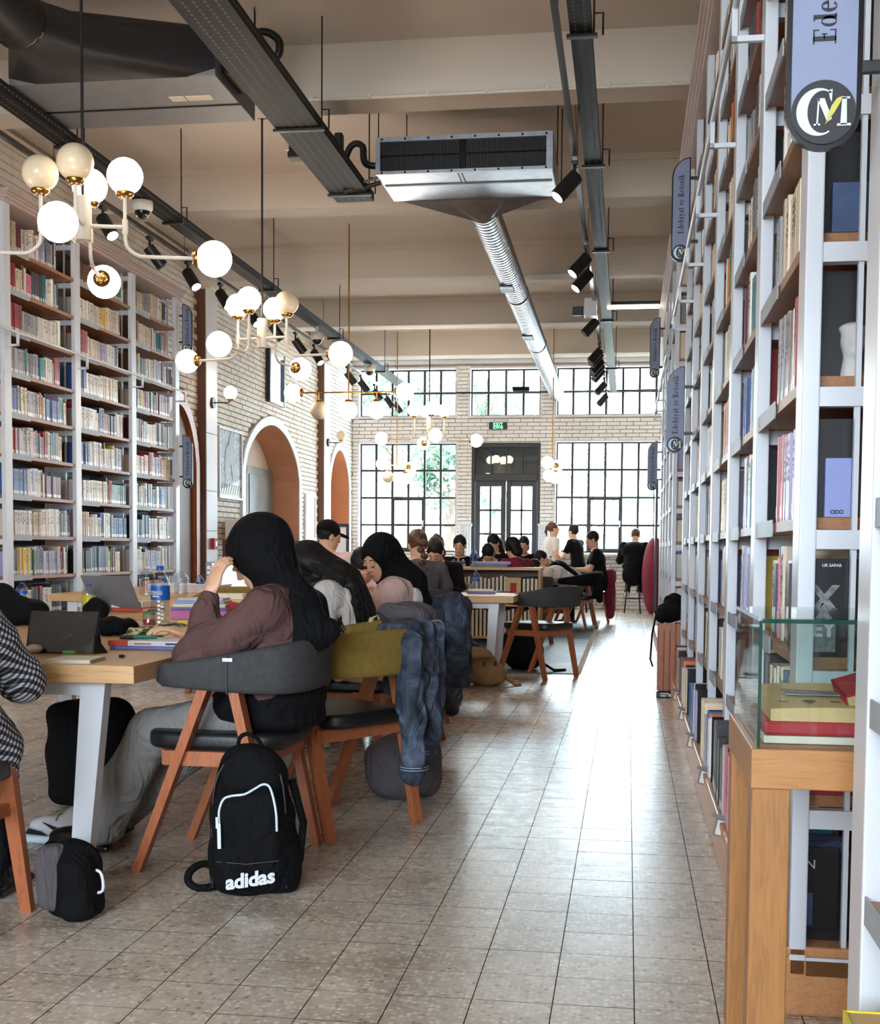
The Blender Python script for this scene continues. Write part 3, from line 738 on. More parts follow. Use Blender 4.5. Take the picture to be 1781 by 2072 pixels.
# arm order: turn, then every 90 degrees anticlockwise seen from above
chandelier((-3.03, 6.8, 2.93), Z_CEIL, 0.25, (1, 1, 0, 0), (1, 1, 1, 1), 'nearest four-armed white chandelier of globes, two of its upper globes unlit')
chandelier((-3.06, 10.4, 2.90), Z_CEIL, -0.2, (0, 1, 1, 1), (1, 1, 1, 1), 'second four-armed white chandelier, one small unlit globe at its upper right')
chandelier((-2.99, 19.0, 2.95), Z_CEIL, 0.28, (1, 1, 1, 1), (1, 1, 1, 1), 'farthest four-armed chandelier, all globes lit, in front of the window')
def bar_pendant(c, ztop, turn, half, drops, label):
    o = empty('bar_pendant_lamp', c, turn, label, 'pendant lamp', 'globe pendant lamps on brass bars')
    m = MB(); m.ring((0, 0, 0), (0, 0, ztop - c[2]), 0.009, 0.009, 8, 'brass'); m.build('stem', o)
    m = MB(); m.ring((-half + GR * 0.9, 0, 0), (half - GR * 0.9, 0, 0), 0.009, 0.009, 8, 'brass'); m.build('bar', o)
    globe(o, (-half, 0, 0), (-1, 0, 0), 1); globe(o, (half, 0, 0), (1, 0, 0), 1)
    for x, on in drops:
        m = MB(); m.ring((x, 0, 0), (x, 0, -0.11), 0.008, 0.008, 6, 'brass'); m.build('drop_rod', o); globe(o, (x, 0, -0.2), (0, 0, -1), on)
bar_pendant((-3.12, 14.0, 2.86), Z_CEIL, 0.0, 0.64, ((-0.34, 0), (0.0, 1), (0.32, 1)), 'wide brass bar pendant with five globes in a row, one unlit')
bar_pendant((-3.85, 21.0, 2.50), Z_CEIL, 1.25, 0.5, ((-0.3, 0), (0.3, 1)), 'brass bar globe pendant before the left window, seen nearly end-on')
bar_pendant((-1.25, 21.0, 2.52), Z_CEIL, 1.45, 0.45, ((-0.28, 1), (0.28, 1)), 'brass bar globe pendant before the brick pier right of the door')
def sconce(p, on, label, d):
    o = empty('wall_sconce', p, 0, label, 'wall lamp')
    m = MB(); m.ring((0, 0, 0), (d * 0.03, 0, 0), 0.07, 0.07, 16, 'black'); m.build('back_plate', o)
    m = MB(); m.tube([(d * 0.03, 0, 0), (d * 0.22, 0, 0), (d * 0.24, 0, 0.03)], 0.008, 8, 'black'); m.build('arm', o)
    globe(o, (d * 0.24, 0, 0.12), (0, 0, 1), on, 0.85)
sconce((-5.20, 15.46, 2.93), 1, 'lit globe wall lamp on the near brown column', 1)
sconce((-5.20, 21.68, 2.95), 0, 'unlit globe wall lamp on the far brown column', 1)
sconce((0.86, 22.5, 2.98), 0, 'globe wall lamp half hidden behind the far hanging sign', -1)

M['slot'] = plain('tray_slot', srgb(92, 90, 88), 0.7)
# ---- perforated cable trays and spotlight tracks
def tray(name, x0, x1, y0, y1, z, h, mat, label, rods, step=0.05):
    o = empty(name, ((x0 + x1) / 2, y0, z), 0, label, 'cable tray'); w = (x1 - x0) / 2; L = y1 - y0; m = MB()
    m.box(-w, w, 0, L, 0, 0.006, mat); m.box(-w, -w + 0.006, 0, L, 0.006, h, mat); m.box(w - 0.006, w, 0, L, 0.006, h, mat); m.build('trough', o)
    s = MB(); n = int(min(L, 9.0) / step); cols = [-0.6, -0.2, 0.2, 0.6] if w > 0.1 else [-0.45, 0.45]
    for k in range(n):
        for c in cols: x = c * w; y = (k + 0.5) * step; s.add([(x - 0.006, y - 0.014, -0.0008), (x - 0.006, y + 0.014, -0.0008), (x + 0.006, y + 0.014, -0.0008), (x + 0.006, y - 0.014, -0.0008)], [(0, 1, 2, 3)], 'slot')
        for q in (-w - 0.0008, w + 0.0008): y = (k + 0.5) * step; s.add([(q, y - 0.014, h * 0.5 - 0.006), (q, y + 0.014, h * 0.5 - 0.006), (q, y + 0.014, h * 0.5 + 0.006), (q, y - 0.014, h * 0.5 + 0.006)], [(0, 1, 2, 3)], 'slot')
    tag(s.build('slots', o), kind='stuff')
    for y in rods:
        m = MB(); m.ring((w + 0.01, y - y0, 0.0), (w + 0.01, y - y0, Z_CEIL - z), 0.006, 0.006, 6, 'black')
        m.bbox(-w - 0.02, w + 0.03, y - y0 - 0.02, y - y0 + 0.02, -0.02, 0, 'black', 0.004); m.tube([(w + 0.01, y - y0, h + 0.05), (w + 0.06, y - y0, h + 0.05), (w + 0.06, y - y0, -0.01)], 0.006, 6, 'black'); m.build('hanger_rod', o)
    return o
tray('cable_tray', -2.43, -2.12, 4.2, 10.45, 3.98, 0.07, 'darksteel', 'broad black perforated cable tray running overhead towards the fan unit', (6.0, 8.6, 10.2))
tray('cable_tray', -4.02, -3.88, 5.0, 22.6, 3.93, 0.07, 'darksteel', 'long narrow grey cable tray high along the left side', (8.6, 10.7, 13.6, 16.8, 20.0))
tray('cable_tray', -0.36, -0.24, 4.5, 23.2, 3.96, 0.06, 'darksteel', 'narrow slotted cable tray above the aisle on the right', (7.2, 9.6, 12.3, 16.0, 20.2))
def track(p0, p1, label):
    o = empty('lighting_track', p0, 0, label, 'track'); d = Vector(p1) - Vector(p0); m = MB(); m.bar((0, 0, 0), d, 0.036, 0.034, 'blackgloss'); m.build('rail', o)
    n = int(d.length / 2.6)
    for k in range(n + 1):
        q = d * (k / max(n, 1)); r = MB(); r.ring((q.x, q.y, 0.017), (q.x, q.y, Z_CEIL - p0[2]), 0.003, 0.003, 5, 'black'); r.build('hanger_wire', o)
    return o
track((-4.43, 6.5, 4.02), (-4.43, 24.0, 4.02), 'thin black spotlight track along the left wall')
track((-0.42, 4.4, 3.93), (-0.42, 23.0, 3.93), 'black spotlight track beside the right cable tray')
m = empty('lighting_track', (-0.28, 15.1, 3.93), 0, 'short crosswise white lit track reaching from tray to right bookcase', 'track')
q = MB(); q.bbox(0, 0.62, -0.03, 0.03, 0.04, 0.08, 'black', 0.005); q.build('rail', m); q = MB(); q.bbox(0, 0.6, -0.03, 0.03, 0, 0.035, 'globe_on', 0.005); q.build('light_strip', m)
spot_me = {}
def spot_parts():
    m = MB(); m.ring((0, 0, 0.02), (0, 0, -0.19), 0.055, 0.058, 18, 'black'); m.ring((0, 0, -0.19), (0, 0, -0.195), 0.058, 0.05, 18, 'black'); spot_me['body'] = m.mesh('body')
    m = MB(); m.ring((0, 0, -0.1955), (0, 0, -0.197), 0.048, 0.047, 16, 'lamp'); spot_me['on'] = m.mesh('lens')
    m = MB(); m.ring((0, 0, -0.1955), (0, 0, -0.197), 0.048, 0.047, 16, 'darksteel'); spot_me['off'] = m.mesh('lens')
    m = MB(); m.bbox(-0.02, 0.02, -0.05, 0.05, -0.05, -0.017, 'black', 0.004); m.ring((0, 0, -0.05), (0, 0, -0.12), 0.013, 0.013, 8, 'black'); spot_me['bracket'] = m.mesh('bracket')
spot_parts()
def spot(p, aim, on, label, energy=0, col=(1.0, 0.84, 0.66)):
    o = empty('track_spotlight', p, 0, label, 'spotlight', 'black track spotlights')
    link('bracket', spot_me['bracket'], o)
    q = Vector((0, 0, -1)).rotation_difference(Vector(aim).normalized()).to_euler()
    b_ = link('body', spot_me['body'], o, (0, 0, -0.13), q); link('lens', spot_me['on' if on else 'off'], b_)
    if energy:
        d = bpy.data.lights.new('spot_beam', 'SPOT'); d.energy = energy; d.spot_size = 1.1; d.spot_blend = 0.6; d.shadow_soft_size = 0.05; d.color = col
        l = bpy.data.objects.new('spot_beam', d); COL.objects.link(l); l.parent = b_; l.location = (0, 0, -0.22)
ords = ['nearest', 'second', 'third', 'fourth', 'fifth', 'sixth', 'seventh', 'eighth', 'ninth', 'tenth', 'eleventh', 'twelfth', 'thirteenth', 'fourteenth']
LY = [at_x(x, y, -4.43).y for x, y in ((208, 405), (303, 490), (380, 540), (446, 585), (505, 625), (552, 660), (598, 680), (636, 702), (703, 750), (730, 775), (758, 795), (782, 812), (800, 824))]
for k, y in enumerate(LY):
    spot((-4.43, y, 4.003), (0.55, -0.28 if k in (0, 2, 3, 4, 7) else 0.25, -0.78), k in (0, 2, 3, 4, 7), '%s black spotlight along the left track, counted from the camera' % ords[k], 22 if k in (0, 1, 2, 3, 4, 6) else 0)
RY = [at_x(x, y, -0.42).y for x, y in ((1165, 195), (1188, 385), (1192, 455), (1205, 610), (1213, 700), (1216, 727), (1217, 752))] + [17.6, 19.2, 20.8, 22.4]
for k, y in enumerate(RY):
    spot((-0.42, y, 3.913), (-0.62, -0.25, -0.75), k in (0, 1, 2), '%s black spotlight along the right track, counted from the camera' % ords[k], 22 if k in (0, 1, 2) else 0)
spot((-0.42, 4.75, 3.913), (0.3, 0.2, -0.9), 0, 'boxy black track fitting cut by the top edge of the frame')
for k, (px, py) in enumerate(((1148, 100), (1150, 178), (1166, 364))):
    c = at_x(px, py, -0.5); o = empty('cable_coil', c, 0, 'small loop of black wire hanging off the right track, %s one' % ('upper', 'middle', 'lower')[k], 'cable')
    m = MB(); m.tube(arc((0, 0, 0), 0.035 + 0.004 * k, 0, 2 * PI, 18, 'xz'), 0.0022, 5, 'black'); m.tube([(0.03, 0, 0.02), (0.05, 0, 0.08), (0.08, 0, 3.95 - c.z)], 0.0015, 4, 'black'); m.build('wire', o)
o = empty('light_driver_box', (-0.46, 14.6, 3.75), 0, 'white driver box hanging on the right cable tray', 'electrical box'); m = MB(); m.bbox(-0.07, 0.07, -0.1, 0.1, 0, 0.2, 'white', 0.01); m.build('case', o); m = MB(); m.bbox(-0.2, -0.08, -0.02, 0.04, 0.02, 0.12, 'black', 0.01); m.build('plug', o)

# ---- dome camera on the left tray, smoke detectors
def dome(p, label):
    o = empty('dome_camera', p, 0, label, 'camera'); m = MB(); m.lathe([(0.0, 0.08), (0.085, 0.08), (0.085, 0.02), (0.075, 0.0)], 20, 'offwhite'); m.build('housing', o); m = MB(); m.ring((0, 0, 0.08), (0, 0, max(0.12, 3.935 - p[2])), 0.02, 0.02, 8, 'offwhite'); m.build('stem', o); m = MB(); m.ball((0, 0, 0.0), 0.062, 'blackgloss', 16, 8); m.build('lens_dome', o)
dome(at_x(288, 428, -3.95), 'white dome camera with dark lens under the left cable tray')
dome(at_x(642, 688, -3.95), 'small pale dome fixture under the left tray near far column')
dome(at_x(748, 752, -3.95), 'farthest pale dome fixture at the end of the left tray')

# ---- fan units, hoods and ducts
def rivet_row(m, pts, mat='darksteel'):
    for p in pts: m.ball(p, 0.009, mat, 6, 4)
def fan_unit_far():
    x0, x1, y0, y1, z0, z1 = -1.995, -0.615, 9.9, 10.66, 4.03, 4.315
    o = empty('fan_coil_unit', ((x0 + x1) / 2, y0, z0), 0, 'galvanised ceiling fan unit with black grille facing the room', 'fan unit'); w = (x1 - x0) / 2; h = z1 - z0; d = y1 - y0
    m = MB(); m.bbox(-w, w, 0.02, d, 0, h, 'steel', 0.006); m.box(-w + 0.02, w - 0.02, 0.28, 0.31, -0.006, 0, 'grey'); m.box(-0.02, -0.012, 0.03, 0.28, -0.004, 0, 'grey'); m.box(-0.05, -0.042, 0.03, 0.28, -0.004, 0, 'grey'); m.build('casing', o)
    m = MB(); t = 0.035
    m.box(-w, w, -0.012, 0.02, 0, t * 0.7, 'steel'); m.box(-w, w, -0.012, 0.02, h - t, h, 'steel'); m.box(-w, -w + t, -0.012, 0.02, t * 0.7, h - t, 'steel'); m.box(w - t * 1.4, w, -0.012, 0.02, t * 0.7, h - t, 'steel')
    rivet_row(m, [(-w + 0.05 + k * (2 * w - 0.1) / 7, -0.014, h - t / 2) for k in range(8)] + [(-w + 0.05 + k * (2 * w - 0.1) / 7, -0.014, t * 0.35) for k in range(8)]); m.build('grille_frame', o)
    m = MB(); m.box(-w + t, w - t * 1.4, 0.008, 0.02, t * 0.7, h - t, 'black'); m.box(-0.03, 0.02, -0.004, 0.01, t * 0.7, h - t, 'blackgloss'); m.box(-w + t, w - t * 1.4, 0.0, 0.01, h / 2 - 0.006, h / 2 + 0.006, 'blackgloss'); m.build('grille', o)
    m = MB()
    for k in range(74): x = -w + t + 0.012 + k * (2 * w - 2.4 * t - 0.024) / 73; m.box(x - 0.002, x + 0.002, 0.0, 0.008, t * 0.7, h - t, 'darksteel')
    tag(m.build('grille_slats', o), kind='stuff')
    m = MB(); a = [(-0.45, d, -0.0), (0.45, d, 0.0), (0.45, d, h), (-0.45, d, h)]; c = Vector((0.035, d + 0.24, 0.0)); n = 16; rr = 0.135; vs = []
    for k in range(n):
        t_ = 2 * PI * k / n + PI / 4 + PI; u, v = math.cos(t_), math.sin(t_); s = 1 / max(abs(u), abs(v)); vs.append((0.62 * u * s, d, h / 2 + (h / 2) * v * s))
    for k in range(n):
        t_ = 2 * PI * k / n + PI / 4 + PI; vs.append((c.x + rr * math.cos(t_), c.y, c.z + rr * math.sin(t_)))
    m.add(vs, [(k, (k + 1) % n, n + (k + 1) % n, n + k) for k in range(n)], 'steel'); m.build('hood', o)
    for x, y in ((-w - 0.02, 0.2), (-w + 0.12, 0.7), (w + 0.02, 0.25), (w + 0.03, 0.7)): m = MB(); m.ring((x, y, 0.1), (x, y, Z_CEIL - z0), 0.005, 0.005, 5, 'black'); m.build('hanger_rod', o)
    m = MB(); m.tube([(-w, 0.3, 0.16), (-w - 0.12, 0.3, 0.17), (-w - 0.16, 0.3, 0.22), (-w - 0.17, 0.3, 0.32), (-w - 0.24, 0.3, 0.34), (-w - 0.3, 0.3, 0.26), (-w - 0.36, 0.32, 0.02)], 0.028, 8, 'black'); m.build('insulated_pipe', o)
    m = MB(); m.tube([(-w, 0.2, 0.0), (-w - 0.12, 0.2, -0.03), (-w - 0.3, 0.2, -0.06)], 0.018, 8, 'black'); m.tube([(-w, 0.15, 0.03), (-w - 0.1, 0.15, 0.0), (-w - 0.3, 0.15, 0.0)], 0.012, 8, 'grey'); m.build('insulated_pipe', o)
    return o, Vector(((x0 + x1) / 2 + 0.035, y0 + d + 0.24, z0 + 0.0))
fu, dstart = fan_unit_far()
dend = Vector((-1.36, Y_BACK - 0.25, 4.02)); L = (dend - dstart).length
du = empty('spiral_duct', dstart, 0, 'shiny spiral steel air duct running from the fan unit to the far wall', 'duct')
q = Vector((0, 0, 1)).rotation_difference((dend - dstart).normalized()).to_euler(); m = MB(); m.lathe([(0.13, 0), (0.13, L)], 28, 'steel'); m.build('duct_wall', du, None, q)
m = MB(); prof = []
for k in range(int(L / 0.1)): m.lathe([(0.1295, k * 0.1), (0.1345, k * 0.1 + 0.006), (0.1295, k * 0.1 + 0.012)], 24, 'steel')
tag(m.build('spiral_seam', du, None, q), kind='stuff')
for fr in (0.0, 0.28, 0.55, 0.985): m = MB(); m.lathe([(0.131, fr * L), (0.14, fr * L + 0.005), (0.14, fr * L + 0.03), (0.131, fr * L + 0.035)], 28, 'steel'); m.build('joint_band', du, None, q)
ev = (dend - dstart).normalized()
for fr in (0.2, 0.44):   # black outlets let into the underside, each with a row of fins
    c = ev * (fr * L) + Vector((-0.03, 0, -0.128)); m = MB(); m.box(-0.07, 0.07, 0, 0.34, -0.012, 0.02, 'black'); g = m.build('outlet', du, c, (0, 0, math.atan2(-ev.x, ev.y)))
    m = MB(); [m.box(-0.06 + k * 0.017, -0.054 + k * 0.017, 0.01, 0.1, -0.02, -0.012, 'steel') for k in range(8)]; tag(m.build('fins', g), kind='stuff')
def fan_unit_near():
    x0, x1, y0, y1, z0, z1 = -3.93, -2.57, 7.72, 8.57, 4.03, 4.31
    o = empty('fan_coil_unit', ((x0 + x1) / 2, y0, z0), 0, 'dark fan unit at upper left with leather-like hood, seen from behind', 'fan unit'); w = (x1 - x0) / 2; h = z1 - z0; d = y1 - y0
    m = MB(); m.bbox(-w, w, 0, d, 0, h, 'grey', 0.006); m.box(-w, w, 0.5, 0.515, -0.006, 0.0, 'darksteel'); m.build('casing', o)
    m = MB(); m.box(0.26, 0.36, 0.32, 0.4, -0.004, 0, 'paper'); m.box(0.37, 0.54, 0.32, 0.4, -0.004, 0, 'paper'); m.build('sticker', o)
    m = MB(); n = 20; vs = []; c = Vector((-0.28, -0.62, 0.12)); rr = 0.15
    for k in range(n):
        t_ = 2 * PI * k / n; u, v = math.cos(t_), math.sin(t_); s = 1 / max(abs(u), abs(v)); vs.append((w * u * s, 0, h / 2 + 0.02 + (h / 2 + 0.02) * v * s))
    for k in range(n): t_ = 2 * PI * k / n; vs.append((c.x * 0.75 + 0.28 * math.cos(t_), -0.35, 0.13 + 0.17 * math.sin(t_)))
    for k in range(n): t_ = 2 * PI * k / n; vs.append((c.x + rr * math.cos(t_), c.y, c.z + rr * math.sin(t_)))
    m.add(vs, [(b_ * n + k, b_ * n + (k + 1) % n, (b_ + 1) * n + (k + 1) % n, (b_ + 1) * n + k) for b_ in range(2) for k in range(n)], 'leather', True); m.build('hood', o)
    m = MB(); pts = []; 
    for k in range(60): t = k / 59; pts.append(Vector((-0.28 - 0.33 * t - 0.25 * t * t, -0.6 - 2.6 * t, 0.12 + 0.13 * math.sin(t * 2.2))))
    m.tube(pts, [0.15 + 0.022 * (k % 2) for k in range(60)], 18, 'leather'); m.build('flexible_duct', o)
    for x, y in ((-w - 0.03, 0.1), (w + 0.03, 0.1), (w + 0.03, 0.75)): m = MB(); m.ring((x, y, 0.2), (x, y, Z_CEIL - z0), 0.005, 0.005, 5, 'black'); m.build('hanger_rod', o)
    m = MB(); m.bbox(w, w + 0.07, 0.12, 0.5, 0.06, 0.22, 'darksteel', 0.01); m.build('control_box', o)
fan_unit_near()
o = empty('insulated_pipe_loop', at_y(540, 92, 8.4), 0, 'thick black insulated pipe bent in a loop right of the broad tray', 'pipe'); m = MB(); m.tube([(-0.12, 0, -0.13), (-0.085, 0, -0.05), (-0.08, 0, 0.05), (-0.06, 0, 0.085), (0.0, 0, 0.085), (0.05, 0, 0.06), (0.085, 0, 0.02), (0.085, 0, -0.05), (0.05, 0, -0.085), (-0.02, 0, -0.085), (-0.08, 0, -0.07)], 0.027, 10, 'black'); m.build('pipe', o); m = MB(); m.ring((-0.085, 0, 0.05), (-0.085, 0, 0.5), 0.005, 0.005, 5, 'black'); m.build('hanger_rod', o)
o = empty('junction_box', at_y(632, 300, 9.6), 0, 'black box behind the broad cable tray beside insulated pipe', 'electrical box'); m = MB(); m.bbox(-0.18, 0.18, -0.06, 0.06, -0.08, 0.08, 'black', 0.01); m.bbox(0.18, 0.24, -0.04, 0.04, -0.05, 0.1, 'black', 0.01); m.build('case', o)
o = empty('conduit_pipe', (-2.55, 9.03, BEAM_Z - 0.012), 0, 'cream conduit clipped along the underside of the ceiling beam', 'conduit'); m = MB(); m.tube([(-0.0, 0.3, -0.25), (0.0, 0.3, -0.02), (0.0, 0.02, 0), (0.06, 0, 0), (3.35, 0, 0)], 0.012, 8, 'offwhite'); m.build('pipe', o)
for k in range(8): m = MB(); m.bbox(0.25 + k * 0.42, 0.28 + k * 0.42, -0.022, 0.022, -0.004, 0.02, 'offwhite', 0.003); m.build('clip', o)
o = empty('heating_pipe', (-3.2, Y_BACK - 0.12, 4.08), 0, 'dark pipe with valve box crossing the upper windows', 'pipe'); m = MB(); m.tube([(-0.9, 0, 0.0), (1.7, 0, 0.0), (3.95, 0, 0.02)], 0.018, 8, 'black'); m.build('pipe', o); m = MB(); m.bbox(1.0, 1.32, -0.06, 0.04, 0.02, 0.1, 'darksteel', 0.01); m.build('valve_box', o)
for x in (0.05, 1.68): m = MB(); m.bbox(x - 0.02, x + 0.02, 0.0, 0.115, -0.015, 0.015, 'black', 0.003); m.build('wall_bracket', o)
# ---- exit sign
o = empty('exit_sign', (-2.475, Y_BACK - 0.05, 3.46), 0, 'green lit exit sign above the glazed door', 'sign'); m = MB(); m.bbox(-0.17, 0.17, -0.02, 0.03, -0.065, 0.065, 'black', 0.006); m.build('case', o)
put_mesh('lettering', text_mesh('EXIT', 0.075, 0.002, 0.002, spacing=1.25), 'exitgreen', o, frame((0, -0.022, 0.026), (1, 0, 0), (0, 0, 1)))
put_mesh('lettering', text_mesh('ÇIKIŞ', 0.065, 0.002, 0.002, spacing=1.2), 'exitgreen', o, frame((0, -0.022, -0.03), (1, 0, 0), (0, 0, 1)))

# ================================================================== BOOKCASES
LV = [0.199 + 0.334 * k for k in range(11)]       # board tops
TOPZ = 3.88
M['acrylic'] = plain('grey_acrylic', srgb(170, 178, 186), 0.45, var=0.1, spec=0.25)
M['call_label'] = plain('call_number_label', srgb(236, 236, 240), 0.25, var=0.03)
def bookcase(name, xf, s, ys, label, ends, rail=True):
    """open shelving along the aisle; xf front plane, s = +1 when the shelves go back towards +x; ys post positions (near edge)"""
    o = empty(name, (xf, ys[0], 0), 0, label, 'bookcase'); dp, pw = 0.33, 0.115; Lh = ys[-1] - ys[0]
    X = lambda a: s * a
    def bx(m, a0, a1, y0, y1, z0, z1, mat, b=0.0):
        x0, x1 = sorted((X(a0), X(a1)))
        (m.bbox(x0, x1, y0, y1, z0, z1, mat, b) if b else m.box(x0, x1, y0, y1, z0, z1, mat))
    pm = MB(); bx(pm, 0, 0.04, 0, pw, 0.10, TOPZ, 'white', 0.004); pme = pm.mesh('upright')
    for y in ys: link('upright', pme, o, (0, y - ys[0], 0))
    fr = MB()
    for z in LV[1:] + [TOPZ]: bx(fr, 0.04, dp, 0, 0.04, z - 0.075, z - 0.03, 'white')
    bx(fr, dp, dp + 0.04, 0, 0.04, 0.1, TOPZ, 'white'); bx(fr, 0.122, 0.134, 0.01, 0.03, 0.14, TOPZ, 'white'); bx(fr, 0.04, dp, 0, 0.04, 0.1, 0.145, 'white')
    fme = fr.mesh('end_frame')
    for e in range(len(ys)): link('side_frame', fme, o, (0, (ys[e] - ys[0]) + (pw - 0.04 if (e == len(ys) - 1) else (0 if e == 0 else pw / 2 - 0.02)), 0))
    for b in range(len(ys) - 1):
        y0, y1 = ys[b] - ys[0] + pw * (0 if b == 0 else 1), ys[b + 1] - ys[0]
        m = MB(); bx(m, 0.012, dp, y0 + (0.04 if b == 0 else 0), y1, -0.028, 0, 'board'); bme = m.mesh('shelf_board')
        m = MB(); ya, yb = (y1 - 0.42 * (y1 - y0), y1) if s > 0 else (y0, y0 + 0.34 * (y1 - y0)); bx(m, 0.004, 0.0075, ya, yb, -0.04, 0.008, 'acrylic'); bx(m, 0.0075, 0.0115, ya + 0.02, yb - 0.03, -0.030, -0.004, 'call_label'); rme = m.mesh('label_strip')
        for z in LV[1:]: c = link('shelf_board', bme, o, (0, 0, z)); link('label_strip', rme, c)
        m = MB(); bx(m, dp - 0.02, dp, y0, y1, 0.15, TOPZ, 'black'); m.build('back_panel', o)
        m = MB(); bx(m, -0.066, dp, y0, y1 + pw, 0.145, 0.17, 'plinth', 0.006); m.build('ledge', o)
    m = MB(); bx(m, -0.062, dp, 0, Lh + pw, 0.0, 0.145, 'plinth', 0.008); m.build('plinth', o)
    m = MB()
    for a, z0, z1 in ((-0.02, 0.0, 0.03), (-0.035, 0.03, 0.055), (-0.05, 0.055, 0.075), (-0.07, 0.075, 0.10)): bx(m, a, dp, -0.01 if a > -0.04 else -0.02, Lh + pw + 0.05, TOPZ + z0, TOPZ + z1, 'corn', 0.004)
    m.build('cornice', o)
    if rail:
        zr = 2.84
        m = MB(); m.ring((X(-0.09), -0.4 if ends and s > 0 else -0.5, zr), (X(-0.09), Lh + 0.35, zr), 0.011, 0.011, 8, 'white'); m.build('ladder_rail', o)
        m = MB(); m.box(*sorted((X(-0.10), X(0.0))), 0.01, 0.028, -0.11, -0.092, 'white'); m.box(*sorted((X(-0.10), X(-0.082))), 0.01, 0.028, -0.11, 0.0, 'white'); bm_ = m.mesh('rail_bracket')
        for y in ys: link('rail_bracket', bm_, o, (0, y - ys[0] + 0.03, zr))
    return o
M['corn'] = plain('moulded_cornice', srgb(196, 176, 170), 0.5, var=0.05)
RP = 1.07
R1 = [3.09 + RP * k for k in range(7)]; R0 = [2.30 - RP * k for k in range(2, -1, -1)]; R0 = [0.16, 1.23, 2.185]; R2 = [11.85 + 1.06 * k for k in range(5)]
L1 = [9.70, 11.03, 12.36, 13.62]
case_r1 = bookcase('bookcase', 0.40, 1, R1, 'tall white bookcase of six bays along the right of the aisle', [0])
case_r0 = bookcase('bookcase', 0.40, 1, R0, 'nearest white bookcase, only its end post in view at right edge', [2], rail=False)
case_r2 = bookcase('bookcase', 0.40, 1, R2, 'farther white bookcase on the right past the gap', [0])
case_l1 = bookcase('bookcase', -5.0, -1, L1, 'tall white bookcase of three bays along the left wall', [0, 3])
case_r3 = bookcase('bookcase', 0.47, 1, [17.3, 18.3, 19.3], 'last white bookcase on the right before the far window', [0], rail=False)

# ---- books
def book_template():
    m = MB(); t, d, h = 0.5, 0.5, 1.0     # x thickness, y depth (spine at -y), z height
    c, bk = 0.42, 0.06
    m.add([(-t * 0.82, -d, 0), (t * 0.82, -d, 0), (t, -d + 0.05, 0), (t, d, 0), (-t, d, 0), (-t, -d + 0.05, 0),
           (-t * 0.82, -d, h), (t * 0.82, -d, h), (t, -d + 0.05, h), (t, d, h), (-t, d, h), (-t, -d + 0.05, h)],
          [(0, 1, 7, 6), (1, 2, 8, 7), (2, 3, 9, 8), (4, 5, 11, 10), (5, 0, 6, 11)], 'cover')
    m.add([(-t * 0.82, -d, h), (t * 0.82, -d, h), (t, -d + 0.05, h), (t, d, h), (-t, d, h), (-t, -d + 0.05, h)], [(0, 1, 2, 5)], 'cover')
    m.add([(-t, -d + 0.05, h), (-t * 0.78, -d + 0.05, h), (-t * 0.78, d, h), (-t, d, h), (t * 0.78, -d + 0.05, h), (t, -d + 0.05, h), (t, d, h), (t * 0.78, d, h)], [(0, 1, 2, 3), (4, 5, 6, 7)], 'cover')
    m.add([(-t * 0.78, -d + 0.05, h * 0.985), (t * 0.78, -d + 0.05, h * 0.985), (t * 0.78, d * 0.95, h * 0.985), (-t * 0.78, d * 0.95, h * 0.985), (-t * 0.78, d * 0.95, 0.0), (t * 0.78, d * 0.95, 0.0)], [(0, 1, 2, 3), (3, 2, 5, 4)], 'paper')
    return m
LAB = [(-0.4, -0.504, 0.06), (0.4, -0.504, 0.06), (0.4, -0.504, 0.19), (-0.4, -0.504, 0.19)]
BAND = [(-0.36, -0.5025, 0.62), (0.36, -0.5025, 0.62), (0.36, -0.5025, 0.86), (-0.36, -0.5025, 0.86)]
def covermat(name, attr):
    t = NT(name)
    if attr: a = t.n('ShaderNodeAttribute'); a.attribute_name = 'cover_colour'; col = a.outputs['Color']
    else: a = t.n('ShaderNodeObjectInfo'); col = a.outputs['Color']
    t.l(col, t.b.inputs['Base Color']); t.b.inputs['Roughness'].default_value = 0.36; t.b.inputs['Specular IOR Level'].default_value = 0.5
    return t.m
M['cover'] = covermat('book_cover', False); M['cover_many'] = covermat('book_cover_many', True)
M['call_label'] = plain('call_number_label', srgb(236, 236, 240), 0.25, var=0.03)
M['ink'] = plain('dark_print', srgb(34, 30, 32), 0.5)
btm = book_template(); bme = btm.mesh('book')
lab_me = MB().add(LAB, [(0, 1, 2, 3)], 'call_label').mesh('spine_label')
# title marks: narrow strokes down the spine
def title_mesh(seed):
    r = random.Random(seed); m = MB(); z = 0.45 + r.random() * 0.1
    while z < 0.9:
        w = r.uniform(0.1, 0.26); hh = r.uniform(0.02, 0.07); m.add([(-w, -0.503, z), (w, -0.503, z), (w, -0.503, z + hh), (-w, -0.503, z + hh)], [(0, 1, 2, 3)], 'ink'); z += hh + r.uniform(0.015, 0.06)
    return m
titles = [title_mesh(k) for k in range(5)]; title_me = [t.mesh('spine_print') for t in titles]
PAL = [('white', (228, 222, 214)), ('cream', (226, 206, 176)), ('ivory', (214, 198, 172)), ('grey', (150, 148, 150)), ('charcoal', (58, 56, 60)), ('black', (28, 26, 28)), ('navy', (42, 54, 92)), ('blue', (58, 96, 160)), ('teal', (40, 122, 130)),
       ('red', (168, 34, 40)), ('maroon', (104, 30, 40)), ('orange', (206, 108, 50)), ('yellow', (222, 186, 66)), ('green', (72, 112, 66)), ('purple', (96, 70, 120)), ('pink', (206, 110, 134)), ('brown', (112, 74, 50)), ('lilac', (166, 156, 190))]
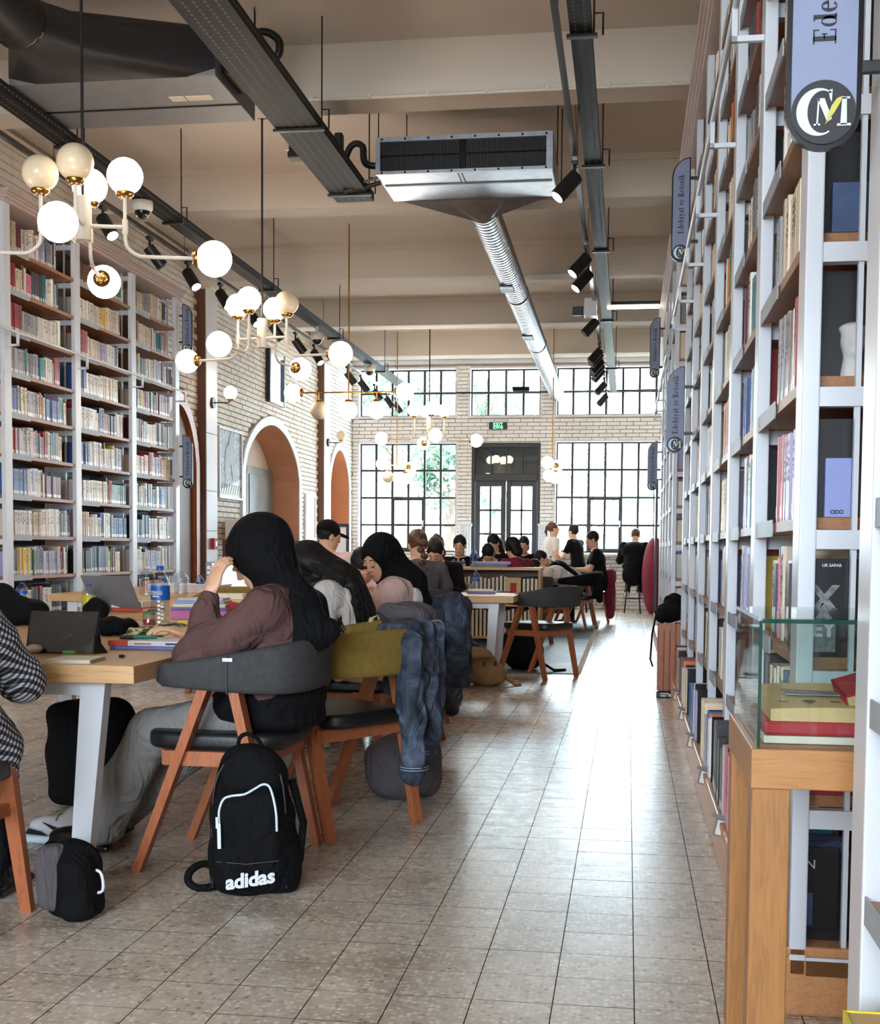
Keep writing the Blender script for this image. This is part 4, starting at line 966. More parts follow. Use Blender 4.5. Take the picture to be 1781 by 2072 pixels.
WT = [22, 18, 12, 13, 8, 6, 5, 4, 3, 4, 3, 2, 2, 2, 1, 2, 3, 6]
BOOKS = []     # (area, x, y, z, thick, depth, height, lean, facing, colour name, rgb, label text, group)
ordw = ['first', 'second', 'third', 'fourth', 'fifth', 'sixth', 'seventh', 'eighth', 'ninth', 'tenth', 'eleventh', 'twelfth', 'thirteenth', 'fourteenth', 'fifteenth', 'sixteenth', 'seventeenth', 'eighteenth', 'nineteenth', 'twentieth']
def nth(k): return ordw[k] if k < 20 else ('twenty-' + ordw[k - 20] if k < 29 else ('thirtieth' if k == 29 else ('thirty-' + ordw[k - 30] if k < 39 else '%dth' % (k + 1))))
def fill(xs, s, y0, y1, z, hmax, place, group, depth=(0.15, 0.2), fullness=(0.72, 0.98), yellow=False, first=0):
    y = y0 + random.uniform(0.0, 0.02); end = y0 + (y1 - y0) * random.uniform(*fullness); k = 0; r = random.Random(int(z * 977 + y0 * 131))
    while y < end:
        run = r.choice([1, 1, 2, 3, 5, 9]); c = r.choices(PAL, WT)[0]; h = r.uniform(hmax - 0.06, hmax) ; d = r.uniform(*depth); th0 = r.uniform(0.014, 0.042)
        if yellow and k in (2,): c = PAL[12]; run = 11; th0 = 0.05; h = 0.235
        if k == 0 and first: c = PAL[first]; run = 1
        for q in range(run):
            cc = c if run > 2 or (k == 0 and first) else r.choices(PAL, WT)[0]; th = th0 if run > 2 else r.uniform(0.012, 0.045); hh = h if run > 2 else r.uniform(hmax - 0.065, hmax); dd = d if run > 2 else r.uniform(*depth)
            if y + th > end + 0.01: y = 99; break
            yy = y + th / 2; xc = xs + s * (dd / 2 + r.uniform(0, 0.012)); jit = r.uniform(0.88, 1.1)
            a = project((xs, y, z + 0.1)); b = project((xs, y + th, z + 0.1))
            vis = -20 < a[0] < IMG_W + 20 and -60 < a[1] < IMG_H + 60 and a[2] > 0.3
            area = abs(b[0] - a[0]) * hh * F_PX / a[2] if vis else 0
            rgb = tuple(min(255, v * jit) for v in cc[1])
            size = 'thin' if th < 0.02 else ('thick' if th > 0.034 else ('tall' if hh > 0.24 else ('short' if hh < 0.2 else '')))
            BOOKS.append((area, xc, yy, z, th, dd, hh, 0.0, s, cc[0], rgb, '%s %s book, %s on the %s' % (size, cc[0], nth(k), place), group)); k += 1; y += th + 0.0008
LR = {0: 'bottom', 1: 'second', 2: 'third', 3: 'fourth', 4: 'fifth', 5: 'sixth', 6: 'seventh', 7: 'eighth', 8: 'ninth', 9: 'tenth', 10: 'top'}
bays = ['nearest bay', 'second bay', 'third bay', 'fourth bay', 'fifth bay', 'sixth bay']
for b in range(6):
    for li, z in enumerate(LV):
        xs = 0.347 if li == 0 else 0.43
        fill(xs, 1, R1[b] + (0.06 if b == 0 else 0.125), R1[b + 1] - 0.01, (0.17 if li == 0 else z) + 0.001, 0.275, '%s shelf up, %s of right bookcase' % (LR[li], bays[b]), 'books on the long right bookcase', fullness=(0.72, 0.95) if li else (0.7, 0.95), first=5 if b == 0 else 0)
for b in range(4):
    for li, z in enumerate(LV): fill(0.43, 1, R2[b] + (0.06 if b == 0 else 0.125), R2[b + 1] - 0.01, z + 0.001, 0.25, '%s shelf up, %s of far right bookcase' % (LR[li], bays[b]), 'books on the far right bookcase')
for b in range(3):
    for li, z in enumerate(LV): fill(-5.03, -1, L1[b] + (0.06 if b == 0 else 0.125), L1[b + 1] - 0.02, z + 0.001, 0.25, '%s shelf up, %s of left bookcase' % (LR[li], bays[b]), 'books on the left wall bookcase', fullness=(0.76, 0.99), yellow=(b == 1 and li == 3))
for li, z in enumerate(LV[1:7]): fill(0.43, 1, 1.36, 2.16, z + 0.001, 0.25, '%s shelf up of the nearest bookcase' % LR[li + 1], 'books on the nearest bookcase')
def emit_books(limit=300):
    BOOKS.sort(key=lambda q: -q[0]); many = MB(); cols = []; seen_l = {}
    for i, q in enumerate(BOOKS):
        area, x, y, z, th, d, h, lean, s, cn, rgb, lab, grp = q; rz = -s * PI / 2
        if i < limit:
            lab = ' '.join(lab.split()); o = link('book', bme, None, (x, y, z), (0, 0, rz), (th, d, h)); o.color = srgb(*rgb); tag(o, lab, 'book', grp)
            link('spine_label', lab_me, o)
            if random.random() < 0.75 and cn not in ('black', 'charcoal', 'navy', 'maroon'): link('spine_print', random.choice(title_me), o)
        elif area > 0.5:
            c, sn = math.cos(rz), math.sin(rz)
            def tr(vs): return [(x + c * v[0] * th - sn * v[1] * d, y + sn * v[0] * th + c * v[1] * d, z + v[2] * h) for v in vs]
            n0 = len(many.f); nv = tr(btm.v); many.add(nv, [f for f, mi in zip(btm.f, btm.m) if mi == 0], 'cover_many'); many.add(nv, [f for f, mi in zip(btm.f, btm.m) if mi == 1], 'paper')
            many.add(tr(LAB), [(0, 1, 2, 3)], 'call_label')
            if random.random() < 0.75 and cn not in ('black', 'charcoal', 'navy', 'maroon'): t_ = random.choice(titles); many.add(tr(t_.v), t_.f, 'ink')
            cols += [srgb(*rgb)] * (len(many.f) - n0)
    o = many.build('books'); tag(o, 'remaining rows of books filling the shelves of both bookcases', 'book', 'books on the shelves', 'stuff')
    ca = o.data.color_attributes.new('cover_colour', 'FLOAT_COLOR', 'CORNER'); out = np.empty((len(o.data.loops), 4), np.float32); k = 0
    for p, c in zip(o.data.polygons, cols): out[p.loop_start:p.loop_start + p.loop_total] = c
    ca.data.foreach_set('color', out.ravel())
emit_books(300)

# ================================================================== HANGING SIGNS
M['signface'] = plain('sign_panel', srgb(128, 136, 164), 0.45, var=0.04)
M['logowhite'] = plain('logo_white', srgb(214, 230, 246), 0.5, var=0.02)
M['feather'] = plain('feather_yellow', srgb(196, 186, 80), 0.5, var=0.1)
def ell_pts(cx, cy, rx, ry, a0, a1, n): return [(cx + rx * math.cos(a0 + (a1 - a0) * k / n), cy + ry * math.sin(a0 + (a1 - a0) * k / n)) for k in range(n + 1)]
R_ = lambda x0, x1, y0, y1: [[(x0, y0), (x1, y0), (x1, y1), (x0, y1)]]
def ringp(cx, cy, rx, ry, tx, ty, a0=0, a1=2 * PI, n=28):
    o = ell_pts(cx, cy, rx, ry, a0, a1, n); i = ell_pts(cx, cy, rx - tx, ry - ty, a0, a1, n)
    return [[o[k], o[k + 1], i[k + 1], i[k]] for k in range(n)]
SR, HL, ST = 0.16, 0.06, 0.20      # serif, hairline, stem
def glyph(ch):
    x = 0.48
    if ch == 'E': return R_(0, 0.62, 0, HL) + R_(0, 0.62, 1 - HL, 1) + R_(0.12, 0.12 + ST, 0, 1) + R_(0.2, 0.44, 0.49, 0.49 + HL) + R_(0.41, 0.445, 0.38, 0.64) + R_(0.585, 0.62, 0, 0.27) + R_(0.585, 0.62, 0.75, 1), 0.70
    if ch == 'd': return ringp(0.25, 0.33, 0.23, 0.34, 0.11, 0.04) + R_(0.36, 0.36 + ST * 0.85, 0, 1) + R_(0.26, 0.4, 1 - HL, 1) + R_(0.4, 0.58, 0, HL), 0.62
    if ch == 'e': return ringp(0.25, 0.33, 0.24, 0.34, 0.13, 0.04, 0.15, 5.6) + R_(0.1, 0.46, 0.35, 0.35 + HL) , 0.56
    if ch == 'b': return ringp(0.33, 0.33, 0.23, 0.34, 0.11, 0.04) + R_(0.08, 0.08 + ST * 0.85, 0, 1) + R_(0.0, 0.1, 1 - HL, 1), 0.62
    if ch == 'i': return R_(0.08, 0.08 + ST * 0.85, 0, 0.66) + R_(0, 0.32, 0, HL) + R_(0, 0.1, 0.62, 0.66) + [ell_pts(0.15, 0.88, 0.09, 0.09, 0, 2 * PI, 12)[:-1]], 0.38
    if ch in 'yv':
        g = [[(0.08, 0.66), (0.25, 0.66), (0.36, 0.0), (0.27, 0.0)], [(0.42, 0.66), (0.46, 0.66), (0.34, 0.0), (0.30, 0.0)]] + R_(0, 0.3, 0.62, 0.66) + R_(0.36, 0.54, 0.62, 0.66)
        if ch == 'y': g += [[(0.30, 0.0), (0.34, 0.02), (0.24, -0.28), (0.18, -0.28)], ell_pts(0.15, -0.24, 0.07, 0.07, 0, 2 * PI, 10)[:-1]]
        return g, 0.55
    if ch == 'a': return ringp(0.2, 0.19, 0.19, 0.2, 0.1, 0.04) + R_(0.28, 0.28 + ST * 0.8, 0.0, 0.5) + ringp(0.22, 0.46, 0.2, 0.21, 0.13, 0.05, 0.0, 2.7, 12) + R_(0.4, 0.48, 0, HL), 0.53
    if ch == 't': return R_(0.1, 0.1 + ST * 0.8, 0.05, 0.86) + R_(0, 0.34, 0.62, 0.66) + ringp(0.23, 0.12, 0.13, 0.13, 0.05, 0.05, PI, 2 * PI, 10), 0.4
    if ch == 'R': return R_(0.1, 0.1 + ST, 0, 1) + R_(0, 0.38, 0, HL) + R_(0, 0.35, 1 - HL, 1) + ringp(0.33, 0.75, 0.25, 0.26, 0.14, 0.045, -PI / 2, PI / 2, 14) + [[(0.3, 0.5), (0.47, 0.5), (0.7, 0.0), (0.52, 0.0)]], 0.74
    if ch == 'o': return ringp(0.26, 0.33, 0.25, 0.34, 0.12, 0.04), 0.56
    if ch == 'r': return R_(0.08, 0.08 + ST * 0.85, 0, 0.66) + R_(0, 0.32, 0, HL) + R_(0, 0.1, 0.62, 0.66) + ringp(0.3, 0.48, 0.16, 0.19, 0.07, 0.06, 0.3, 2.8, 10) + [ell_pts(0.4, 0.5, 0.07, 0.07, 0, 2 * PI, 10)[:-1]], 0.47
    if ch == 'k': return R_(0.08, 0.08 + ST * 0.85, 0, 1) + R_(0, 0.3, 0, HL) + R_(0, 0.1, 1 - HL, 1) + [[(0.22, 0.26), (0.26, 0.24), (0.52, 0.64), (0.46, 0.64)], [(0.28, 0.38), (0.38, 0.46), (0.58, 0.0), (0.4, 0.0)]] + R_(0.4, 0.58, 0.62, 0.66), 0.6
    return [], 0.3
def serif_text(txt, size, depth):
    m = MB(); x = 0.0; polys = []
    for ch in txt:
        g, w = glyph(ch); polys += [[(px + x, py) for px, py in p] for p in g]; x += w + 0.035
    for p in polys:
        a = sum(p[i][0] * p[(i + 1) % len(p)][1] - p[(i + 1) % len(p)][0] * p[i][1] for i in range(len(p)))
        if a < 0: p = p[::-1]
        m.prism([((px - x / 2) * size, (py - 0.36) * size, 0) for px, py in p], (0, 0, depth), 'ink')
    return m.mesh('lettering')
M['ink2'] = plain('black_lettering', srgb(20, 18, 22), 0.5)
def logo(parent, c, r, y):
    F = lambda px, pz: (c[0] + px * r, y, c[2] + pz * r)
    m = MB(); m.ring((c[0], y + 0.004, c[2]), (c[0], y, c[2]), r, r, 32, 'ink2'); m.build('emblem_disc', parent)
    m = MB(); y2 = y - 0.001
    def poly(p, mat):
        a = sum(p[i][0] * p[(i + 1) % len(p)][1] - p[(i + 1) % len(p)][0] * p[i][1] for i in range(len(p)))
        if a < 0: p = p[::-1]
        m.prism([(c[0] + px * r, y2, c[2] + pz * r) for px, pz in p][::-1], (0, 0.0012, 0), mat)
    o = ell_pts(-0.16, 0.0, 0.68, 0.74, 0.95, 5.25, 30); i = ell_pts(-0.04, 0.0, 0.46, 0.66, 1.0, 5.2, 30)
    for k in range(30): poly([o[k], o[k + 1], i[k + 1], i[k]], 'logowhite')
    poly([(0.14, 0.66), (0.26, 0.70), (0.24, 0.30), (0.19, 0.40)], 'logowhite')
    poly([(-0.22, -0.42), (-0.17, -0.42), (-0.13, 0.42), (-0.18, 0.42)], 'logowhite'); poly([(-0.3, -0.42), (-0.1, -0.42), (-0.1, -0.37), (-0.3, -0.37)], 'logowhite')
    poly([(-0.2, 0.42), (0.02, 0.42), (0.26, -0.22), (0.12, -0.32)], 'logowhite')
    poly([(0.52, -0.42), (0.72, -0.42), (0.70, 0.42), (0.56, 0.42)], 'logowhite'); poly([(0.42, -0.45), (0.84, -0.45), (0.84, -0.38), (0.42, -0.38)], 'logowhite'); poly([(0.48, 0.38), (0.8, 0.38), (0.8, 0.44), (0.48, 0.44)], 'logowhite')
    m.build('emblem_letters', parent); m = MB(); y2 = y - 0.002
    poly([(0.05, -0.4), (0.14, -0.3), (0.34, -0.02), (0.5, 0.26), (0.58, 0.46), (0.4, 0.4), (0.24, 0.18), (0.14, -0.06), (0.1, -0.26)], 'feather')
    m.build('emblem_feather', parent)
def sign(px_edge, py_bot, Y, h, side, label, post_x):
    """blade sign; px_edge = image x of its post-side edge; side -1: hangs to the left of its post"""
    w = 0.118; b = at_y(px_edge, py_bot, Y); x_post = b.x; cx = x_post + side * w / 2
    o = empty('hanging_sign', (cx, Y, b.z), 0, label, 'sign', 'blade signs of the library'); s = -side
    def outline(k):
        W = w / 2 - k; pts = [(W * math.cos(a), w / 2 + W * math.sin(a)) for a in (PI + PI * q / 16 for q in range(17))]
        pts += [(s * W, h - k)] if s > 0 else []
        arc_ = [(-s * W + s * 2 * W * (1 - math.cos(a)), h - 0.13 + (0.13 - k) * math.sin(a)) for a in (PI / 2 * q / 10 for q in range(11))]
        if s > 0: pts += arc_[::-1][1:]
        else: pts += arc_ + [(-W, h - k)]
        return pts
    put_mesh('board', curve_mesh([outline(0)], 0.014), 'blackgloss', o, frame((0, 0, 0), (1, 0, 0), (0, 0, 1)))
    put_mesh('face', curve_mesh([outline(0.008)], 0.004), 'signface', o, frame((0, -0.007, 0), (1, 0, 0), (0, 0, 1)))
    put_mesh('lettering', serif_text('Edebiyat ve Retorik', 0.036, 0.0015), 'ink2', o, frame((0.004, -0.0092, 0.125 + (h - 0.18) * 0.5), (0, 0, 1), (-1, 0, 0)))
    logo(o, (0, 0, w / 2), w / 2 - 0.008, -0.0105)
    for z in (0.13, h - 0.13): m = MB(); m.bbox(min(s * w / 2, s * (w / 2 + 0.05)), max(s * w / 2, s * (w / 2 + 0.05)), -0.006, 0.006, z - 0.01, z + 0.01, 'black', 0.002); m.build('bracket', o)
    return o
sign(1739, 303, 2.17, 0.64, -1, 'largest pale blue hanging sign at the top right, its lettering cut by the frame', 0)
sign(1395, 530, 8.42, 0.66, -1, 'upper grey blade sign beside the right cornice, standing against the ceiling', 0)
sign(1384, 918, 8.42, 0.56, -1, 'lower grey blade sign in front of the right bookcase posts', 0)
sign(1335, 765, 15.1, 0.70, -1, 'small far blade sign against the upper right window', 0)
sign(1330, 993, 15.1, 0.58, -1, 'small far blade sign against the lower right window', 0)
sign(369, 716, 13.78, 0.55, 1, 'upper grey blade sign at the end of the left bookcase', 0)
sign(370, 988, 13.78, 0.60, 1, 'lower grey blade sign with round emblem at end of left bookcase', 0)

# ================================================================== SHOWCASE AND THE NEAR RIGHT
PX0 = at_y(1521, 1515, 2.5); px0, pz = PX0.x, PX0.z; pyb = 3.05; pw_ = 0.52; LG = 0.076
sc = empty('display_pedestal', (px0, 2.5, 0), 0, 'oak display table with a glass box on top, lower right', 'display case')
m = MB(); dpt = pyb - 2.5
m.bbox(0, pw_, 0, dpt, pz - 0.078, pz, 'showoakx', 0.003); m.build('top', sc)
for x, y in ((0, 0), (pw_ - LG, 0), (0, dpt - LG), (pw_ - LG, dpt - LG)): m = MB(); m.bbox(x + 0.002, x + LG, y + 0.002, y + LG, 0, pz - 0.078, 'showoak', 0.003); m.build('leg', sc)
gz = at_y(1530, 1256, 2.52).z - pz; g0 = 0.012
gl = MB(); gl.box(g0, pw_ - g0, g0, g0 + 0.006, pz, pz + gz, 'glass'); gl.build('glass_pane', sc); gl = MB(); gl.box(g0, g0 + 0.006, g0 + 0.006, dpt - g0, pz, pz + gz, 'glass'); gl.build('glass_pane', sc)
gl = MB(); gl.box(g0, pw_ - g0, dpt - g0 - 0.006, dpt - g0, pz, pz + gz, 'glass'); gl.build('glass_pane', sc); gl = MB(); gl.box(pw_ - g0 - 0.006, pw_ - g0, g0, dpt - g0, pz, pz + gz, 'glass'); gl.build('glass_pane', sc)
gl = MB(); gl.box(g0, pw_ - g0, g0, dpt - g0, pz + gz, pz + gz + 0.006, 'glass'); gl.build('glass_lid', sc)
gl = MB(); gl.box(g0 - 0.001, g0 + 0.005, g0 - 0.001, g0 + 0.002, pz, pz + gz, 'greenglass'); gl.box(g0 + 0.005, pw_ - g0, g0 - 0.001, g0 + 0.001, pz + gz - 0.004, pz + gz + 0.004, 'greenglass')
gl.box(g0 - 0.001, g0 + 0.001, g0 + 0.004, dpt - g0, pz + gz - 0.001, pz + gz + 0.006, 'logowhite'); gl.build('glass_edge', sc)
# old books lying open inside
def pages(name, parent, x0, x1, y0, y1, z, th, bulge, mat, nx=14):
    m = MB(); vs = []; f = []
    for k in range(nx + 1):
        t = k / nx; x = x0 + (x1 - x0) * t; zz = z + th + bulge * math.sin(PI * min(1, t * 1.15)) * 0.6
        vs += [(x, y0, z), (x, y0, zz - 0.006), (x, y1, zz + 0.018), (x, y1, z)]
    for k in range(nx): a = 4 * k; b_ = a + 4; f += [(a, b_, b_ + 1, a + 1), (a + 1, b_ + 1, b_ + 2, a + 2), (a + 2, b_ + 2, b_ + 3, a + 3)]
    f += [(0, 1, 2, 3), (4 * nx + 3, 4 * nx + 2, 4 * nx + 1, 4 * nx)]; m.add(vs, f, mat); return m.build(name, parent)
ob = empty('open_book', (px0 + 0.03, 2.56, pz + 0.001), 0, 'old red-bound book lying open with yellowed pages inside the glass box', 'book')
m = MB(); m.bbox(0, 0.44, 0, 0.3, 0.018, 0.046, 'red', 0.006); m.bbox(0, 0.44, 0.01, 0.31, 0.0, 0.016, 'paper', 0.003); m.build('cover', ob)
pages('page_block', ob, 0.012, 0.33, 0.006, 0.25, 0.046, 0.03, 0.008, 'oldpaper')
m = MB(); m.box(0.05, 0.3, 0.09, 0.2, 0.089, 0.091, 'greycloth', top=0.98); m.build('printed_picture', ob)
m = MB(); [m.box(0.03 + 0.05 * k, 0.05 + 0.05 * k, 0.03, 0.036, 0.0815 + 0.0008 * k, 0.083 + 0.0008 * k, 'ink') for k in range(5)]; m.ball((0.09, 0.045, 0.083), 0.012, 'ink', 8, 5, (1.3, 0.6, 0.15)); m.build('handwriting', ob)
rb = empty('red_book', (px0 + 0.245, 2.64, pz + 0.095), 0, 'small red-covered book tilted on top of the open book', 'book'); rm = Matrix.Rotation(-0.3, 3, 'Y') @ Matrix.Rotation(0.15, 3, 'X') @ Matrix.Diagonal((0.62, 0.7, 0.62))
m = MB(); m.box(-0.09, 0.14, -0.07, 0.13, 0.036, 0.042, 'red', rm); m.box(-0.09, -0.085, -0.07, 0.13, 0, 0.042, 'red', rm); m.build('cover', rb); m = MB(); m.box(-0.084, 0.138, -0.066, 0.126, 0.0, 0.036, 'oldpaper', rm); m.build('page_block', rb)
o = empty('caption_card', (px0 + 0.12, 2.93, pz + 0.075), 0, 'small white caption card at the back of the glass box', 'card'); m = MB(); m.box(-0.035, 0.035, 0, 0.03, 0, 0.008, 'white'); m.build('card', o); m = MB(); m.box(-0.03, 0.03, 0.003, 0.02, -0.074, 0, 'oldpaper'); m.build('stand', o)

# face-out books and ornaments at the near end of the right bookcase
def cover_book(pxc, pyb, w, h, mat, label, Y=3.128, th=0.02):
    b = at_y(pxc, pyb, Y); lz = min(LV, key=lambda z: abs(z - b.z)); o = empty('face_out_book', (b.x, Y, lz + 0.001), 0, label, 'book')
    m = MB(); m.bbox(-w / 2, w / 2, 0, 0.003, 0, h, mat, 0.001); m.bbox(-w / 2, w / 2, th - 0.003, th, 0, h, mat, 0.001); m.box(-w / 2, -w / 2 + 0.003, 0.003, th - 0.003, 0, h, mat); m.build('cover', o)
    m = MB(); m.box(-w / 2 + 0.004, w / 2 - 0.003, 0.003, th - 0.003, 0.002, h - 0.003, 'paper'); m.build('page_block', o); return o
M['navycover'] = plain('dusky_blue_cover', srgb(64, 84, 124), 0.5, var=0.45, scale=7)
M['lavcover'] = plain('lavender_cover', srgb(150, 160, 214), 0.5, var=0.03)
M['blackcover'] = plain('black_cover', srgb(18, 18, 20), 0.35, var=0.2)
M['redcover'] = plain('red_cover', srgb(160, 36, 56), 0.45)
M['greyprint'] = plain('grey_print', srgb(130, 128, 132), 0.5, var=0.5, scale=60)
cover_book(1722, 447, 0.085, 0.115, 'navycover', 'dusky blue book cover facing out on an upper right shelf')
o = cover_book(1695, 1040, 0.06, 0.14, 'lavcover', 'pale lavender book cover facing out at eye level on the right')
put_mesh('lettering', text_mesh('ODO', 0.013, 0.0008, 0.0004), 'ink2', o, frame((-0.002, -0.0006, 0.012), (1, 0, 0), (0, 0, 1)))
o = cover_book(1690, 1312, 0.125, 0.235, 'blackcover', 'black book cover with large X and EY lettering facing out on the right')
put_mesh('lettering', text_mesh('X', 0.09, 0.0008, 0.003), 'greyprint', o, frame((-0.028, -0.0006, 0.135), (1, 0, 0), (0, 0, 1)))
put_mesh('lettering', text_mesh('UR SAPAR', 0.010, 0.0008, 0.0002), 'white', o, frame((-0.012, -0.0006, 0.219), (1, 0, 0), (0, 0, 1)))
m = MB(); m.box(-0.06, 0.0, -0.001, 0, 0.012, 0.085, 'greyprint'); m.build('picture', o)
put_mesh('lettering', text_mesh('EY', 0.05, 0.0008, 0.002), 'white', o, frame((-0.028, -0.0016, 0.065), (1, 0, 0), (0, 0, 1)))
put_mesh('lettering', text_mesh('A', 0.06, 0.0008, 0.001), 'greyprint', o, frame((-0.03, -0.0006, 0.105), (1, 0, 0), (0, 0, 1)))
cover_book(1672, 1590, 0.13, 0.21, 'redcover', 'red book cover facing out behind the glass box')
o = cover_book(1650, 1955, 0.1, 0.2, 'blackcover', 'dark book with white lettering at the bottom of the right bookcase end', Y=3.14)
put_mesh('lettering', text_mesh('ON', 0.032, 0.0008, 0.0), 'white', o, frame((-0.03, -0.0006, 0.16), (1, 0, 0), (0, 0, 1))); m = MB(); m.box(-0.05, -0.01, -0.001, 0, 0.01, 0.09, 'navycover'); m.build('picture', o)
bp = at_y(1724, 745, 3.16); o = empty('stone_bust', (bp.x, 3.16, LV[4] + 0.001), 0, 'white carved bust standing on a right-hand shelf behind the rod', 'sculpture')
bl = Blob(0.004, 0.012); bl.ell((0, 0, 0.085), (0.028, 0.03, 0.04)).cone((0, 0, 0.05), (0, 0, 0.0), 0.02, 0.028).ell((0, -0.028, 0.08), (0.006, 0.008, 0.012)).ell((0, 0.01, 0.115), (0.032, 0.03, 0.014)).ell((0, -0.018, 0.055), (0.012, 0.012, 0.01)); M['stone'] = plain('white_stone', srgb(206, 202, 200), 0.7, bump=0.4, bscale=160)
blob_obj('head', bl, 'stone', o)
# clips with price cards along the plinth, bookends
for k, (px, py) in enumerate(((1457, 1662), (1423, 1567), (1399, 1496), (1381, 1448), (1368, 1412))):
    c = at_x(px, py, 0.335); c.z = 0.15; o = empty('label_clip', c, 0, 'grey metal label clip on the right plinth edge, %s from the camera' % ords[k], 'label holder', 'label clips on the plinth edge'); R = Matrix.Rotation(0.25, 3, 'Y') @ Matrix.Rotation(-0.3, 3, 'X')
    m = MB(); m.box(-0.02, 0.026, 0.0, 0.003, -0.03, 0.045, 'grey', R); m.box(-0.034, 0.02, -0.006, 0.003, 0.032, 0.045, 'grey', R); m.build('plate', o); m = MB(); m.box(-0.012, 0.02, -0.001, 0.0, -0.024, 0.026, 'paper', R); m.build('card', o)
for k, y in enumerate(R1[1:6]):
    for dy in (-0.03, 0.2):
        o = empty('bookend', (0.353, y + dy + 0.06, 0.171), 0, 'black metal bookend %s the %s post on the bottom right shelf' % ('before' if dy < 0 else 'past', ords[k + 1]), 'bookend', 'black bookends on the bottom shelf')
        m = MB(); m.bbox(0.0, 0.12, 0, 0.004, 0, 0.27, 'blackgloss', 0.0015); m.build('plate', o); m = MB(); m.box(0.0, 0.1, 0.004, 0.05, 0, 0.002, 'blackgloss'); m.build('foot', o)
# slatted wooden bin with a black bag on it, black plastic crate at its foot
b0 = at_z(1331, 1405); o = empty('slatted_bin', (0.245, 9.86, 0), 0, 'wooden bin of upright slats at the aisle end of right bookcase', 'bin')
for k in range(4): m = MB(); m.bbox(0.002 + k * 0.044, 0.042 + k * 0.044, 0, 0.02, 0.0, 0.56, 'legwood', 0.003); m.build('slat', o)
for k in range(5): m = MB(); m.bbox(0, 0.02, 0.022 + k * 0.06, 0.078 + k * 0.06, 0.0, 0.56, 'legwood', 0.003); m.build('slat', o)
m = MB(); m.box(0.02, 0.18, 0.02, 0.32, 0.0, 0.5, 'oakz'); m.build('liner', o)
o = empty('black_bag', (0.33, 10.02, 0.565), 0, 'crumpled black bag lying on the slatted wooden bin', 'bag')
bl = Blob(0.01, 0.04); bl.ell((0, 0, 0.07), (0.11, 0.15, 0.075)).ell((0.03, 0.03, 0.16), (0.07, 0.1, 0.06)).cone((-0.06, -0.1, 0.05), (0.05, -0.12, 0.1), 0.05, 0.04); blob_obj('body', bl, 'blackcloth', o, folds(0.006, 40, 35, 60))
m = MB(); m.tube([(-0.1, -0.05, 0.08), (-0.13, -0.02, -0.1), (-0.14, 0.05, -0.3), (-0.12, 0.1, -0.36)], 0.008, 6, 'blackcloth'); m.build('strap', o)
o = empty('plastic_crate', (0.235, 9.72, 0), 0, 'small black plastic crate with handle slots on floor before bin', 'crate'); m = MB(); m.bbox(0, 0.16, 0, 0.1, 0.0, 0.05, 'blackgloss', 0.008); m.build('body', o); m = MB(); m.box(0.03, 0.07, -0.002, 0, 0.012, 0.022, 'white'); m.box(0.03, 0.09, -0.002, 0, 0.03, 0.038, 'white'); m.box(0.09, 0.12, -0.002, 0, 0.012, 0.03, 'white'); m.build('slots', o)
c = at_x(1706, 2043, 0.352); o = empty('thick_book', (0.352, c.y - 0.20, 0.171), 0, 'top of a thick yellow-edged book at the bottom right corner', 'book'); m = MB(); hh = c.z - 0.171; m.box(0, 0.004, 0, 0.2, 0, hh, 'yellowjuice'); m.box(0.004, 0.2, 0, 0.003, 0, hh, 'yellowjuice'); m.box(0.004, 0.2, 0.197, 0.2, 0, hh, 'yellowjuice'); m.build('cover', o); m = MB(); m.box(0.004, 0.197, 0.003, 0.197, 0, hh - 0.003, 'oldpaper'); m.build('page_block', o)

# ================================================================== TABLES AND CHAIRS
def table(name, x0, x1, y0, y1, label, H=0.735, th=0.058):
    o = empty(name, ((x0 + x1) / 2, (y0 + y1) / 2, 0), 0, label, 'table', 'oak reading tables'); w, l = (x1 - x0) / 2, (y1 - y0) / 2
    m = MB(); m.bbox(-w, w, -l, l, H - th, H, 'oakx', 0.003); m.build('tabletop', o)
    for sx in (-1, 1):
        for sy in (-1, 1):
            m = MB(); a = (sx * (w - 0.17), sy * (l - 0.10), H - th); b_ = (sx * (w - 0.20), sy * (l - 0.03), 0); m.bar(a, b_, 0.085, 0.055, 'white', 0.06, 0.05, (0, 1, 0)); m.build('leg', o)
    m = MB(); m.box(-w + 0.14, w - 0.14, -l + 0.08, -l + 0.14, H - th - 0.05, H - th, 'white'); m.box(-w + 0.14, w - 0.14, l - 0.14, l - 0.08, H - th - 0.05, H - th, 'white'); m.build('rail', o)
    return o
table('reading_table', -3.05, -1.566, 3.87, 6.25, 'nearest oak reading table with white legs, covered in bottles and books')
table('reading_table', -3.15, -1.62, 6.72, 8.6, 'second oak reading table behind the first, laptop and juice on it')
table('reading_table', -4.6, -3.3, 9.6, 12.2, 'oak table by left bookcase carrying the lit laptop')
table('reading_table', -2.15, -0.92, 10.36, 11.12, 'small oak table with books and a water bottle, near brown backpack')
table('reading_table', -1.5, -0.98, 16.9, 18.6, 'far oak table beside the low bookcase, students leaning over it')
table('reading_table', -2.7, -1.62, 14.8, 15.35, 'oak table hidden behind the low bookcase')

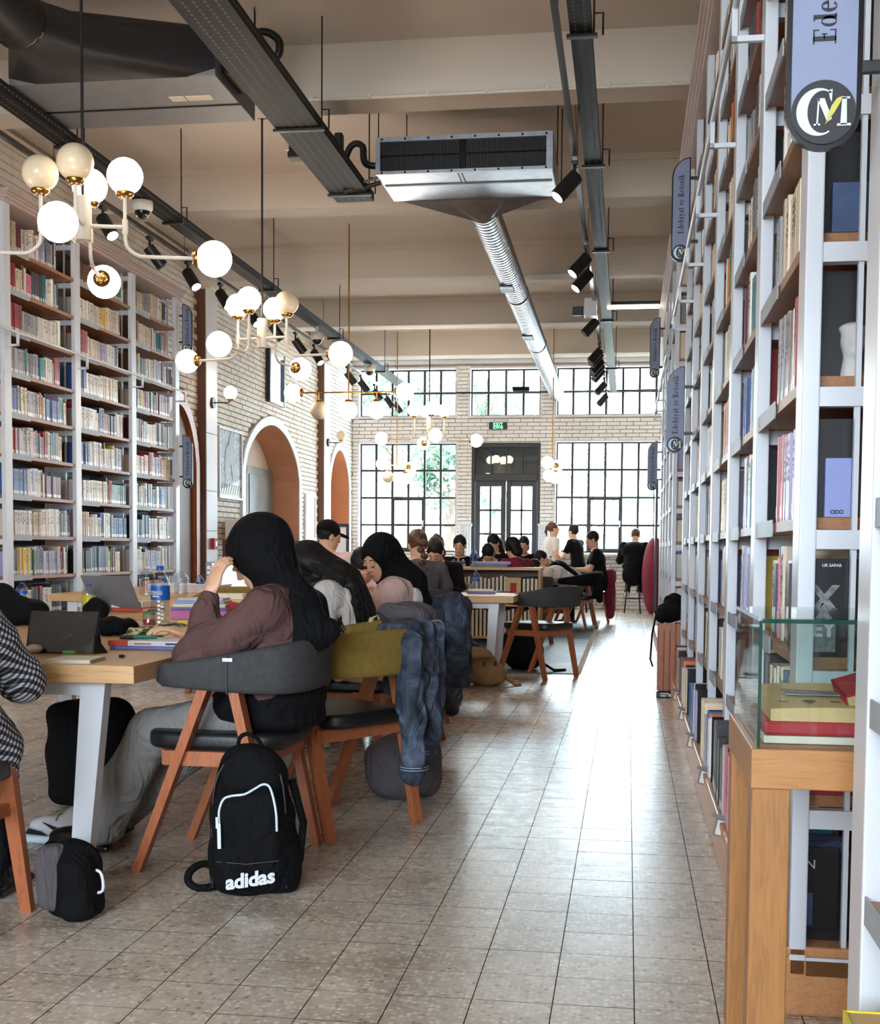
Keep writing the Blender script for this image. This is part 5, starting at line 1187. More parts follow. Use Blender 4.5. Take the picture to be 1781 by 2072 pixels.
def chair_parts(fabric):
    g = {}
    for nm, sx, fr in (('fl', -1, 1), ('fr', 1, 1), ('rl', -1, -1), ('rr', 1, -1)):
        m = MB(); m.bar((sx * 0.262, fr * 0.045 - 0.06, 0.67), (sx * 0.248, fr * 0.25, 0.0), 0.034, 0.06, 'legwood', 0.03, 0.042, (1, 0, 0)); g[nm] = m.mesh('leg')
    m = MB()
    for sx in (-1, 1): m.bar((sx * 0.245, 0.15, 0.40), (sx * 0.245, -0.19, 0.40), 0.024, 0.05, 'legwood')
    for y in (0.15, -0.19): m.bar((-0.24, y, 0.40), (0.24, y, 0.40), 0.024, 0.05, 'legwood')
    g['frame'] = m.mesh('seat_frame')
    m = MB(); bm = bmesh.new(); bmesh.ops.create_cube(bm, size=1); bmesh.ops.scale(bm, vec=(0.46, 0.5, 0.06), verts=bm.verts)
    bmesh.ops.bevel(bm, geom=[e for e in bm.edges if abs(e.verts[0].co.z - e.verts[1].co.z) > 0.02], offset=0.09, segments=5, affect='EDGES', profile=0.5)
    bmesh.ops.bevel(bm, geom=[e for e in bm.edges if abs(e.verts[0].co.z - e.verts[1].co.z) < 1e-4], offset=0.018, segments=3, affect='EDGES', profile=0.5)
    bm.verts.index_update(); m.add([(v.co.x, v.co.y - 0.01, v.co.z + 0.455) for v in bm.verts], [[v.index for v in f.verts] for f in bm.faces], 'leather', True); bm.free(); g['seat'] = m.mesh('seat')
    # wrap-around upholstered band
    ctl = [(-0.272, 0.16, 0.685, 0.075), (-0.285, 0.02, 0.692, 0.105), (-0.28, -0.13, 0.70, 0.14), (-0.235, -0.255, 0.71, 0.17), (-0.13, -0.315, 0.715, 0.18), (0, -0.33, 0.717, 0.18)]
    ctl += [(-a, b, c, d) for a, b, c, d in ctl[-2::-1]]; m = MB(); vs = []; P = []
    for k in range(len(ctl) - 1):
        for q in range(4):
            t = q / 4; p0, p1, p2, p3 = ctl[max(k - 1, 0)], ctl[k], ctl[k + 1], ctl[min(k + 2, len(ctl) - 1)]
            P.append([0.5 * ((2 * p1[i]) + (-p0[i] + p2[i]) * t + (2 * p0[i] - 5 * p1[i] + 4 * p2[i] - p3[i]) * t * t + (-p0[i] + 3 * p1[i] - 3 * p2[i] + p3[i]) * t ** 3) for i in range(4)])
    P.append(list(ctl[-1])); n = 12
    for k, p in enumerate(P):
        a, b_ = P[max(k - 1, 0)], P[min(k + 1, len(P) - 1)]; d = Vector((b_[0] - a[0], b_[1] - a[1], 0)).normalized(); nn = Vector((-d.y, d.x, 0)); e = 0.6 if k in (0, len(P) - 1) else 1.0
        for j in range(n):
            t = 2 * PI * j / n; cs, sn = math.cos(t), math.sin(t); u = 0.026 * e * math.copysign(abs(cs) ** 0.6, cs); v = p[3] / 2 * e * math.copysign(abs(sn) ** 0.45, sn)
            q = Vector((p[0], p[1], p[2])) + nn * u; vs.append((q.x - nn.x * 0.0, q.y, q.z + v))
    m.add(vs, [(k * n + j, k * n + (j + 1) % n, (k + 1) * n + (j + 1) % n, (k + 1) * n + j) for k in range(len(P) - 1) for j in range(n)], fabric, True)
    m.add(vs[:n], [tuple(range(n - 1, -1, -1))], fabric); m.add(vs[-n:], [tuple(range(n))], fabric); g['band'] = m.mesh('backrest')
    return g
CH = {f: chair_parts(f) for f in ('charcoal', 'olive', 'greenfab', 'maroon', 'blackcloth')}
def chair(x, y, face, fabric, label, sc=1.0):
    """face = direction the sitter looks, degrees anticlockwise from +x"""
    o = empty('armchair', (x, y, 0), math.radians(face - 90), label, 'chair', 'wood-legged reading chairs'); o.scale = (sc, sc, sc); g = CH[fabric]
    for k in ('fl', 'fr', 'rl', 'rr'): link('leg', g[k], o)
    link('seat', g['seat'], o); link('seat_frame', g['frame'], o); link('backrest', g['band'], o); return o
c1 = chair(-1.40, 4.36, 178, 'charcoal', 'charcoal chair carrying the woman in brown sweatshirt')
m = MB(); m.box(-0.318, -0.312, -0.12, -0.085, 0.74, 0.752, 'white'); m.build('care_tag', c1)
m = MB(); m.box(-0.3135, -0.306, -0.10, -0.096, 0.63, 0.76, 'black'); m.build('seam', c1)
CH2 = chair(-1.18, 4.98, 148, 'olive', 'empty olive chair with a denim jacket over its back')
chair(-1.36, 6.15, 180, 'olive', 'olive chair of the long-haired woman in white')
chair(-1.29, 7.08, 184, 'charcoal', 'charcoal chair of the woman in pink, grey denim hung on it')
chair(-1.38, 8.25, 182, 'charcoal', 'dark chair half hidden behind the long denim coat')
chair(-1.66, 10.1, 100, 'charcoal', 'dark chair of the student with the long braid')
chair(-0.77, 11.1, 150, 'charcoal', 'empty charcoal chair in the aisle right of brown backpack')
chair(-1.75, 11.75, 265, 'greenfab', 'grey-green chair at the far side of the small oak table')
chair(-0.72, 17.75, 165, 'blackcloth', 'black chair of the student leaning in a white tee')
chair(-0.52, 19.5, 180, 'maroon', 'maroon chair with jacket under the man in black tee')
o = empty('side_chair', (-2.03, 3.34, 0), math.radians(2), 'orange-wood side chair of the plaid-shirted person at bottom left', 'chair')
for sx in (-1, 1):
    m = MB(); m.bar((sx * 0.2, 0.17, 0.555), (sx * 0.235, 0.255, 0), 0.04, 0.05, 'legwood', 0.03, 0.036, (1, 0, 0)); m.build('leg', o); m = MB(); m.bar((sx * 0.2, -0.2, 0.9), (sx * 0.23, -0.22, 0), 0.036, 0.045, 'legwood', 0.03, 0.036, (1, 0, 0)); m.build('leg', o)
    m = MB(); m.bar((sx * 0.205, 0.19, 0.33), (sx * 0.21, -0.2, 0.33), 0.022, 0.035, 'legwood'); m.build('stretcher', o)
m = MB(); m.bar((-0.21, 0.2, 0.36), (0.21, 0.2, 0.36), 0.022, 0.04, 'legwood'); m.build('stretcher', o)
link('seat', CH['charcoal']['seat'], o); m = MB(); m.bbox(-0.2, 0.2, -0.23, -0.19, 0.72, 0.9, 'charcoal', 0.015); m.build('backrest', o)
for q in ((-1.86, 9.12, 274, 'chair under the bowed person at the second table end'), (-2.52, 10.36, 82, 'chair under the man in the black cap'), (-1.95, 12.62, 96, 'chair under the brown-haired student'), (-2.05, 15.72, 268, 'chair of the woman facing the camera behind the low bookcase'), (-1.72, 16.58, 265, 'chair of the student resting her head behind the low bookcase'),
          (-1.80, 17.4, 240, 'chair of the student left of the headphones'), (-1.52, 19.15, 268, 'chair of the student peering between two heads'), (-1.22, 14.95, 130, 'chair of the student with headphones'), (-0.70, 18.6, 186, 'chair of the bent student with a bag strap')): chair(q[0], q[1], q[2], 'charcoal', q[3])
chair(-3.05, 9.5, 265, 'olive', 'olive chair back seen beyond the table clutter')

# ================================================================== THINGS ON AND AROUND THE TABLES
TZ = 0.7355
M['leafgreen'] = plain('bright_green_plastic', srgb(60, 170, 80), 0.4)
def bottle(px, py, Y_top_px, rad, label, cap='blueplastic', lab=None, juice=None, table=TZ, word=None, Y=None):
    b = at_z(px, py, table)
    if Y: b = at_y(px, py, Y); b.z = table
    sc_ = b.y / F_PX; h = (py - Y_top_px) * sc_ * 0.985; o = empty('water_bottle', b, 0, label, 'bottle', 'plastic bottles on the tables'); r = rad * sc_
    m = MB(); pr = [(r * 0.8, 0.0), (r * 0.97, 0.008)]
    for k in range(7): z = 0.03 + 0.45 * h * k / 7; pr += [(r, z), (r * 0.93, z + h * 0.02), (r, z + h * 0.04)]
    pr += [(r, h * 0.64), (r * 0.93, h * 0.74), (r * 0.6, h * 0.85), (r * 0.34, h * 0.9), (r * 0.33, h * 0.95)]; m.lathe(pr, 24, 'bottle'); m.build('bottle_body', o)
    if cap: m = MB(); m.lathe([(r * 0.40, h * 0.93), (r * 0.40, h), (0.0, h)], 18, cap); m.build('cap', o)
    if lab:
        z0, z1 = lab; m = MB(); m.lathe([(r * 1.012, h * z0), (r * 1.012, h * z1)], 24, 'bluelabel'); lb = m.build('bottle_label', o)
        if word:
            t = text_mesh(word, h * (z1 - z0) * 0.5, 0.0004, 0.0022, spacing=0.92)
            put_mesh('lettering', t, 'white', lb, None, lambda c: Vector((r * 1.02 * math.sin(c.x / r - 0.22), -r * 1.02 * math.cos(c.x / r - 0.22), h * (z0 + (z1 - z0) * 0.55) + c.y)))
            m = MB(); [m.add([(r * 1.02 * math.sin(a), -r * 1.02 * math.cos(a), h * (z0 + 0.05)), (r * 1.02 * math.sin(a + 0.2), -r * 1.02 * math.cos(a + 0.2), h * (z0 + 0.05)), (r * 1.02 * math.sin(a + 0.2), -r * 1.02 * math.cos(a + 0.2), h * (z0 + 0.07)), (r * 1.02 * math.sin(a), -r * 1.02 * math.cos(a), h * (z0 + 0.07))], [(0, 1, 2, 3)], 'white') for a in (-0.6, -0.4, -0.2, 0.0)]; m.build('underline', lb)
    if juice: m = MB(); m.lathe([(0.0, 0.004), (r * 0.95, 0.006), (r * 0.97, h * juice), (0.0, h * juice)], 24, 'yellowjuice'); m.build('juice', o)
    return o
bottle(325, 1270, 1137, 20, 'big water bottle with blue label and cap at middle of near table', lab=(0.45, 0.68), word='ceysu')
bottle(180, 1240, 1178, 15, 'small bottle of yellow juice with a blue cap', juice=0.62)
bottle(298, 1208, 1143, 17, 'large uncapped clear bottle left of the labelled one', cap=None)
bottle(367, 1205, 1150, 15, 'clear uncapped bottle right of the labelled one', cap=None)
bottle(405, 1200, 1162, 9, 'small blue-labelled bottle beside the raised hand', lab=(0.4, 0.62))
bottle(45, 1214, 1176, 12, 'small water bottle behind the plaid shoulder, at left edge', lab=(0.35, 0.55))
bottle(963, 1198, 1153, 8, 'water bottle standing on the small oak table', lab=(0.5, 0.66))
CT = 0.915
bottle(958, 1145, 1106, 7, 'water bottle standing on the low bookcase', lab=(0.5, 0.66), table=CT, Y=14.42)
bottle(1114, 1166, 1125, 6.5, 'lilac-tinted bottle on the far oak table')
for k, px in enumerate((918, 927, 937)): bottle(px, 1146, 1131, 4, '%s of three tiny bottles on the low bookcase' % ('left', 'middle', 'right')[k], cap='white', table=CT, Y=14.4)

def slab(name, cat, label, px, py, w, l, h, mat, rz=0.0, Z=TZ, page=None, parts=('cover', 'page_block'), grp=None):
    """book-like block whose nearest corner sits at the pixel"""
    b = at_z(px, py, Z) if py is not None else px; o = empty(name, b, rz, label, cat, grp); m = MB(); t = min(0.003, h * 0.15)
    m.box(0, w, 0, l, 0, t, mat); m.box(0, w, 0, l, h - t, h, mat); m.box(0, 0.003, 0, l, t, h - t, mat); m.build(parts[0], o)
    m = MB(); m.box(0.003, w - 0.004, 0.004, l - 0.004, t, h - t, page or 'paper'); m.build(parts[1], o); return o
# tablet with stand, papers and pens in front of the plaid shirt
tb = empty('tablet', at_z(122, 1322, TZ), 0.03, 'black tablet propped upright, smudged dark screen, beside plaid shirt', 'tablet')
M['smudge'] = NT('smudged_screen').m
def _sm():
    t = M['smudge'].node_tree; b = t.nodes['Principled BSDF']; n = t.nodes.new('ShaderNodeTexNoise'); n.inputs['Scale'].default_value = 14; n.inputs['Detail'].default_value = 5; c = t.nodes.new('ShaderNodeTexCoord'); t.links.new(c.outputs['Object'], n.inputs['Vector'])
    r = t.nodes.new('ShaderNodeValToRGB'); r.color_ramp.elements[0].position = 0.52; r.color_ramp.elements[0].color = (0.006, 0.006, 0.007, 1); r.color_ramp.elements[1].position = 0.8; r.color_ramp.elements[1].color = (0.09, 0.09, 0.1, 1); t.links.new(n.outputs[0], r.inputs[0]); t.links.new(r.outputs[0], b.inputs['Base Color']); b.inputs['Roughness'].default_value = 0.22
_sm()
Rt = Matrix.Rotation(-0.28, 3, 'X'); m = MB(); m.box(-0.125, 0.125, 0, 0.008, 0.003, 0.15, 'smudge', Rt); m.build('screen', tb); m = MB()
for q in ((-0.13, -0.125), (0.125, 0.13)): m.box(q[0], q[1], 0, 0.009, 0, 0.155, 'darksteel', Rt)
m.box(-0.125, 0.125, 0, 0.009, 0.15, 0.155, 'blackgloss', Rt); m.box(-0.125, 0.125, 0, 0.009, 0, 0.003, 'blackgloss', Rt); m.build('bezel', tb)
m = MB(); m.prism([(0.127, 0.005, 0.07), (0.127, 0.0, 0.0), (0.155, 0.06, 0.0)], (-0.006, 0, 0), 'black'); m.box(-0.12, 0.12, 0.085, 0.09, 0.0, 0.1, 'black', Matrix.Rotation(0.35, 3, 'X')); m.build('stand', tb)
slab('notebook', 'notebook', 'white paper pad lying open before the black tablet', 92, 1342, 0.15, 0.17, 0.012, 'paper', 0.1)
o = empty('green_highlighter', at_z(136, 1322, TZ + 0.013) + Vector((0, 0, 0.0)), -0.05, 'green highlighter lying on the paper pad', 'pen'); m = MB(); m.ring((0, -0.03, 0.006), (0.045, -0.03, 0.006), 0.006, 0.006, 8, 'leafgreen'); m.build('barrel', o); m = MB(); m.ring((-0.06, -0.03, 0.005), (0, -0.03, 0.005), 0.004, 0.005, 8, 'black'); m.build('cap', o)
o = empty('computer_mouse', at_z(70, 1322, TZ + 0.0), 0, 'cream rounded mouse at the plaid elbow', 'mouse'); m = MB(); m.ball((0, 0, 0.017), 0.028, 'offwhite', 14, 8, (1.0, 1.4, 0.6)); m.build('shell', o)
def stack_book(x, y, z, w, l, h, mat, rz, label, end=None):
    o = empty('textbook', (x, y, z), rz, label, 'book'); m = MB(); m.bbox(0, w, 0, l, 0, h, mat, min(0.004, h * 0.2)); m.build('cover', o); m = MB(); m.box(0.006, w - 0.004, l, l + 0.001, 0.003, h - 0.003, 'paper'); m.box(w, w + 0.001, 0.004, l - 0.004, 0.003, h - 0.003, 'paper'); m.build('page_block', o)
    if end: m = MB(); m.box(-0.0008, 0.075, -0.0008, l * 0.5, 0.0006, h + 0.0006, end); m.build('spine_end', o)
    return o
M['blueblock'] = plain('blue_violet_cover', srgb(104, 112, 176), 0.5); M['redorange'] = plain('red_orange_cover', srgb(206, 74, 44), 0.5); M['magenta'] = plain('magenta_plastic', srgb(196, 90, 150), 0.4); M['tealp'] = plain('teal_plastic', srgb(30, 130, 110), 0.4)
bk = at_z(222, 1314, TZ)
stack_book(bk.x, bk.y, TZ, 0.31, 0.2, 0.013, 'blueblock', 0.06, 'blue-edged book lying flat under the white and red one')
tb2 = stack_book(bk.x - 0.004, bk.y - 0.002, TZ + 0.0135, 0.31, 0.2, 0.02, 'white', 0.03, 'white book with red spine end, on the blue-edged book', 'redorange')
m = MB(); m.box(0.10, 0.165, -0.0008, 0, 0.007, 0.012, 'redorange'); m.box(0.22, 0.27, -0.0008, 0, 0.006, 0.013, 'ink'); m.build('spine_print', tb2)
o = empty('eraser', at_z(245, 1331, TZ), 0.05, 'small black eraser alone on the bare table corner', 'eraser'); m = MB(); m.bbox(-0.009, 0.009, 0, 0.016, 0, 0.011, 'blackgloss', 0.002); m.build('block', o)
o = empty('teal_marker', (bk.x + 0.06, bk.y + 0.08, TZ + 0.034), 0.4, 'teal marker lying on the white and red book', 'pen'); m = MB(); m.ring((0, 0, 0.008), (0.09, 0, 0.008), 0.008, 0.007, 8, 'tealp'); m.build('barrel', o); m = MB(); m.ring((-0.05, 0, 0.008), (0, 0, 0.008), 0.007, 0.008, 8, 'black'); m.build('cap', o)
def camo():
    t = NT('patterned_cloth'); co = t.coord('Object', (1, 1, 1)); n = t.n('ShaderNodeTexNoise'); n.inputs['Scale'].default_value = 26; t.l(co, n.inputs['Vector']); r = t.ramp(n.outputs[0], [(0.42, srgb(34, 38, 26)), (0.5, srgb(96, 100, 60)), (0.56, srgb(214, 204, 150))]); t.l(r, t.b.inputs['Base Color']); t.b.inputs['Roughness'].default_value = 0.8; return t.m
M['camo'] = camo()
c = at_z(315, 1288, TZ); o = empty('patterned_pouch', (c.x, c.y, TZ), 0.05, 'green patterned cloth pouch under the big labelled bottle', 'pouch'); bl = Blob(0.008, 0.02); bl.box((0, 0.06, 0.02), (0.16, 0.08, 0.018), 0.016).ell((0.05, 0.07, 0.035), (0.07, 0.05, 0.02)); blob_obj('body', bl, 'camo', o, folds(0.003, 50, 60))
c = at_z(222, 1286, TZ); o = empty('black_pouch', (c.x, c.y, TZ), 0, 'black soft pencil pouch behind the tablet', 'pouch'); bl = Blob(0.008, 0.03); bl.ell((0, 0, 0.04), (0.09, 0.07, 0.042)).ell((0.07, 0.02, 0.035), (0.05, 0.06, 0.035)); blob_obj('body', bl, 'blackcloth', o, folds(0.004, 60, 50, 40))
c = at_z(150, 1262, TZ); o = empty('black_camera_bag', (c.x - 0.02, c.y + 0.25, TZ), 0, 'black lump of a bag just above the tablet top', 'bag'); bl = Blob(0.01, 0.03); bl.ell((0.03, 0, 0.06), (0.07, 0.06, 0.06)); blob_obj('body', bl, 'blackcloth', o, folds(0.004, 50, 40, 30))
o = empty('glass_jar', at_z(302, 1266, TZ), 0, 'small glass jar with green lid beside the big bottle', 'jar'); m = MB(); m.lathe([(0.03, 0), (0.032, 0.045), (0.026, 0.055)], 18, 'bottle'); m.build('jar_body', o); m = MB(); m.lathe([(0.03, 0.052), (0.03, 0.066), (0, 0.066)], 18, 'leaf'); m.build('lid', o); m = MB(); m.lathe([(0, 0.003), (0.029, 0.004), (0.03, 0.03), (0, 0.03)], 16, 'red'); m.build('contents', o)
# laptop, folders and stacks on the second table
c = at_z(225, 1238, TZ); o = empty('laptop', (c.x + 0.02, c.y + 0.05, TZ), -0.25, 'open grey laptop seen from behind, lid leaning far back', 'laptop'); m = MB(); m.bbox(-0.17, 0.17, 0, 0.23, 0.0, 0.016, 'grey', 0.004); m.build('base', o)
Rl = Matrix.Rotation(0.55, 3, 'X'); m = MB(); m.box(-0.17, 0.17, -0.006, 0.0, 0.0, 0.23, 'grey', Rl, (0, 0.0, 0.017)); m.build('lid', o)
c = at_z(188, 1236, TZ)
stack_book(c.x + 0.14, c.y - 0.05, TZ, 0.2, 0.22, 0.022, 'redorange', -0.1, 'red-edged book below the pale block of notes'); stack_book(c.x + 0.13, c.y - 0.04, TZ + 0.0225, 0.2, 0.2, 0.04, 'paper', -0.08, 'pale block of notes stacked on the red-edged book')
c = at_z(345, 1254, TZ); stack_book(c.x, c.y, TZ, 0.3, 0.22, 0.052, 'magenta', 0.05, 'pink box file at the foot of the paper stack')
z = TZ + 0.0525
for k, (mat, h, lab) in enumerate((('blueblock', 0.012, 'violet folder directly on the pink box file'), ('paper', 0.02, 'sheaf of white paper on the violet folder'), ('lavcover', 0.016, 'lilac notebook topping the paper stack'))): stack_book(c.x + 0.01 * k, c.y + 0.006 * k, z, 0.3 - 0.02 * k, 0.21, h, mat, 0.05 + 0.03 * k, lab); z += h + 0.0005
o = empty('spiral_notepad', (c.x + 0.03, c.y + 0.02, z), 0.08, 'spiral-bound pad on top of the pink and lilac stack', 'notebook'); m = MB(); m.box(0, 0.24, 0.01, 0.19, 0, 0.01, 'paper'); m.build('pad', o); m = MB()
for k in range(20): m.tube(arc((0.008 + k * 0.0118, 0.008, 0.006), 0.008, 0, 2 * PI, 8, 'yz'), 0.0012, 4, 'logowhite')
tag(m.build('spiral', o), kind='stuff')
c = at_z(410, 1258, TZ); o = empty('red_pouch', (c.x + 0.06, c.y + 0.25, TZ), 0.2, 'crumpled red cloth pouch behind the brown sleeve', 'pouch'); bl = Blob(0.008, 0.03); bl.ell((0, 0, 0.045), (0.09, 0.07, 0.045)).ell((0.06, 0.02, 0.05), (0.05, 0.04, 0.04)); blob_obj('body', bl, 'red', o, folds(0.005, 50, 40, 40))
c = at_z(436, 1230, TZ); stack_book(c.x - 0.12, c.y + 0.02, TZ, 0.3, 0.22, 0.05, 'oldpaper', 0.1, 'thick buff book behind the brown sleeve'); stack_book(c.x - 0.1, c.y + 0.03, TZ + 0.0505, 0.26, 0.2, 0.035, 'paper', 0.2, 'cream paperback on the thick buff book')
c = at_z(350, 1262, TZ); o = empty('yellow_sticky_block', (c.x + 0.06, c.y - 0.1, TZ), 0.3, 'small yellow sticky-note block right of the big bottle', 'notes'); m = MB(); m.bbox(0, 0.05, 0, 0.05, 0, 0.022, 'yellowjuice', 0.002); m.build('block', o)
# lit laptop and desk things on the table by the left bookcase
c = at_z(470, 1198, TZ); o = empty('lit_laptop', (-3.55, 10.95, TZ), 0.2, 'laptop with lit pale screen beyond the raised hand', 'laptop'); m = MB(); m.bbox(-0.19, 0.19, -0.24, 0, 0, 0.016, 'blackgloss', 0.003); m.build('base', o); m = MB(); m.bbox(-0.19, 0.19, 0.0, 0.012, 0.016, 0.25, 'blackgloss', 0.003); m.build('lid', o); m = MB(); m.box(-0.13, 0.18, -0.002, 0, 0.03, 0.24, 'screen'); m.build('display', o); m = MB(); [m.box(-0.175, -0.145, -0.002, 0, 0.05 + 0.045 * k, 0.08 + 0.045 * k, 'white') for k in range(4)]; m.build('side_icons', o)
o = empty('storage_box', (-3.95, 10.1, TZ), 0.0, 'long pale grey box on the table by the left bookcase', 'box'); m = MB(); m.bbox(0, 0.62, 0, 0.3, 0, 0.06, 'whitecloth', 0.006); m.build('body', o); m = MB(); m.bbox(-0.006, 0.626, -0.006, 0.306, 0.06, 0.075, 'white', 0.004); m.build('lid', o)
# small oak table: books, phone
c = at_z(943, 1202, TZ); stack_book(c.x, c.y + 0.06, TZ, 0.24, 0.2, 0.02, 'blueblock', 0.05, 'blue-edged book at the bottom of the small table pile'); stack_book(c.x + 0.01, c.y + 0.07, TZ + 0.0205, 0.22, 0.18, 0.016, 'paper', 0.12, 'white notebook on the blue-edged book, small table')
c = at_z(1000, 1199, TZ); o = empty('phone', (c.x, c.y + 0.1, TZ), 0.2, 'dark phone lying on the small oak table', 'phone'); m = MB(); m.bbox(0, 0.15, 0, 0.075, 0, 0.009, 'blackgloss', 0.003); m.build('body', o)

# ---- low bookcase full of white binders
lc = empty('low_bookcase', (-1.93, 14.3, 0), 0, 'low two-tier oak bookcase of white binders across the room', 'bookcase'); LW, LD = 0.965, 0.42
m = MB(); m.bbox(-LW, LW, 0, LD, 0.882, 0.914, 'oakx', 0.004); m.build('top', lc)
for x in (-LW, -0.25, LW - 0.03): m = MB(); m.bbox(x, x + 0.03, 0.005, LD, 0.10, 0.882, 'oakz', 0.003); m.build('side_panel', lc)
for z in (0.10, 0.47): m = MB(); m.bbox(-LW + 0.03, LW - 0.03, 0.01, LD, z, z + 0.028, 'oakx', 0.003); m.build('shelf', lc)
m = MB(); m.box(-LW + 0.03, LW - 0.03, LD - 0.02, LD, 0.13, 0.882, 'brownpaint'); m.build('back_panel', lc)
for x in (-LW + 0.06, LW - 0.1):
    for y in (0.05, LD - 0.08): m = MB(); m.bbox(x, x + 0.04, y, y + 0.04, 0, 0.10, 'black', 0.006); m.build('foot', lc)
nb = 0
for zt, lab in ((0.499, 'upper'), (0.129, 'lower')):
    x = -2.86
    while x < -1.02:
        if abs(x + 2.18) < 0.05: x = -2.12
        if lab == 'upper' and -1.38 < x < -1.18: x = -1.17
        h = random.uniform(0.28, 0.32); o = empty('binder', (x, 14.33, zt), 0, 'white binder, %s from the left on the %s tier of the low bookcase' % (nth(nb), lab), 'binder', 'white binders in the low bookcase')
        m = MB(); m.bbox(0, 0.028, 0, 0.26, 0, h, 'paper', 0.003); m.build('cover', o); x += 0.046; nb += 1
    nb = 0
o = empty('illustrated_book', (-1.28, 14.325, 0.499), 0, 'cream and red book facing out on the upper tier of low bookcase', 'book'); m = MB(); m.bbox(-0.09, 0.09, 0, 0.02, 0, 0.3, 'oldpaper', 0.003); m.build('cover', o); m = MB(); m.box(-0.03, 0.04, -0.001, 0, 0.06, 0.24, 'red'); m.build('picture', o)
c = at_z(1000, 1140, CT)
stack_book(-1.78, 14.38, CT, 0.42, 0.28, 0.03, 'grey', 0.03, 'grey book lying on the low bookcase under a pale one'); stack_book(-1.76, 14.39, CT + 0.0305, 0.44, 0.28, 0.03, 'lavcover', 0.08, 'pale blue folder on the grey book, low bookcase'); stack_book(-2.16, 14.36, CT, 0.3, 0.25, 0.03, 'maroon', 0.0, 'maroon book on the low bookcase near tiny bottles')

# ---- rug, gates, stools, far furniture
def rugmat():
    t = NT('worn_rug'); g = t.n('ShaderNodeNewGeometry'); n = t.n('ShaderNodeTexNoise'); n.inputs['Scale'].default_value = 1.1; n.inputs['Detail'].default_value = 8; t.l(g.outputs['Position'], n.inputs['Vector'])
    t.l(t.ramp(n.outputs[0], [(0.35, srgb(56, 66, 78)), (0.5, srgb(86, 98, 108)), (0.62, srgb(120, 118, 112)), (0.68, srgb(176, 164, 150))]), t.b.inputs['Base Color']); t.b.inputs['Roughness'].default_value = 0.5; return t.m
M['rug'] = rugmat()
rg = empty('worn_rug', (-1.9, 15.8, 0), 0, 'worn blue-grey rug under the far tables beside the aisle', 'rug'); m = MB(); m.bbox(-1.5, 1.45, -4.4, 4.4, 0.001, 0.008, 'rug', 0.002); m.build('pile', rg)
m = MB(); [m.box(1.45, 1.5, -4.4 + k * 0.05, -4.4 + k * 0.05 + 0.02, 0.001, 0.004, 'paper') for k in range(176)]; tag(m.build('fringe', rg), kind='stuff')
def gate(px, label):
    c = at_y(px, 1100, 23.7); o = empty('security_gate', (c.x, 23.7, 0), 0, label, 'gate', 'white security gates by the door'); m = MB(); m.bbox(-0.12, 0.12, -0.03, 0.03, 0, 0.08, 'white', 0.01); m.build('foot', o)
    m = MB(); [m.bbox(-0.11 + 0.055 * k, -0.07 + 0.055 * k, -0.03, 0.03, 0.08, 1.55, 'white', 0.01) for k in range(4)]; m.build('ribs', o); m = MB(); m.bbox(-0.12, 0.12, -0.035, 0.035, 1.55, 1.6, 'white', 0.01); m.build('top_rail', o)
gate(942, 'white ribbed gate panel left of the glazed door'); gate(1101, 'white ribbed gate panel right of the glazed door')
def stool(x, y, h, label):
    o = empty('bar_stool', (x, y, 0), 0, label, 'stool', 'black bar stools'); m = MB(); m.lathe([(0.0, h - 0.05), (0.17, h - 0.05), (0.185, h - 0.02), (0.17, h), (0, h)], 20, 'leather'); m.build('seat', o)
    for k in range(4): a = PI / 4 + k * PI / 2; m = MB(); m.ring((0.12 * math.cos(a), 0.12 * math.sin(a), h - 0.05), (0.2 * math.cos(a), 0.2 * math.sin(a), 0), 0.013, 0.013, 8, 'black'); m.build('leg', o)
    m = MB(); m.tube(arc((0, 0, 0.26), 0.178, 0, 2 * PI, 20, 'xy'), 0.009, 6, 'black'); m.build('foot_ring', o)
stool(-0.85, 22.75, 0.72, 'bar stool of the woman with the hair bun at the far counter'); stool(0.10, 22.85, 0.70, 'bar stool of the person in the black jacket at far right')
o = empty('pod_chair', (0.47, 22.6, 0), 0, 'magenta curved shell of a tall pod chair at the far end of the aisle', 'chair'); bl = Blob(0.02, 0.03); bl.ell((0, 0, 0.66), (0.22, 0.42, 0.70)); bl.ell((0.14, 0.0, 0.7), (0.2, 0.34, 0.55), op='-'); bl.box((0, 0, -0.3), (0.6, 0.6, 0.3), 0.01, op='-', k=0.01); blob_obj('shell', bl, 'maroon', o); m = MB(); m.ball((0.1, 0, 0.36), 0.14, 'blackcloth', 14, 8, (1, 1.5, 0.5)); m.build('cushion', o)
o = empty('dark_display_panel', (0.44, 21.0, 0), 0, 'dark framed glass panel at the end of the far right shelves', 'panel'); m = MB(); m.bbox(0, 0.04, 0, 0.8, 0, 2.28, 'window', 0.005); m.build('frame', o); m = MB(); m.box(-0.004, 0.0, 0.06, 0.74, 0.1, 2.2, 'glass'); m.build('pane', o)

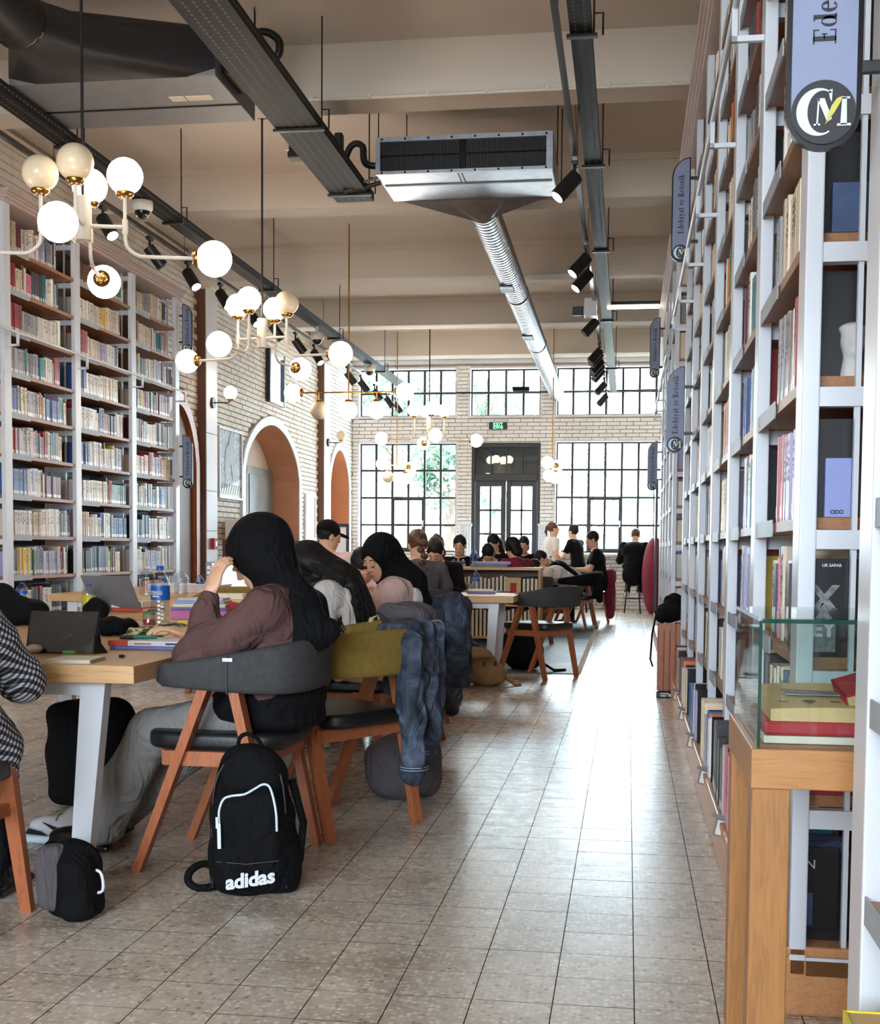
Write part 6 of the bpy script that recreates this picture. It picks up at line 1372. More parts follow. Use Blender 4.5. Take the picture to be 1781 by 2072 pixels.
# ---- on the left wall
def wall_frame(name, label, cat, y0, y1, z0, z1, fm, inner, x=X_LEFT + 0.016, t=0.03):
    o = empty(name, (x, y0, z0), 0, label, cat); w, h = y1 - y0, z1 - z0; m = MB()
    for q in ((0, w, 0, t), (0, w, h - t, h), (0, t, t, h - t), (w - t, w, t, h - t)): m.bbox(0, 0.035, q[0], q[1], q[2], q[3], fm, 0.004)
    m.build('frame', o); m = MB(); m.box(0.004, 0.014, t, w - t, t, h - t, inner); m.build('picture', o); return o
def paintmat():
    t = NT('brushed_canvas'); co = t.coord('Object', (1, 1, 1.6)); n = t.n('ShaderNodeTexNoise'); n.inputs['Scale'].default_value = 7; n.inputs['Detail'].default_value = 7; n.inputs['Distortion'].default_value = 1.5; t.l(co, n.inputs['Vector'])
    t.l(t.ramp(n.outputs[0], [(0.3, srgb(60, 66, 80)), (0.5, srgb(126, 136, 158)), (0.7, srgb(186, 192, 206))]), t.b.inputs['Base Color']); t.b.inputs['Roughness'].default_value = 0.5; return t.m
M['canvas'] = paintmat()
pt = wall_frame('wall_painting', 'tall blue-grey brushwork painting beside the near column', 'painting', 16.0, 17.0, 1.76, 2.70, 'white', 'canvas')
m = MB(); X = 0.0155
m.add([(X, 0.03, 0.03), (X, 0.97, 0.03), (X, 0.97, 0.30), (X, 0.7, 0.24), (X, 0.4, 0.16), (X, 0.03, 0.12)], [(0, 1, 2, 3, 4, 5)], 'offwhite')
for k in range(9): y = 0.08 + 0.1 * k; m.add([(X + 0.001, y, 0.06), (X + 0.001, y + 0.02, 0.06), (X + 0.001, y + 0.12, 0.2), (X + 0.001, y + 0.09, 0.2)], [(0, 1, 2, 3)], 'darksteel')
m.build('light_strokes', pt); m = MB(); X += 0.001
for P_ in ([(0.30, 0.24), (0.36, 0.24), (0.42, 0.46), (0.40, 0.62), (0.28, 0.58), (0.26, 0.42)], [(0.60, 0.26), (0.66, 0.26), (0.72, 0.5), (0.66, 0.62), (0.56, 0.6), (0.54, 0.44)], [(0.3, 0.46), (0.68, 0.46), (0.70, 0.64), (0.62, 0.74), (0.44, 0.74), (0.30, 0.66)], [(0.42, 0.66), (0.6, 0.66), (0.62, 0.84), (0.52, 0.9), (0.44, 0.8)]): X += 0.0008; m.add([(X, y, z) for y, z in P_], [tuple(range(len(P_)))], 'grey')
m.build('dark_figure_strokes', pt)
M['lightbox'] = plain('white_poster', srgb(236, 236, 244), 0.4, var=0.02)
wall_frame('framed_poster', 'narrow white framed poster right of the big arch', 'poster', 20.5, 21.2, 1.24, 2.02, 'white', 'lightbox', t=0.05)
o = empty('fire_alarm', (-5.20, 15.46, 1.16), 0, 'small red fire alarm call point on near column', 'alarm'); m = MB(); m.bbox(0, 0.05, -0.07, 0.07, -0.07, 0.07, 'red', 0.008); m.build('case', o); m = MB(); m.box(0.05, 0.052, -0.02, 0.03, -0.03, 0.03, 'white'); m.build('button', o)
o = empty('magazine_rack', (-5.28, 16.1, 0), 0, 'wooden rack of pale magazines below the painting', 'rack'); m = MB()
m.bbox(0, 0.2, 0, 0.04, 0, 1.22, 'brownpaint', 0.004); m.build('side_panel', o); m = MB(); m.bbox(0, 0.2, 1.5, 1.54, 0, 1.55, 'oakz', 0.004); m.build('side_panel', o)
for z in (0.75, 1.22): m = MB(); m.bbox(0, 0.22, 0.04, 1.5, z, z + 0.03, 'oak', 0.004); m.build('shelf', o)
for k in range(15): q = MB(); q.box(0.02, 0.2, 0.06 + 0.09 * k, 0.11 + 0.09 * k, 1.252, 1.252 + random.uniform(0.2, 0.26), 'paper'); t_ = link('magazine', q.mesh('magazine'), None, (-5.28, 16.1, 0)); tag(t_, 'pale magazine, %s from the left in the wooden rack' % nth(k), 'magazine', 'magazines in the rack')
wf = empty('framed_notice_stand', (at_y(684, 1080, 22.6).x, 22.6, 0), 0.25, 'black framed notice on a stand behind the man in the cap', 'sign'); m = MB()
for q in ((-0.2, 0.2, 1.5, 1.56), (-0.2, 0.2, 0.62, 0.68), (-0.2, -0.15, 0.68, 1.5), (0.15, 0.2, 0.68, 1.5)): m.bbox(q[0], q[1], -0.02, 0.02, q[2], q[3], 'black', 0.004)
m.build('frame', wf); m = MB(); m.box(-0.15, 0.15, -0.004, 0.004, 0.68, 1.5, 'lightbox'); m.build('notice', wf); m = MB(); m.ring((0, 0.03, 0), (0, 0.03, 0.7), 0.02, 0.02, 8, 'black'); m.ring((0, 0.03, 0), (0, 0.03, 0.03), 0.2, 0.2, 18, 'black'); m.build('stand', wf)

# ---- bags on the floor
bp_ = empty('school_backpack', (-1.19, 3.93, 0), 0.14, 'black backpack with white zip and lettering standing on the floor', 'backpack')
bl = Blob(0.007, 0.05); bl.box((0, 0.0, 0.15), (0.135, 0.085, 0.15), 0.06).box((-0.005, 0.01, 0.32), (0.115, 0.075, 0.13), 0.07).ell((-0.01, 0.015, 0.43), (0.07, 0.05, 0.05)).box((0.0, -0.07, 0.2), (0.10, 0.035, 0.15), 0.035, k=0.03)
bl.ell((0.12, 0.02, 0.1), (0.04, 0.05, 0.09)); blob_obj('body', bl, 'blackcloth', bp_, folds(0.005, 22, 14, 26))
fy = lambda x, z: -0.112 + 0.5 * x * x
zp = [(-0.085, 0.19), (-0.088, 0.25), (-0.088, 0.29), (-0.075, 0.325), (-0.05, 0.335), (-0.01, 0.34), (0.02, 0.355), (0.045, 0.368), (0.066, 0.362), (0.082, 0.33), (0.092, 0.28), (0.094, 0.225)]
m = MB(); m.tube([(x, fy(x, z) + max(0, (z - 0.32)) * 0.75, z) for x, z in zp], 0.0042, 6, 'logowhite'); m.build('zip', bp_)
m = MB(); m.bar((-0.088, -0.116, 0.25), (-0.086, -0.118, 0.17), 0.011, 0.003, 'logowhite'); m.bar((-0.094, -0.116, 0.27), (-0.093, -0.118, 0.235), 0.008, 0.004, 'logowhite'); m.build('zip_pull', bp_)
put_mesh('lettering', text_mesh('adidas', 0.064, 0.0016, 0.0024, spacing=0.98), 'white', bp_, None, lambda c: Vector((c.x + 0.012, -0.1215 + 0.9 * (c.x + 0.012) ** 2 + abs(c.z) * 0, 0.072 + c.y + c.x * 0.16)) + Vector((0, -c.z - 0.001, 0)))
m = MB(); m.tube([(-0.118, -0.06, 0.03), (-0.122, -0.055, 0.2), (-0.112, -0.045, 0.36), (-0.07, -0.03, 0.44), (0.0, -0.025, 0.462), (0.07, -0.03, 0.43), (0.105, -0.045, 0.36), (0.118, -0.055, 0.2), (0.118, -0.06, 0.03)], 0.0035, 6, 'leather'); m.tube([(-0.1, -0.104, 0.125), (0, -0.112, 0.12), (0.1, -0.104, 0.13)], 0.0025, 5, 'leather'); m.build('piping', bp_)
m = MB(); m.tube([(-0.05, 0.03, 0.45), (-0.045, 0.02, 0.50), (-0.015, 0.02, 0.515), (0.02, 0.025, 0.49), (0.03, 0.03, 0.45)], 0.007, 6, 'blackcloth'); m.build('top_handle', bp_)
m = MB(); m.tube([(-0.1, 0.05, 0.06), (-0.16, 0.03, 0.085), (-0.2, 0.0, 0.07), (-0.205, -0.02, 0.04), (-0.17, -0.03, 0.02), (-0.1, 0.0, 0.02)], 0.013, 8, 'blackcloth'); m.tube([(0.12, 0.06, 0.36), (0.16, 0.05, 0.22), (0.15, 0.03, 0.1), (0.11, 0.0, 0.04)], 0.013, 8, 'blackcloth'); m.build('strap', bp_)
c = at_z(128, 1868, 0); o = empty('small_black_bag', (c.x, c.y + 0.08, 0), -0.3, 'small black and grey bag on the floor at bottom left', 'bag'); bl = Blob(0.007, 0.03); bl.box((0, 0, 0.1), (0.085, 0.06, 0.1), 0.04).ell((-0.01, 0.02, 0.19), (0.07, 0.05, 0.04)).box((0.045, -0.04, 0.09), (0.04, 0.035, 0.09), 0.03); blob_obj('body', bl, 'blackcloth', o, folds(0.004, 30, 20, 25))
bl = Blob(0.008, 0.02); bl.box((-0.055, -0.035, 0.12), (0.045, 0.035, 0.1), 0.025); blob_obj('grey_panel', bl, 'greytee', o, folds(0.003, 30, 20, 25)); m = MB(); m.tube([(0.08, 0, 0.15), (0.1, 0, 0.145), (0.11, 0, 0.12), (0.108, 0, 0.09), (0.085, 0, 0.08)], 0.005, 6, 'white'); m.build('strap', o)
M['khaki'] = plain('khaki_canvas', srgb(160, 128, 90), 0.85, var=0.15, bump=0.3, bscale=90)
o = empty('khaki_backpack', (-1.15, 10.35, 0), 0, 'slumped khaki backpack on the floor by the small table', 'backpack'); bl = Blob(0.01, 0.06); bl.ell((0, 0, 0.1), (0.19, 0.16, 0.11)).ell((-0.05, 0.04, 0.2), (0.13, 0.11, 0.11)).box((0.06, -0.12, 0.08), (0.1, 0.04, 0.06), 0.03); blob_obj('body', bl, 'khaki', o, folds(0.008, 22, 18, 26))
bl = Blob(0.01, 0.04); bl.ell((-0.06, -0.03, 0.25), (0.13, 0.11, 0.045)); blob_obj('flap', bl, 'khaki', o, folds(0.005, 25, 20, 20)); m = MB(); m.tube([(0.17, 0.0, 0.06), (0.25, -0.02, 0.01), (0.3, 0.0, 0.01)], 0.012, 6, 'khaki'); m.build('strap', o); m = MB(); m.bbox(0.0, 0.02, -0.15, -0.14, 0.17, 0.21, 'black', 0.004); m.bbox(0.09, 0.11, -0.13, -0.12, 0.17, 0.21, 'black', 0.004); m.build('buckle', o)
o = empty('dark_rucksack', (-0.95, 11.75, 0), 0, 'dark rucksack on the floor under the empty charcoal chair', 'bag'); bl = Blob(0.014, 0.06); bl.ell((0, 0, 0.16), (0.2, 0.16, 0.17)).ell((-0.05, 0, 0.28), (0.14, 0.12, 0.1)); blob_obj('body', bl, 'blackcloth', o, folds(0.008, 22, 18, 26)); m = MB(); m.tube([(0.15, -0.1, 0.1), (0.3, -0.2, 0.02), (0.4, -0.1, 0.015)], 0.014, 6, 'blackcloth'); m.build('strap', o)
M['totecloth'] = plain('cream_tote_canvas', srgb(224, 200, 160), 0.85, var=0.06, bump=0.2, bscale=120)
o = empty('tote_bag', (-1.24, 5.92, 0.487), 0.3, 'cream canvas tote bag lying on the seat beyond the empty olive chair', 'bag'); bl = Blob(0.008, 0.04); bl.box((0, 0, 0.07), (0.16, 0.08, 0.075), 0.05).ell((-0.1, -0.02, 0.12), (0.09, 0.06, 0.05)).ell((0.1, -0.02, 0.1), (0.08, 0.06, 0.05)); blob_obj('body', bl, 'totecloth', o, folds(0.008, 30, 24, 30)); m = MB(); m.tube([(0.0, -0.07, 0.12), (0.03, -0.06, 0.3), (0.07, -0.04, 0.32), (0.1, -0.07, 0.13)], 0.012, 6, 'totecloth'); m.build('handle', o)
o = empty('grey_sack', (-0.98, 5.55, 0), 0.4, 'dark grey soft bag on the floor under the empty olive chair', 'bag'); bl = Blob(0.01, 0.05); bl.box((0, 0, 0.14), (0.17, 0.11, 0.14), 0.10).ell((0.06, 0, 0.24), (0.1, 0.08, 0.07)); blob_obj('body', bl, 'greytee', o, folds(0.007, 26, 20, 16))
c = at_z(30, 1268, TZ); o = empty('black_handbag', (c.x - 0.05, c.y + 0.1, TZ), 0.2, 'slouched black handbag on the table behind the plaid shoulder', 'bag'); bl = Blob(0.01, 0.04); bl.ell((0, 0, 0.07), (0.16, 0.09, 0.075)).ell((-0.08, 0.02, 0.14), (0.09, 0.07, 0.06)); blob_obj('body', bl, 'blackcloth', o, folds(0.006, 40, 30, 30))
o = empty('black_rucksack', (-2.28, 5.15, 0), 0.2, 'black rucksack on the floor under the near table', 'bag'); bl = Blob(0.012, 0.06); bl.box((0, 0, 0.23), (0.18, 0.11, 0.23), 0.08).ell((0.0, -0.1, 0.15), (0.1, 0.05, 0.12)); blob_obj('body', bl, 'blackcloth', o, folds(0.007, 24, 20, 22)); m = MB(); m.tube([(-0.05, 0, 0.45), (0, 0, 0.50), (0.05, 0, 0.45)], 0.01, 6, 'blackcloth'); m.build('top_handle', o)
# ---- coats over the chairs
def denim():
    t = NT('washed_denim'); co = t.coord('Object'); n = t.n('ShaderNodeTexNoise'); n.inputs['Scale'].default_value = 9; n.inputs['Detail'].default_value = 8; n.inputs['Distortion'].default_value = 1.0; t.l(co, n.inputs['Vector'])
    t.l(t.ramp(n.outputs[0], [(0.34, srgb(28, 33, 42)), (0.5, srgb(54, 63, 78)), (0.64, srgb(84, 95, 114)), (0.76, srgb(130, 142, 164))]), t.b.inputs['Base Color']); t.b.inputs['Roughness'].default_value = 0.85
    n2 = t.n('ShaderNodeTexNoise'); n2.inputs['Scale'].default_value = 200; t.l(co, n2.inputs['Vector']); t.bump(n2.outputs[0], 0.3, 0.003); cloth_folds(t, co, 0.9); return t.m
M['denim'] = denim(); M['stitch'] = plain('pale_stitching', srgb(166, 176, 196), 0.8)
dj = empty('denim_jacket', (-1.18, 4.98, 0), math.radians(148 - 90), 'faded blue denim jacket hanging over the empty olive chair', 'jacket')
def crease(a, f=26, ph=0.0): return lambda X, Y, Z: (a * (np.abs(np.sin(f * (X + 0.35 * Y) + 3.0 * np.sin(5 * Z + ph) + 1.5 * np.sin(11 * Y))) - 0.5) + 0.4 * a * np.sin(38 * Z + 14 * X + 2 * np.sin(17 * Y))).astype(np.float32)
bl = Blob(0.0065, 0.03); bl.box((0.17, -0.335, 0.63), (0.13, 0.035, 0.17), 0.03).box((0.20, -0.25, 0.80), (0.11, 0.10, 0.028), 0.025).box((0.29, -0.16, 0.66), (0.035, 0.12, 0.15), 0.03)
bl.cone((0.08, -0.365, 0.74), (0.05, -0.40, 0.45), 0.05, 0.045).cone((0.05, -0.40, 0.45), (0.07, -0.39, 0.245), 0.045, 0.052).cone((0.28, -0.25, 0.7), (0.33, -0.26, 0.45), 0.05, 0.042).cone((0.33, -0.26, 0.45), (0.31, -0.24, 0.27), 0.042, 0.046).cone((0.15, -0.37, 0.6), (0.2, -0.39, 0.38), 0.055, 0.03)
blob_obj('body', bl, 'denim', dj, crease(0.011, 48)); m = MB()
for q in (0.262, 0.272): m.tube(arc((0.07, -0.39, q), 0.054, 0, 2 * PI, 16, 'xy'), 0.002, 4, 'stitch'); m.tube(arc((0.31, -0.24, q + 0.02), 0.048, 0, 2 * PI, 16, 'xy'), 0.002, 4, 'stitch')
m.tube([(0.05, -0.378, 0.50), (0.17, -0.382, 0.49), (0.29, -0.36, 0.51)], 0.0022, 4, 'stitch'); m.tube([(0.05, -0.378, 0.52), (0.17, -0.382, 0.51), (0.29, -0.36, 0.53)], 0.0022, 4, 'stitch'); m.build('seam', dj)
m = MB(); m.bbox(0.12, 0.22, -0.392, -0.37, 0.62, 0.73, 'denim', 0.006); m.build('pocket', dj)
o = empty('grey_hooded_top', (-0.90, 5.22, 0.775), 0.9, 'dark grey hood lying over the denim jacket', 'jacket'); bl = Blob(0.009, 0.04); bl.ell((0, 0, 0.07), (0.12, 0.10, 0.05)).cone((-0.1, 0.02, 0.08), (0.12, -0.04, 0.0), 0.035, 0.03); blob_obj('body', bl, 'greytee', o, folds(0.006, 40, 30, 30))
o = empty('long_denim_coat', (-0.965, 7.06, 0), math.radians(94), 'long grey denim coat hanging over the chair of woman in pink', 'coat'); bl = Blob(0.01, 0.05); bl.box((0, 0, 0.52), (0.2, 0.04, 0.32), 0.035).cone((-0.14, -0.03, 0.8), (-0.19, -0.06, 0.4), 0.06, 0.05).cone((0.14, -0.03, 0.8), (0.2, -0.05, 0.42), 0.06, 0.05).box((0.0, 0.04, 0.82), (0.17, 0.07, 0.035), 0.03); blob_obj('body', bl, 'denim', o, crease(0.012, 40, 1.0)); m = MB()
for q in (0.25, 0.3): m.tube([(-0.2, -0.045, q), (0.2, -0.045, q)], 0.003, 4, 'stitch')
m.build('seam', o)
o = empty('maroon_jacket', (-0.25, 19.45, 0), PI / 2, 'maroon jacket hung over the back of the far chair', 'jacket'); bl = Blob(0.014, 0.05); bl.box((0, 0, 0.5), (0.22, 0.06, 0.33), 0.05).cone((-0.18, 0.02, 0.75), (-0.22, 0.0, 0.15), 0.07, 0.06).cone((0.18, 0.02, 0.75), (0.2, 0.0, 0.2), 0.07, 0.06); blob_obj('body', bl, 'maroon', o, folds(0.01, 28, 20, 8))
o = empty('black_jacket', (-0.42, 17.75, 0), PI / 2, 'black jacket over the chair of the leaning student', 'jacket'); bl = Blob(0.014, 0.05); bl.box((0, 0, 0.64), (0.22, 0.06, 0.18), 0.05).cone((0.0, -0.03, 0.7), (0.0, -0.05, 0.42), 0.07, 0.05); blob_obj('body', bl, 'blackcloth', o, folds(0.01, 28, 20, 8))

# ================================================================== PEOPLE
V = lambda *a: np.array(a, float)
def unit(v): v = np.asarray(v, float); return v / max(np.linalg.norm(v), 1e-9)
def rx(a): c, s = math.cos(a), math.sin(a); return np.array([[1, 0, 0], [0, c, -s], [0, s, c]])
def ry(a): c, s = math.cos(a), math.sin(a); return np.array([[c, 0, s], [0, 1, 0], [-s, 0, c]])
def rz_(a): c, s = math.cos(a), math.sin(a); return np.array([[c, -s, 0], [s, c, 0], [0, 0, 1]])
def ik(a, t, l1, l2, pole):
    d = t - a; L = min(np.linalg.norm(d), l1 + l2 - 0.004); u = unit(d); x = (l1 * l1 - l2 * l2 + L * L) / (2 * L); h = math.sqrt(max(l1 * l1 - x * x, 0))
    p = np.asarray(pole, float) - u * np.dot(pole, u); return a + u * x + unit(p) * h, a + u * L
def hand(bl, w, d, n, side, curl=0.35, s=1.0, spread=0.0):
    """palm at wrist w, fingers along d, palm facing n; side +1 puts the thumb on d x n"""
    d = unit(d); n = unit(n - d * np.dot(n, d)); l = np.cross(d, n) * side
    R = np.stack((l, d, n), 1)
    bl.cone(w - d * 0.03 * s, w + d * 0.02 * s, 0.026 * s, 0.024 * s, 0.012).ell(w + d * 0.05 * s, (0.038 * s, 0.05 * s, 0.016 * s), R, 0.012)
    for k, (o, L) in enumerate(((0.028, 0.066), (0.010, 0.076), (-0.009, 0.071), (-0.027, 0.056))):
        p = w + d * (0.086 - abs(o) * 0.15) * s + l * o * s; dd = unit(d + l * o * spread * 8); q = p; r = 0.0088 * s
        for j, f in enumerate((0.45, 0.32, 0.25)):
            a = curl * (j + 0.6); dv = unit(dd * math.cos(a) + n * math.sin(a)); q2 = q + dv * L * f * s; bl.cone(q, q2, r, r * 0.92, 0.004); q = q2; r *= 0.93
    p = w + d * 0.025 * s + l * 0.028 * s; q = p + (d * 0.6 + l * 0.55 + n * 0.35) * 0.045 * s; bl.cone(p, q, 0.0125 * s, 0.0105 * s, 0.008); bl.cone(q, q + unit(d * 0.85 + l * 0.1 + n * 0.5) * 0.032 * s, 0.0105 * s, 0.0085 * s, 0.004)
def head_blob(bl, hc, R, neck, male=False):
    P = lambda x, y, z: hc + R @ V(x, y, z)
    bl.ell(P(0, -0.014, 0.025), (0.071, 0.092, 0.094), R, 0.03).ell(P(0, 0.028, -0.035), (0.056, 0.062, 0.078), R, 0.03).ell(P(0, 0.052, -0.094), (0.032 + 0.006 * male, 0.03, 0.024), R, 0.03)
    bl.cone(P(-0.03, 0.012, -0.085), P(0.03, 0.012, -0.085), 0.03, 0.03, 0.03)
    bl.ell(P(-0.032, 0.091, 0.004), (0.017, 0.012, 0.011), R, 0.012, '-').ell(P(0.032, 0.091, 0.004), (0.017, 0.012, 0.011), R, 0.012, '-')
    bl.cone(P(-0.038, 0.078, 0.024), P(0.038, 0.078, 0.024), 0.009, 0.009, 0.016)
    bl.cone(P(0, 0.088, 0.012), P(0, 0.104, -0.026), 0.006, 0.0095, 0.012).ell(P(0.011, 0.094, -0.031), (0.007, 0.008, 0.006), R, 0.006).ell(P(-0.011, 0.094, -0.031), (0.007, 0.008, 0.006), R, 0.006)
    bl.ell(P(0, 0.086, -0.056), (0.022, 0.010, 0.006), R, 0.006).ell(P(0, 0.084, -0.066), (0.019, 0.010, 0.007), R, 0.006)
    for s in (-1, 1): bl.ell(P(s * 0.073, -0.004, -0.012), (0.010, 0.020, 0.031), R, 0.008).ell(P(s * 0.03, 0.089, 0.003), (0.011, 0.009, 0.0095), R, 0.004)
    bl.cone(neck, P(0, -0.02, -0.075), 0.053 if male else 0.046, 0.05 if male else 0.044, 0.03)
def wrinkle(a, f=30): return lambda X, Y, Z: (1.7 * a * (np.abs(np.sin(0.5 * f * (Z + 0.7 * X) + 2.6 * np.sin(6 * Y + 4 * X) + 0.8 * np.sin(19 * X + 7 * Z))) - 0.55) * (0.6 + 0.4 * np.sin(0.4 * f * Y - 0.3 * f * X + 1.3 * np.sin(9 * Z)))).astype(np.float32)

def person(label, x, y, face, hz=0.56, a=0.15, b=0.1, l1=0.26, l2=0.24, sw=0.165, na=None, hp=0.3, hy=0.0, hr=0.0, male=False, stand=False,
           wl=(-0.12, 0.40, 0.78), wr=(0.12, 0.40, 0.78), el=None, er=None, hdl=None, hdr=None, hnl=(0, 0, -1), hnr=(0, 0, -1), curl=0.4, feet=None, pole=(0, -0.3, -1),
           top='blackcloth', sleeve='long', bottom='blackcloth', shoe='blackgloss', hair='hair', style='short', res=0.013, hres=0.008, fres=0.006, loose=1.0, flare=0.0, face_on=False, extra=None, z0=0.0, skip_legs=False):
    o = empty('person', (x, y, z0), math.radians(face - 90), label, 'person', 'students reading in the hall')
    u = V(0, math.sin(a), math.cos(a)); u2 = V(0, math.sin(a + b), math.cos(a + b)); H = V(0, 0, hz); C = H + u * l1; N = C + u2 * l2
    na = (a + b) * 0.8 + 0.15 if na is None else na; nd = V(0, math.sin(na), math.cos(na)); NB = N + u2 * 0.01; hc = N + nd * (0.158 if male else 0.155)
    R = rz_(hy) @ rx(-hp) @ ry(hr); Rs = rx(-a); Rc = rx(-(a + b)); d = {}
    SL, SRr = N - u2 * 0.055 + V(-sw, 0, 0), N - u2 * 0.055 + V(sw, 0, 0); la, lf = (0.29, 0.25) if male else (0.27, 0.235)
    arms = []
    for S_, w, e, s in ((SL, wl, el, -1), (SRr, wr, er, 1)):
        w = V(*w)
        if e is None: E_, w = ik(S_, w, la, lf, V(s * 0.55, pole[1], pole[2]))
        else: E_ = V(*e)
        arms.append((S_, E_, w))
    HL_, HR_ = H + V(-0.085, 0.02, -0.01), H + V(0.085, 0.02, -0.01); legs = []
    if feet is None: feet = ((-0.10, 0.03, 0.09), (0.10, 0.0, 0.09)) if stand else ((-0.11, 0.46, 0.09), (0.11, 0.42, 0.09))
    for S_, f in ((HL_, feet[0]), (HR_, feet[1])):
        K, A = ik(S_, V(*f), 0.43, 0.42, V(0, 1.0, 0.6)); legs.append((S_, K, A))
    # --- skin: one continuous figure
    bd = Blob(res, 0.045); g = 0.88
    bd.ell(H + u * 0.03, (0.155 * g, 0.11 * g, 0.12), Rs).ell(H + u * l1 * 0.62, (0.128 * g, 0.095 * g, 0.13), Rs).ell(C + u2 * l2 * 0.35, (sw * 0.86 * g, 0.105 * g, 0.15), Rc)
    bd.cone(N - u2 * 0.03 + V(-0.05, 0, 0), SL, 0.05, 0.05).cone(N - u2 * 0.03 + V(0.05, 0, 0), SRr, 0.05, 0.05)
    m_ = 1.1 if male else 0.95
    for S_, E_, w in arms: bd.cone(S_, E_, 0.046 * m_, 0.037 * m_, 0.025).cone(E_, w, 0.038 * m_, 0.026 * m_, 0.02)
    if not skip_legs:
        for S_, K, A in legs: bd.cone(S_, K, 0.072, 0.052).cone(K, A, 0.05, 0.036)
    bd.cone(N - u2 * 0.02, N + nd * 0.07, 0.05 * m_, 0.047 * m_)
    nets = [bd.net() + (0,)]
    hb = Blob(hres, 0.02); head_blob(hb, hc, R, N + nd * 0.02, male); nets.append(hb.net() + (0,))
    for (S_, E_, w), hd, hn, s in ((arms[0], hdl, hnl, -1), (arms[1], hdr, hnr, 1)):
        f = Blob(fres, 0.01); dv = unit(w - E_) if hd is None else V(*hd); hand(f, w, dv, V(*hn), -s, curl); nets.append(f.net() + (0,))
    link('body', net_mesh('body', nets, ['skin']), o)
    # --- clothes
    t = Blob(res * 0.92, 0.05); L = loose
    t.ell(H + u * 0.05, (0.168 * L, 0.128 * L, 0.10), Rs).ell(H + u * l1 * 0.62, (0.146 * L, 0.118 * L, 0.15), Rs).ell(C + u2 * l2 * 0.35, (sw * 0.98 * L, 0.125 * L, 0.165), Rc)
    t.cone(N - u2 * 0.045 + V(-0.055, 0, 0), SL, 0.056, 0.060).cone(N - u2 * 0.045 + V(0.055, 0, 0), SRr, 0.056, 0.060)
    for S_, E_, w in arms:
        if sleeve == 'long': t.cone(S_, E_, 0.062 * L, 0.053 * L, 0.03).cone(E_, E_ + (w - E_) * 0.86, 0.053 * L, 0.037 * L ** 0.5, 0.03)
        elif sleeve == 'three': t.cone(S_, E_, 0.066 * L, 0.060 * L, 0.03).cone(E_, E_ + (w - E_) * 0.25, 0.058 * L, 0.05 * L, 0.03)
        else: t.cone(S_, S_ + (E_ - S_) * 0.55, 0.062 * L, 0.062 * L, 0.03)
    blob_obj('shirt', t, top, o, wrinkle(0.0045 * L, 34))
    if not skip_legs:
        p = Blob(res, 0.05); p.ell(H + u * 0.0, (0.168, 0.125, 0.105), Rs)
        for S_, K, A in legs: p.cone(S_, K, 0.084, 0.064 + 0.3 * flare).cone(K, A + (K - A) * 0.06, 0.062 + 0.3 * flare, 0.05 + flare)
        blob_obj('trousers', p, bottom, o, wrinkle(0.004, 26))
        for S_, K, A in legs:
            sb = Blob(max(res * 0.7, 0.006), 0.02); fd = unit(V((A - S_)[0] * 0.3, 1.0, 0)); fl = A[2] - 0.09
            Rf = np.stack((np.cross(fd, V(0, 0, 1)), fd, V(0, 0, 1)), 1); c = A + fd * 0.07; sb.ell(c + V(0, 0, -0.045), (0.042, 0.125, 0.042), Rf).ell(A + V(0, 0, -0.02), (0.038, 0.05, 0.06), Rf).box(c + V(0, 0, -0.075), (0.043, 0.128, 0.013), 0.012, Rf); blob_obj('shoe', sb, shoe, o)
    P = lambda x, y, z: hc + R @ V(x, y, z); hbk = Blob(hres, 0.018)
    if style in ('short', 'long', 'bun', 'braid', 'bob', 'cap', 'ponytail'):
        hbk.ell(P(0, -0.022, 0.034), (0.083, 0.098, 0.098), R)
        if style in ('bun',): hbk.ell(P(0, -0.085, 0.085), (0.038, 0.036, 0.036), R)
        if style == 'ponytail': hbk.ell(P(0, -0.115, 0.03), (0.03, 0.03, 0.03), R).chain([P(0, -0.115, 0.03), P(0, -0.14, -0.05), P(0, -0.12, -0.13)], [0.026, 0.024, 0.008])
        if style in ('long', 'bob'): hbk.ell(P(0, -0.05, -0.05), (0.08, 0.065, 0.09), R)
        if style == 'long': hbk.chain([P(0, -0.075, -0.04), N + V(0, -0.09, 0.0), N + V(0.0, -0.13, -0.14), N + V(-0.01, -0.12, -0.27)], [0.075, 0.08, 0.06, 0.02], 0.04)
        if style == 'braid':
            q0, q1 = P(0, -0.1, -0.03), N + V(0.03, -0.15, -0.26)
            for k in range(9): t_ = k / 8; c = q0 * (1 - t_) + q1 * t_ + V(0.012 * (-1) ** k, -0.05 * math.sin(t_ * PI), 0); hbk.ell(c, (0.034 - 0.012 * t_, 0.028 - 0.01 * t_, 0.026), None, 0.014)
        hbk.ell(P(0, 0.078, -0.045), (0.064, 0.07, 0.093), R, 0.012, '-')
        if style == 'short': hbk.box(P(0, -0.0, -0.115), (0.12, 0.14, 0.06), 0.02, R, 0.015, '-')
        if style != 'long' and style != 'bob': hbk.ell(P(0.078, 0.0, -0.018), (0.02, 0.024, 0.034), R, 0.006, '-').ell(P(-0.078, 0.0, -0.018), (0.02, 0.024, 0.034), R, 0.006, '-')
        blob_obj('hair', hbk, hair, o, lambda X, Y, Z: (0.002 * np.sin(95 * X + 40 * Y + 6 * np.sin(14 * Z))).astype(np.float32))
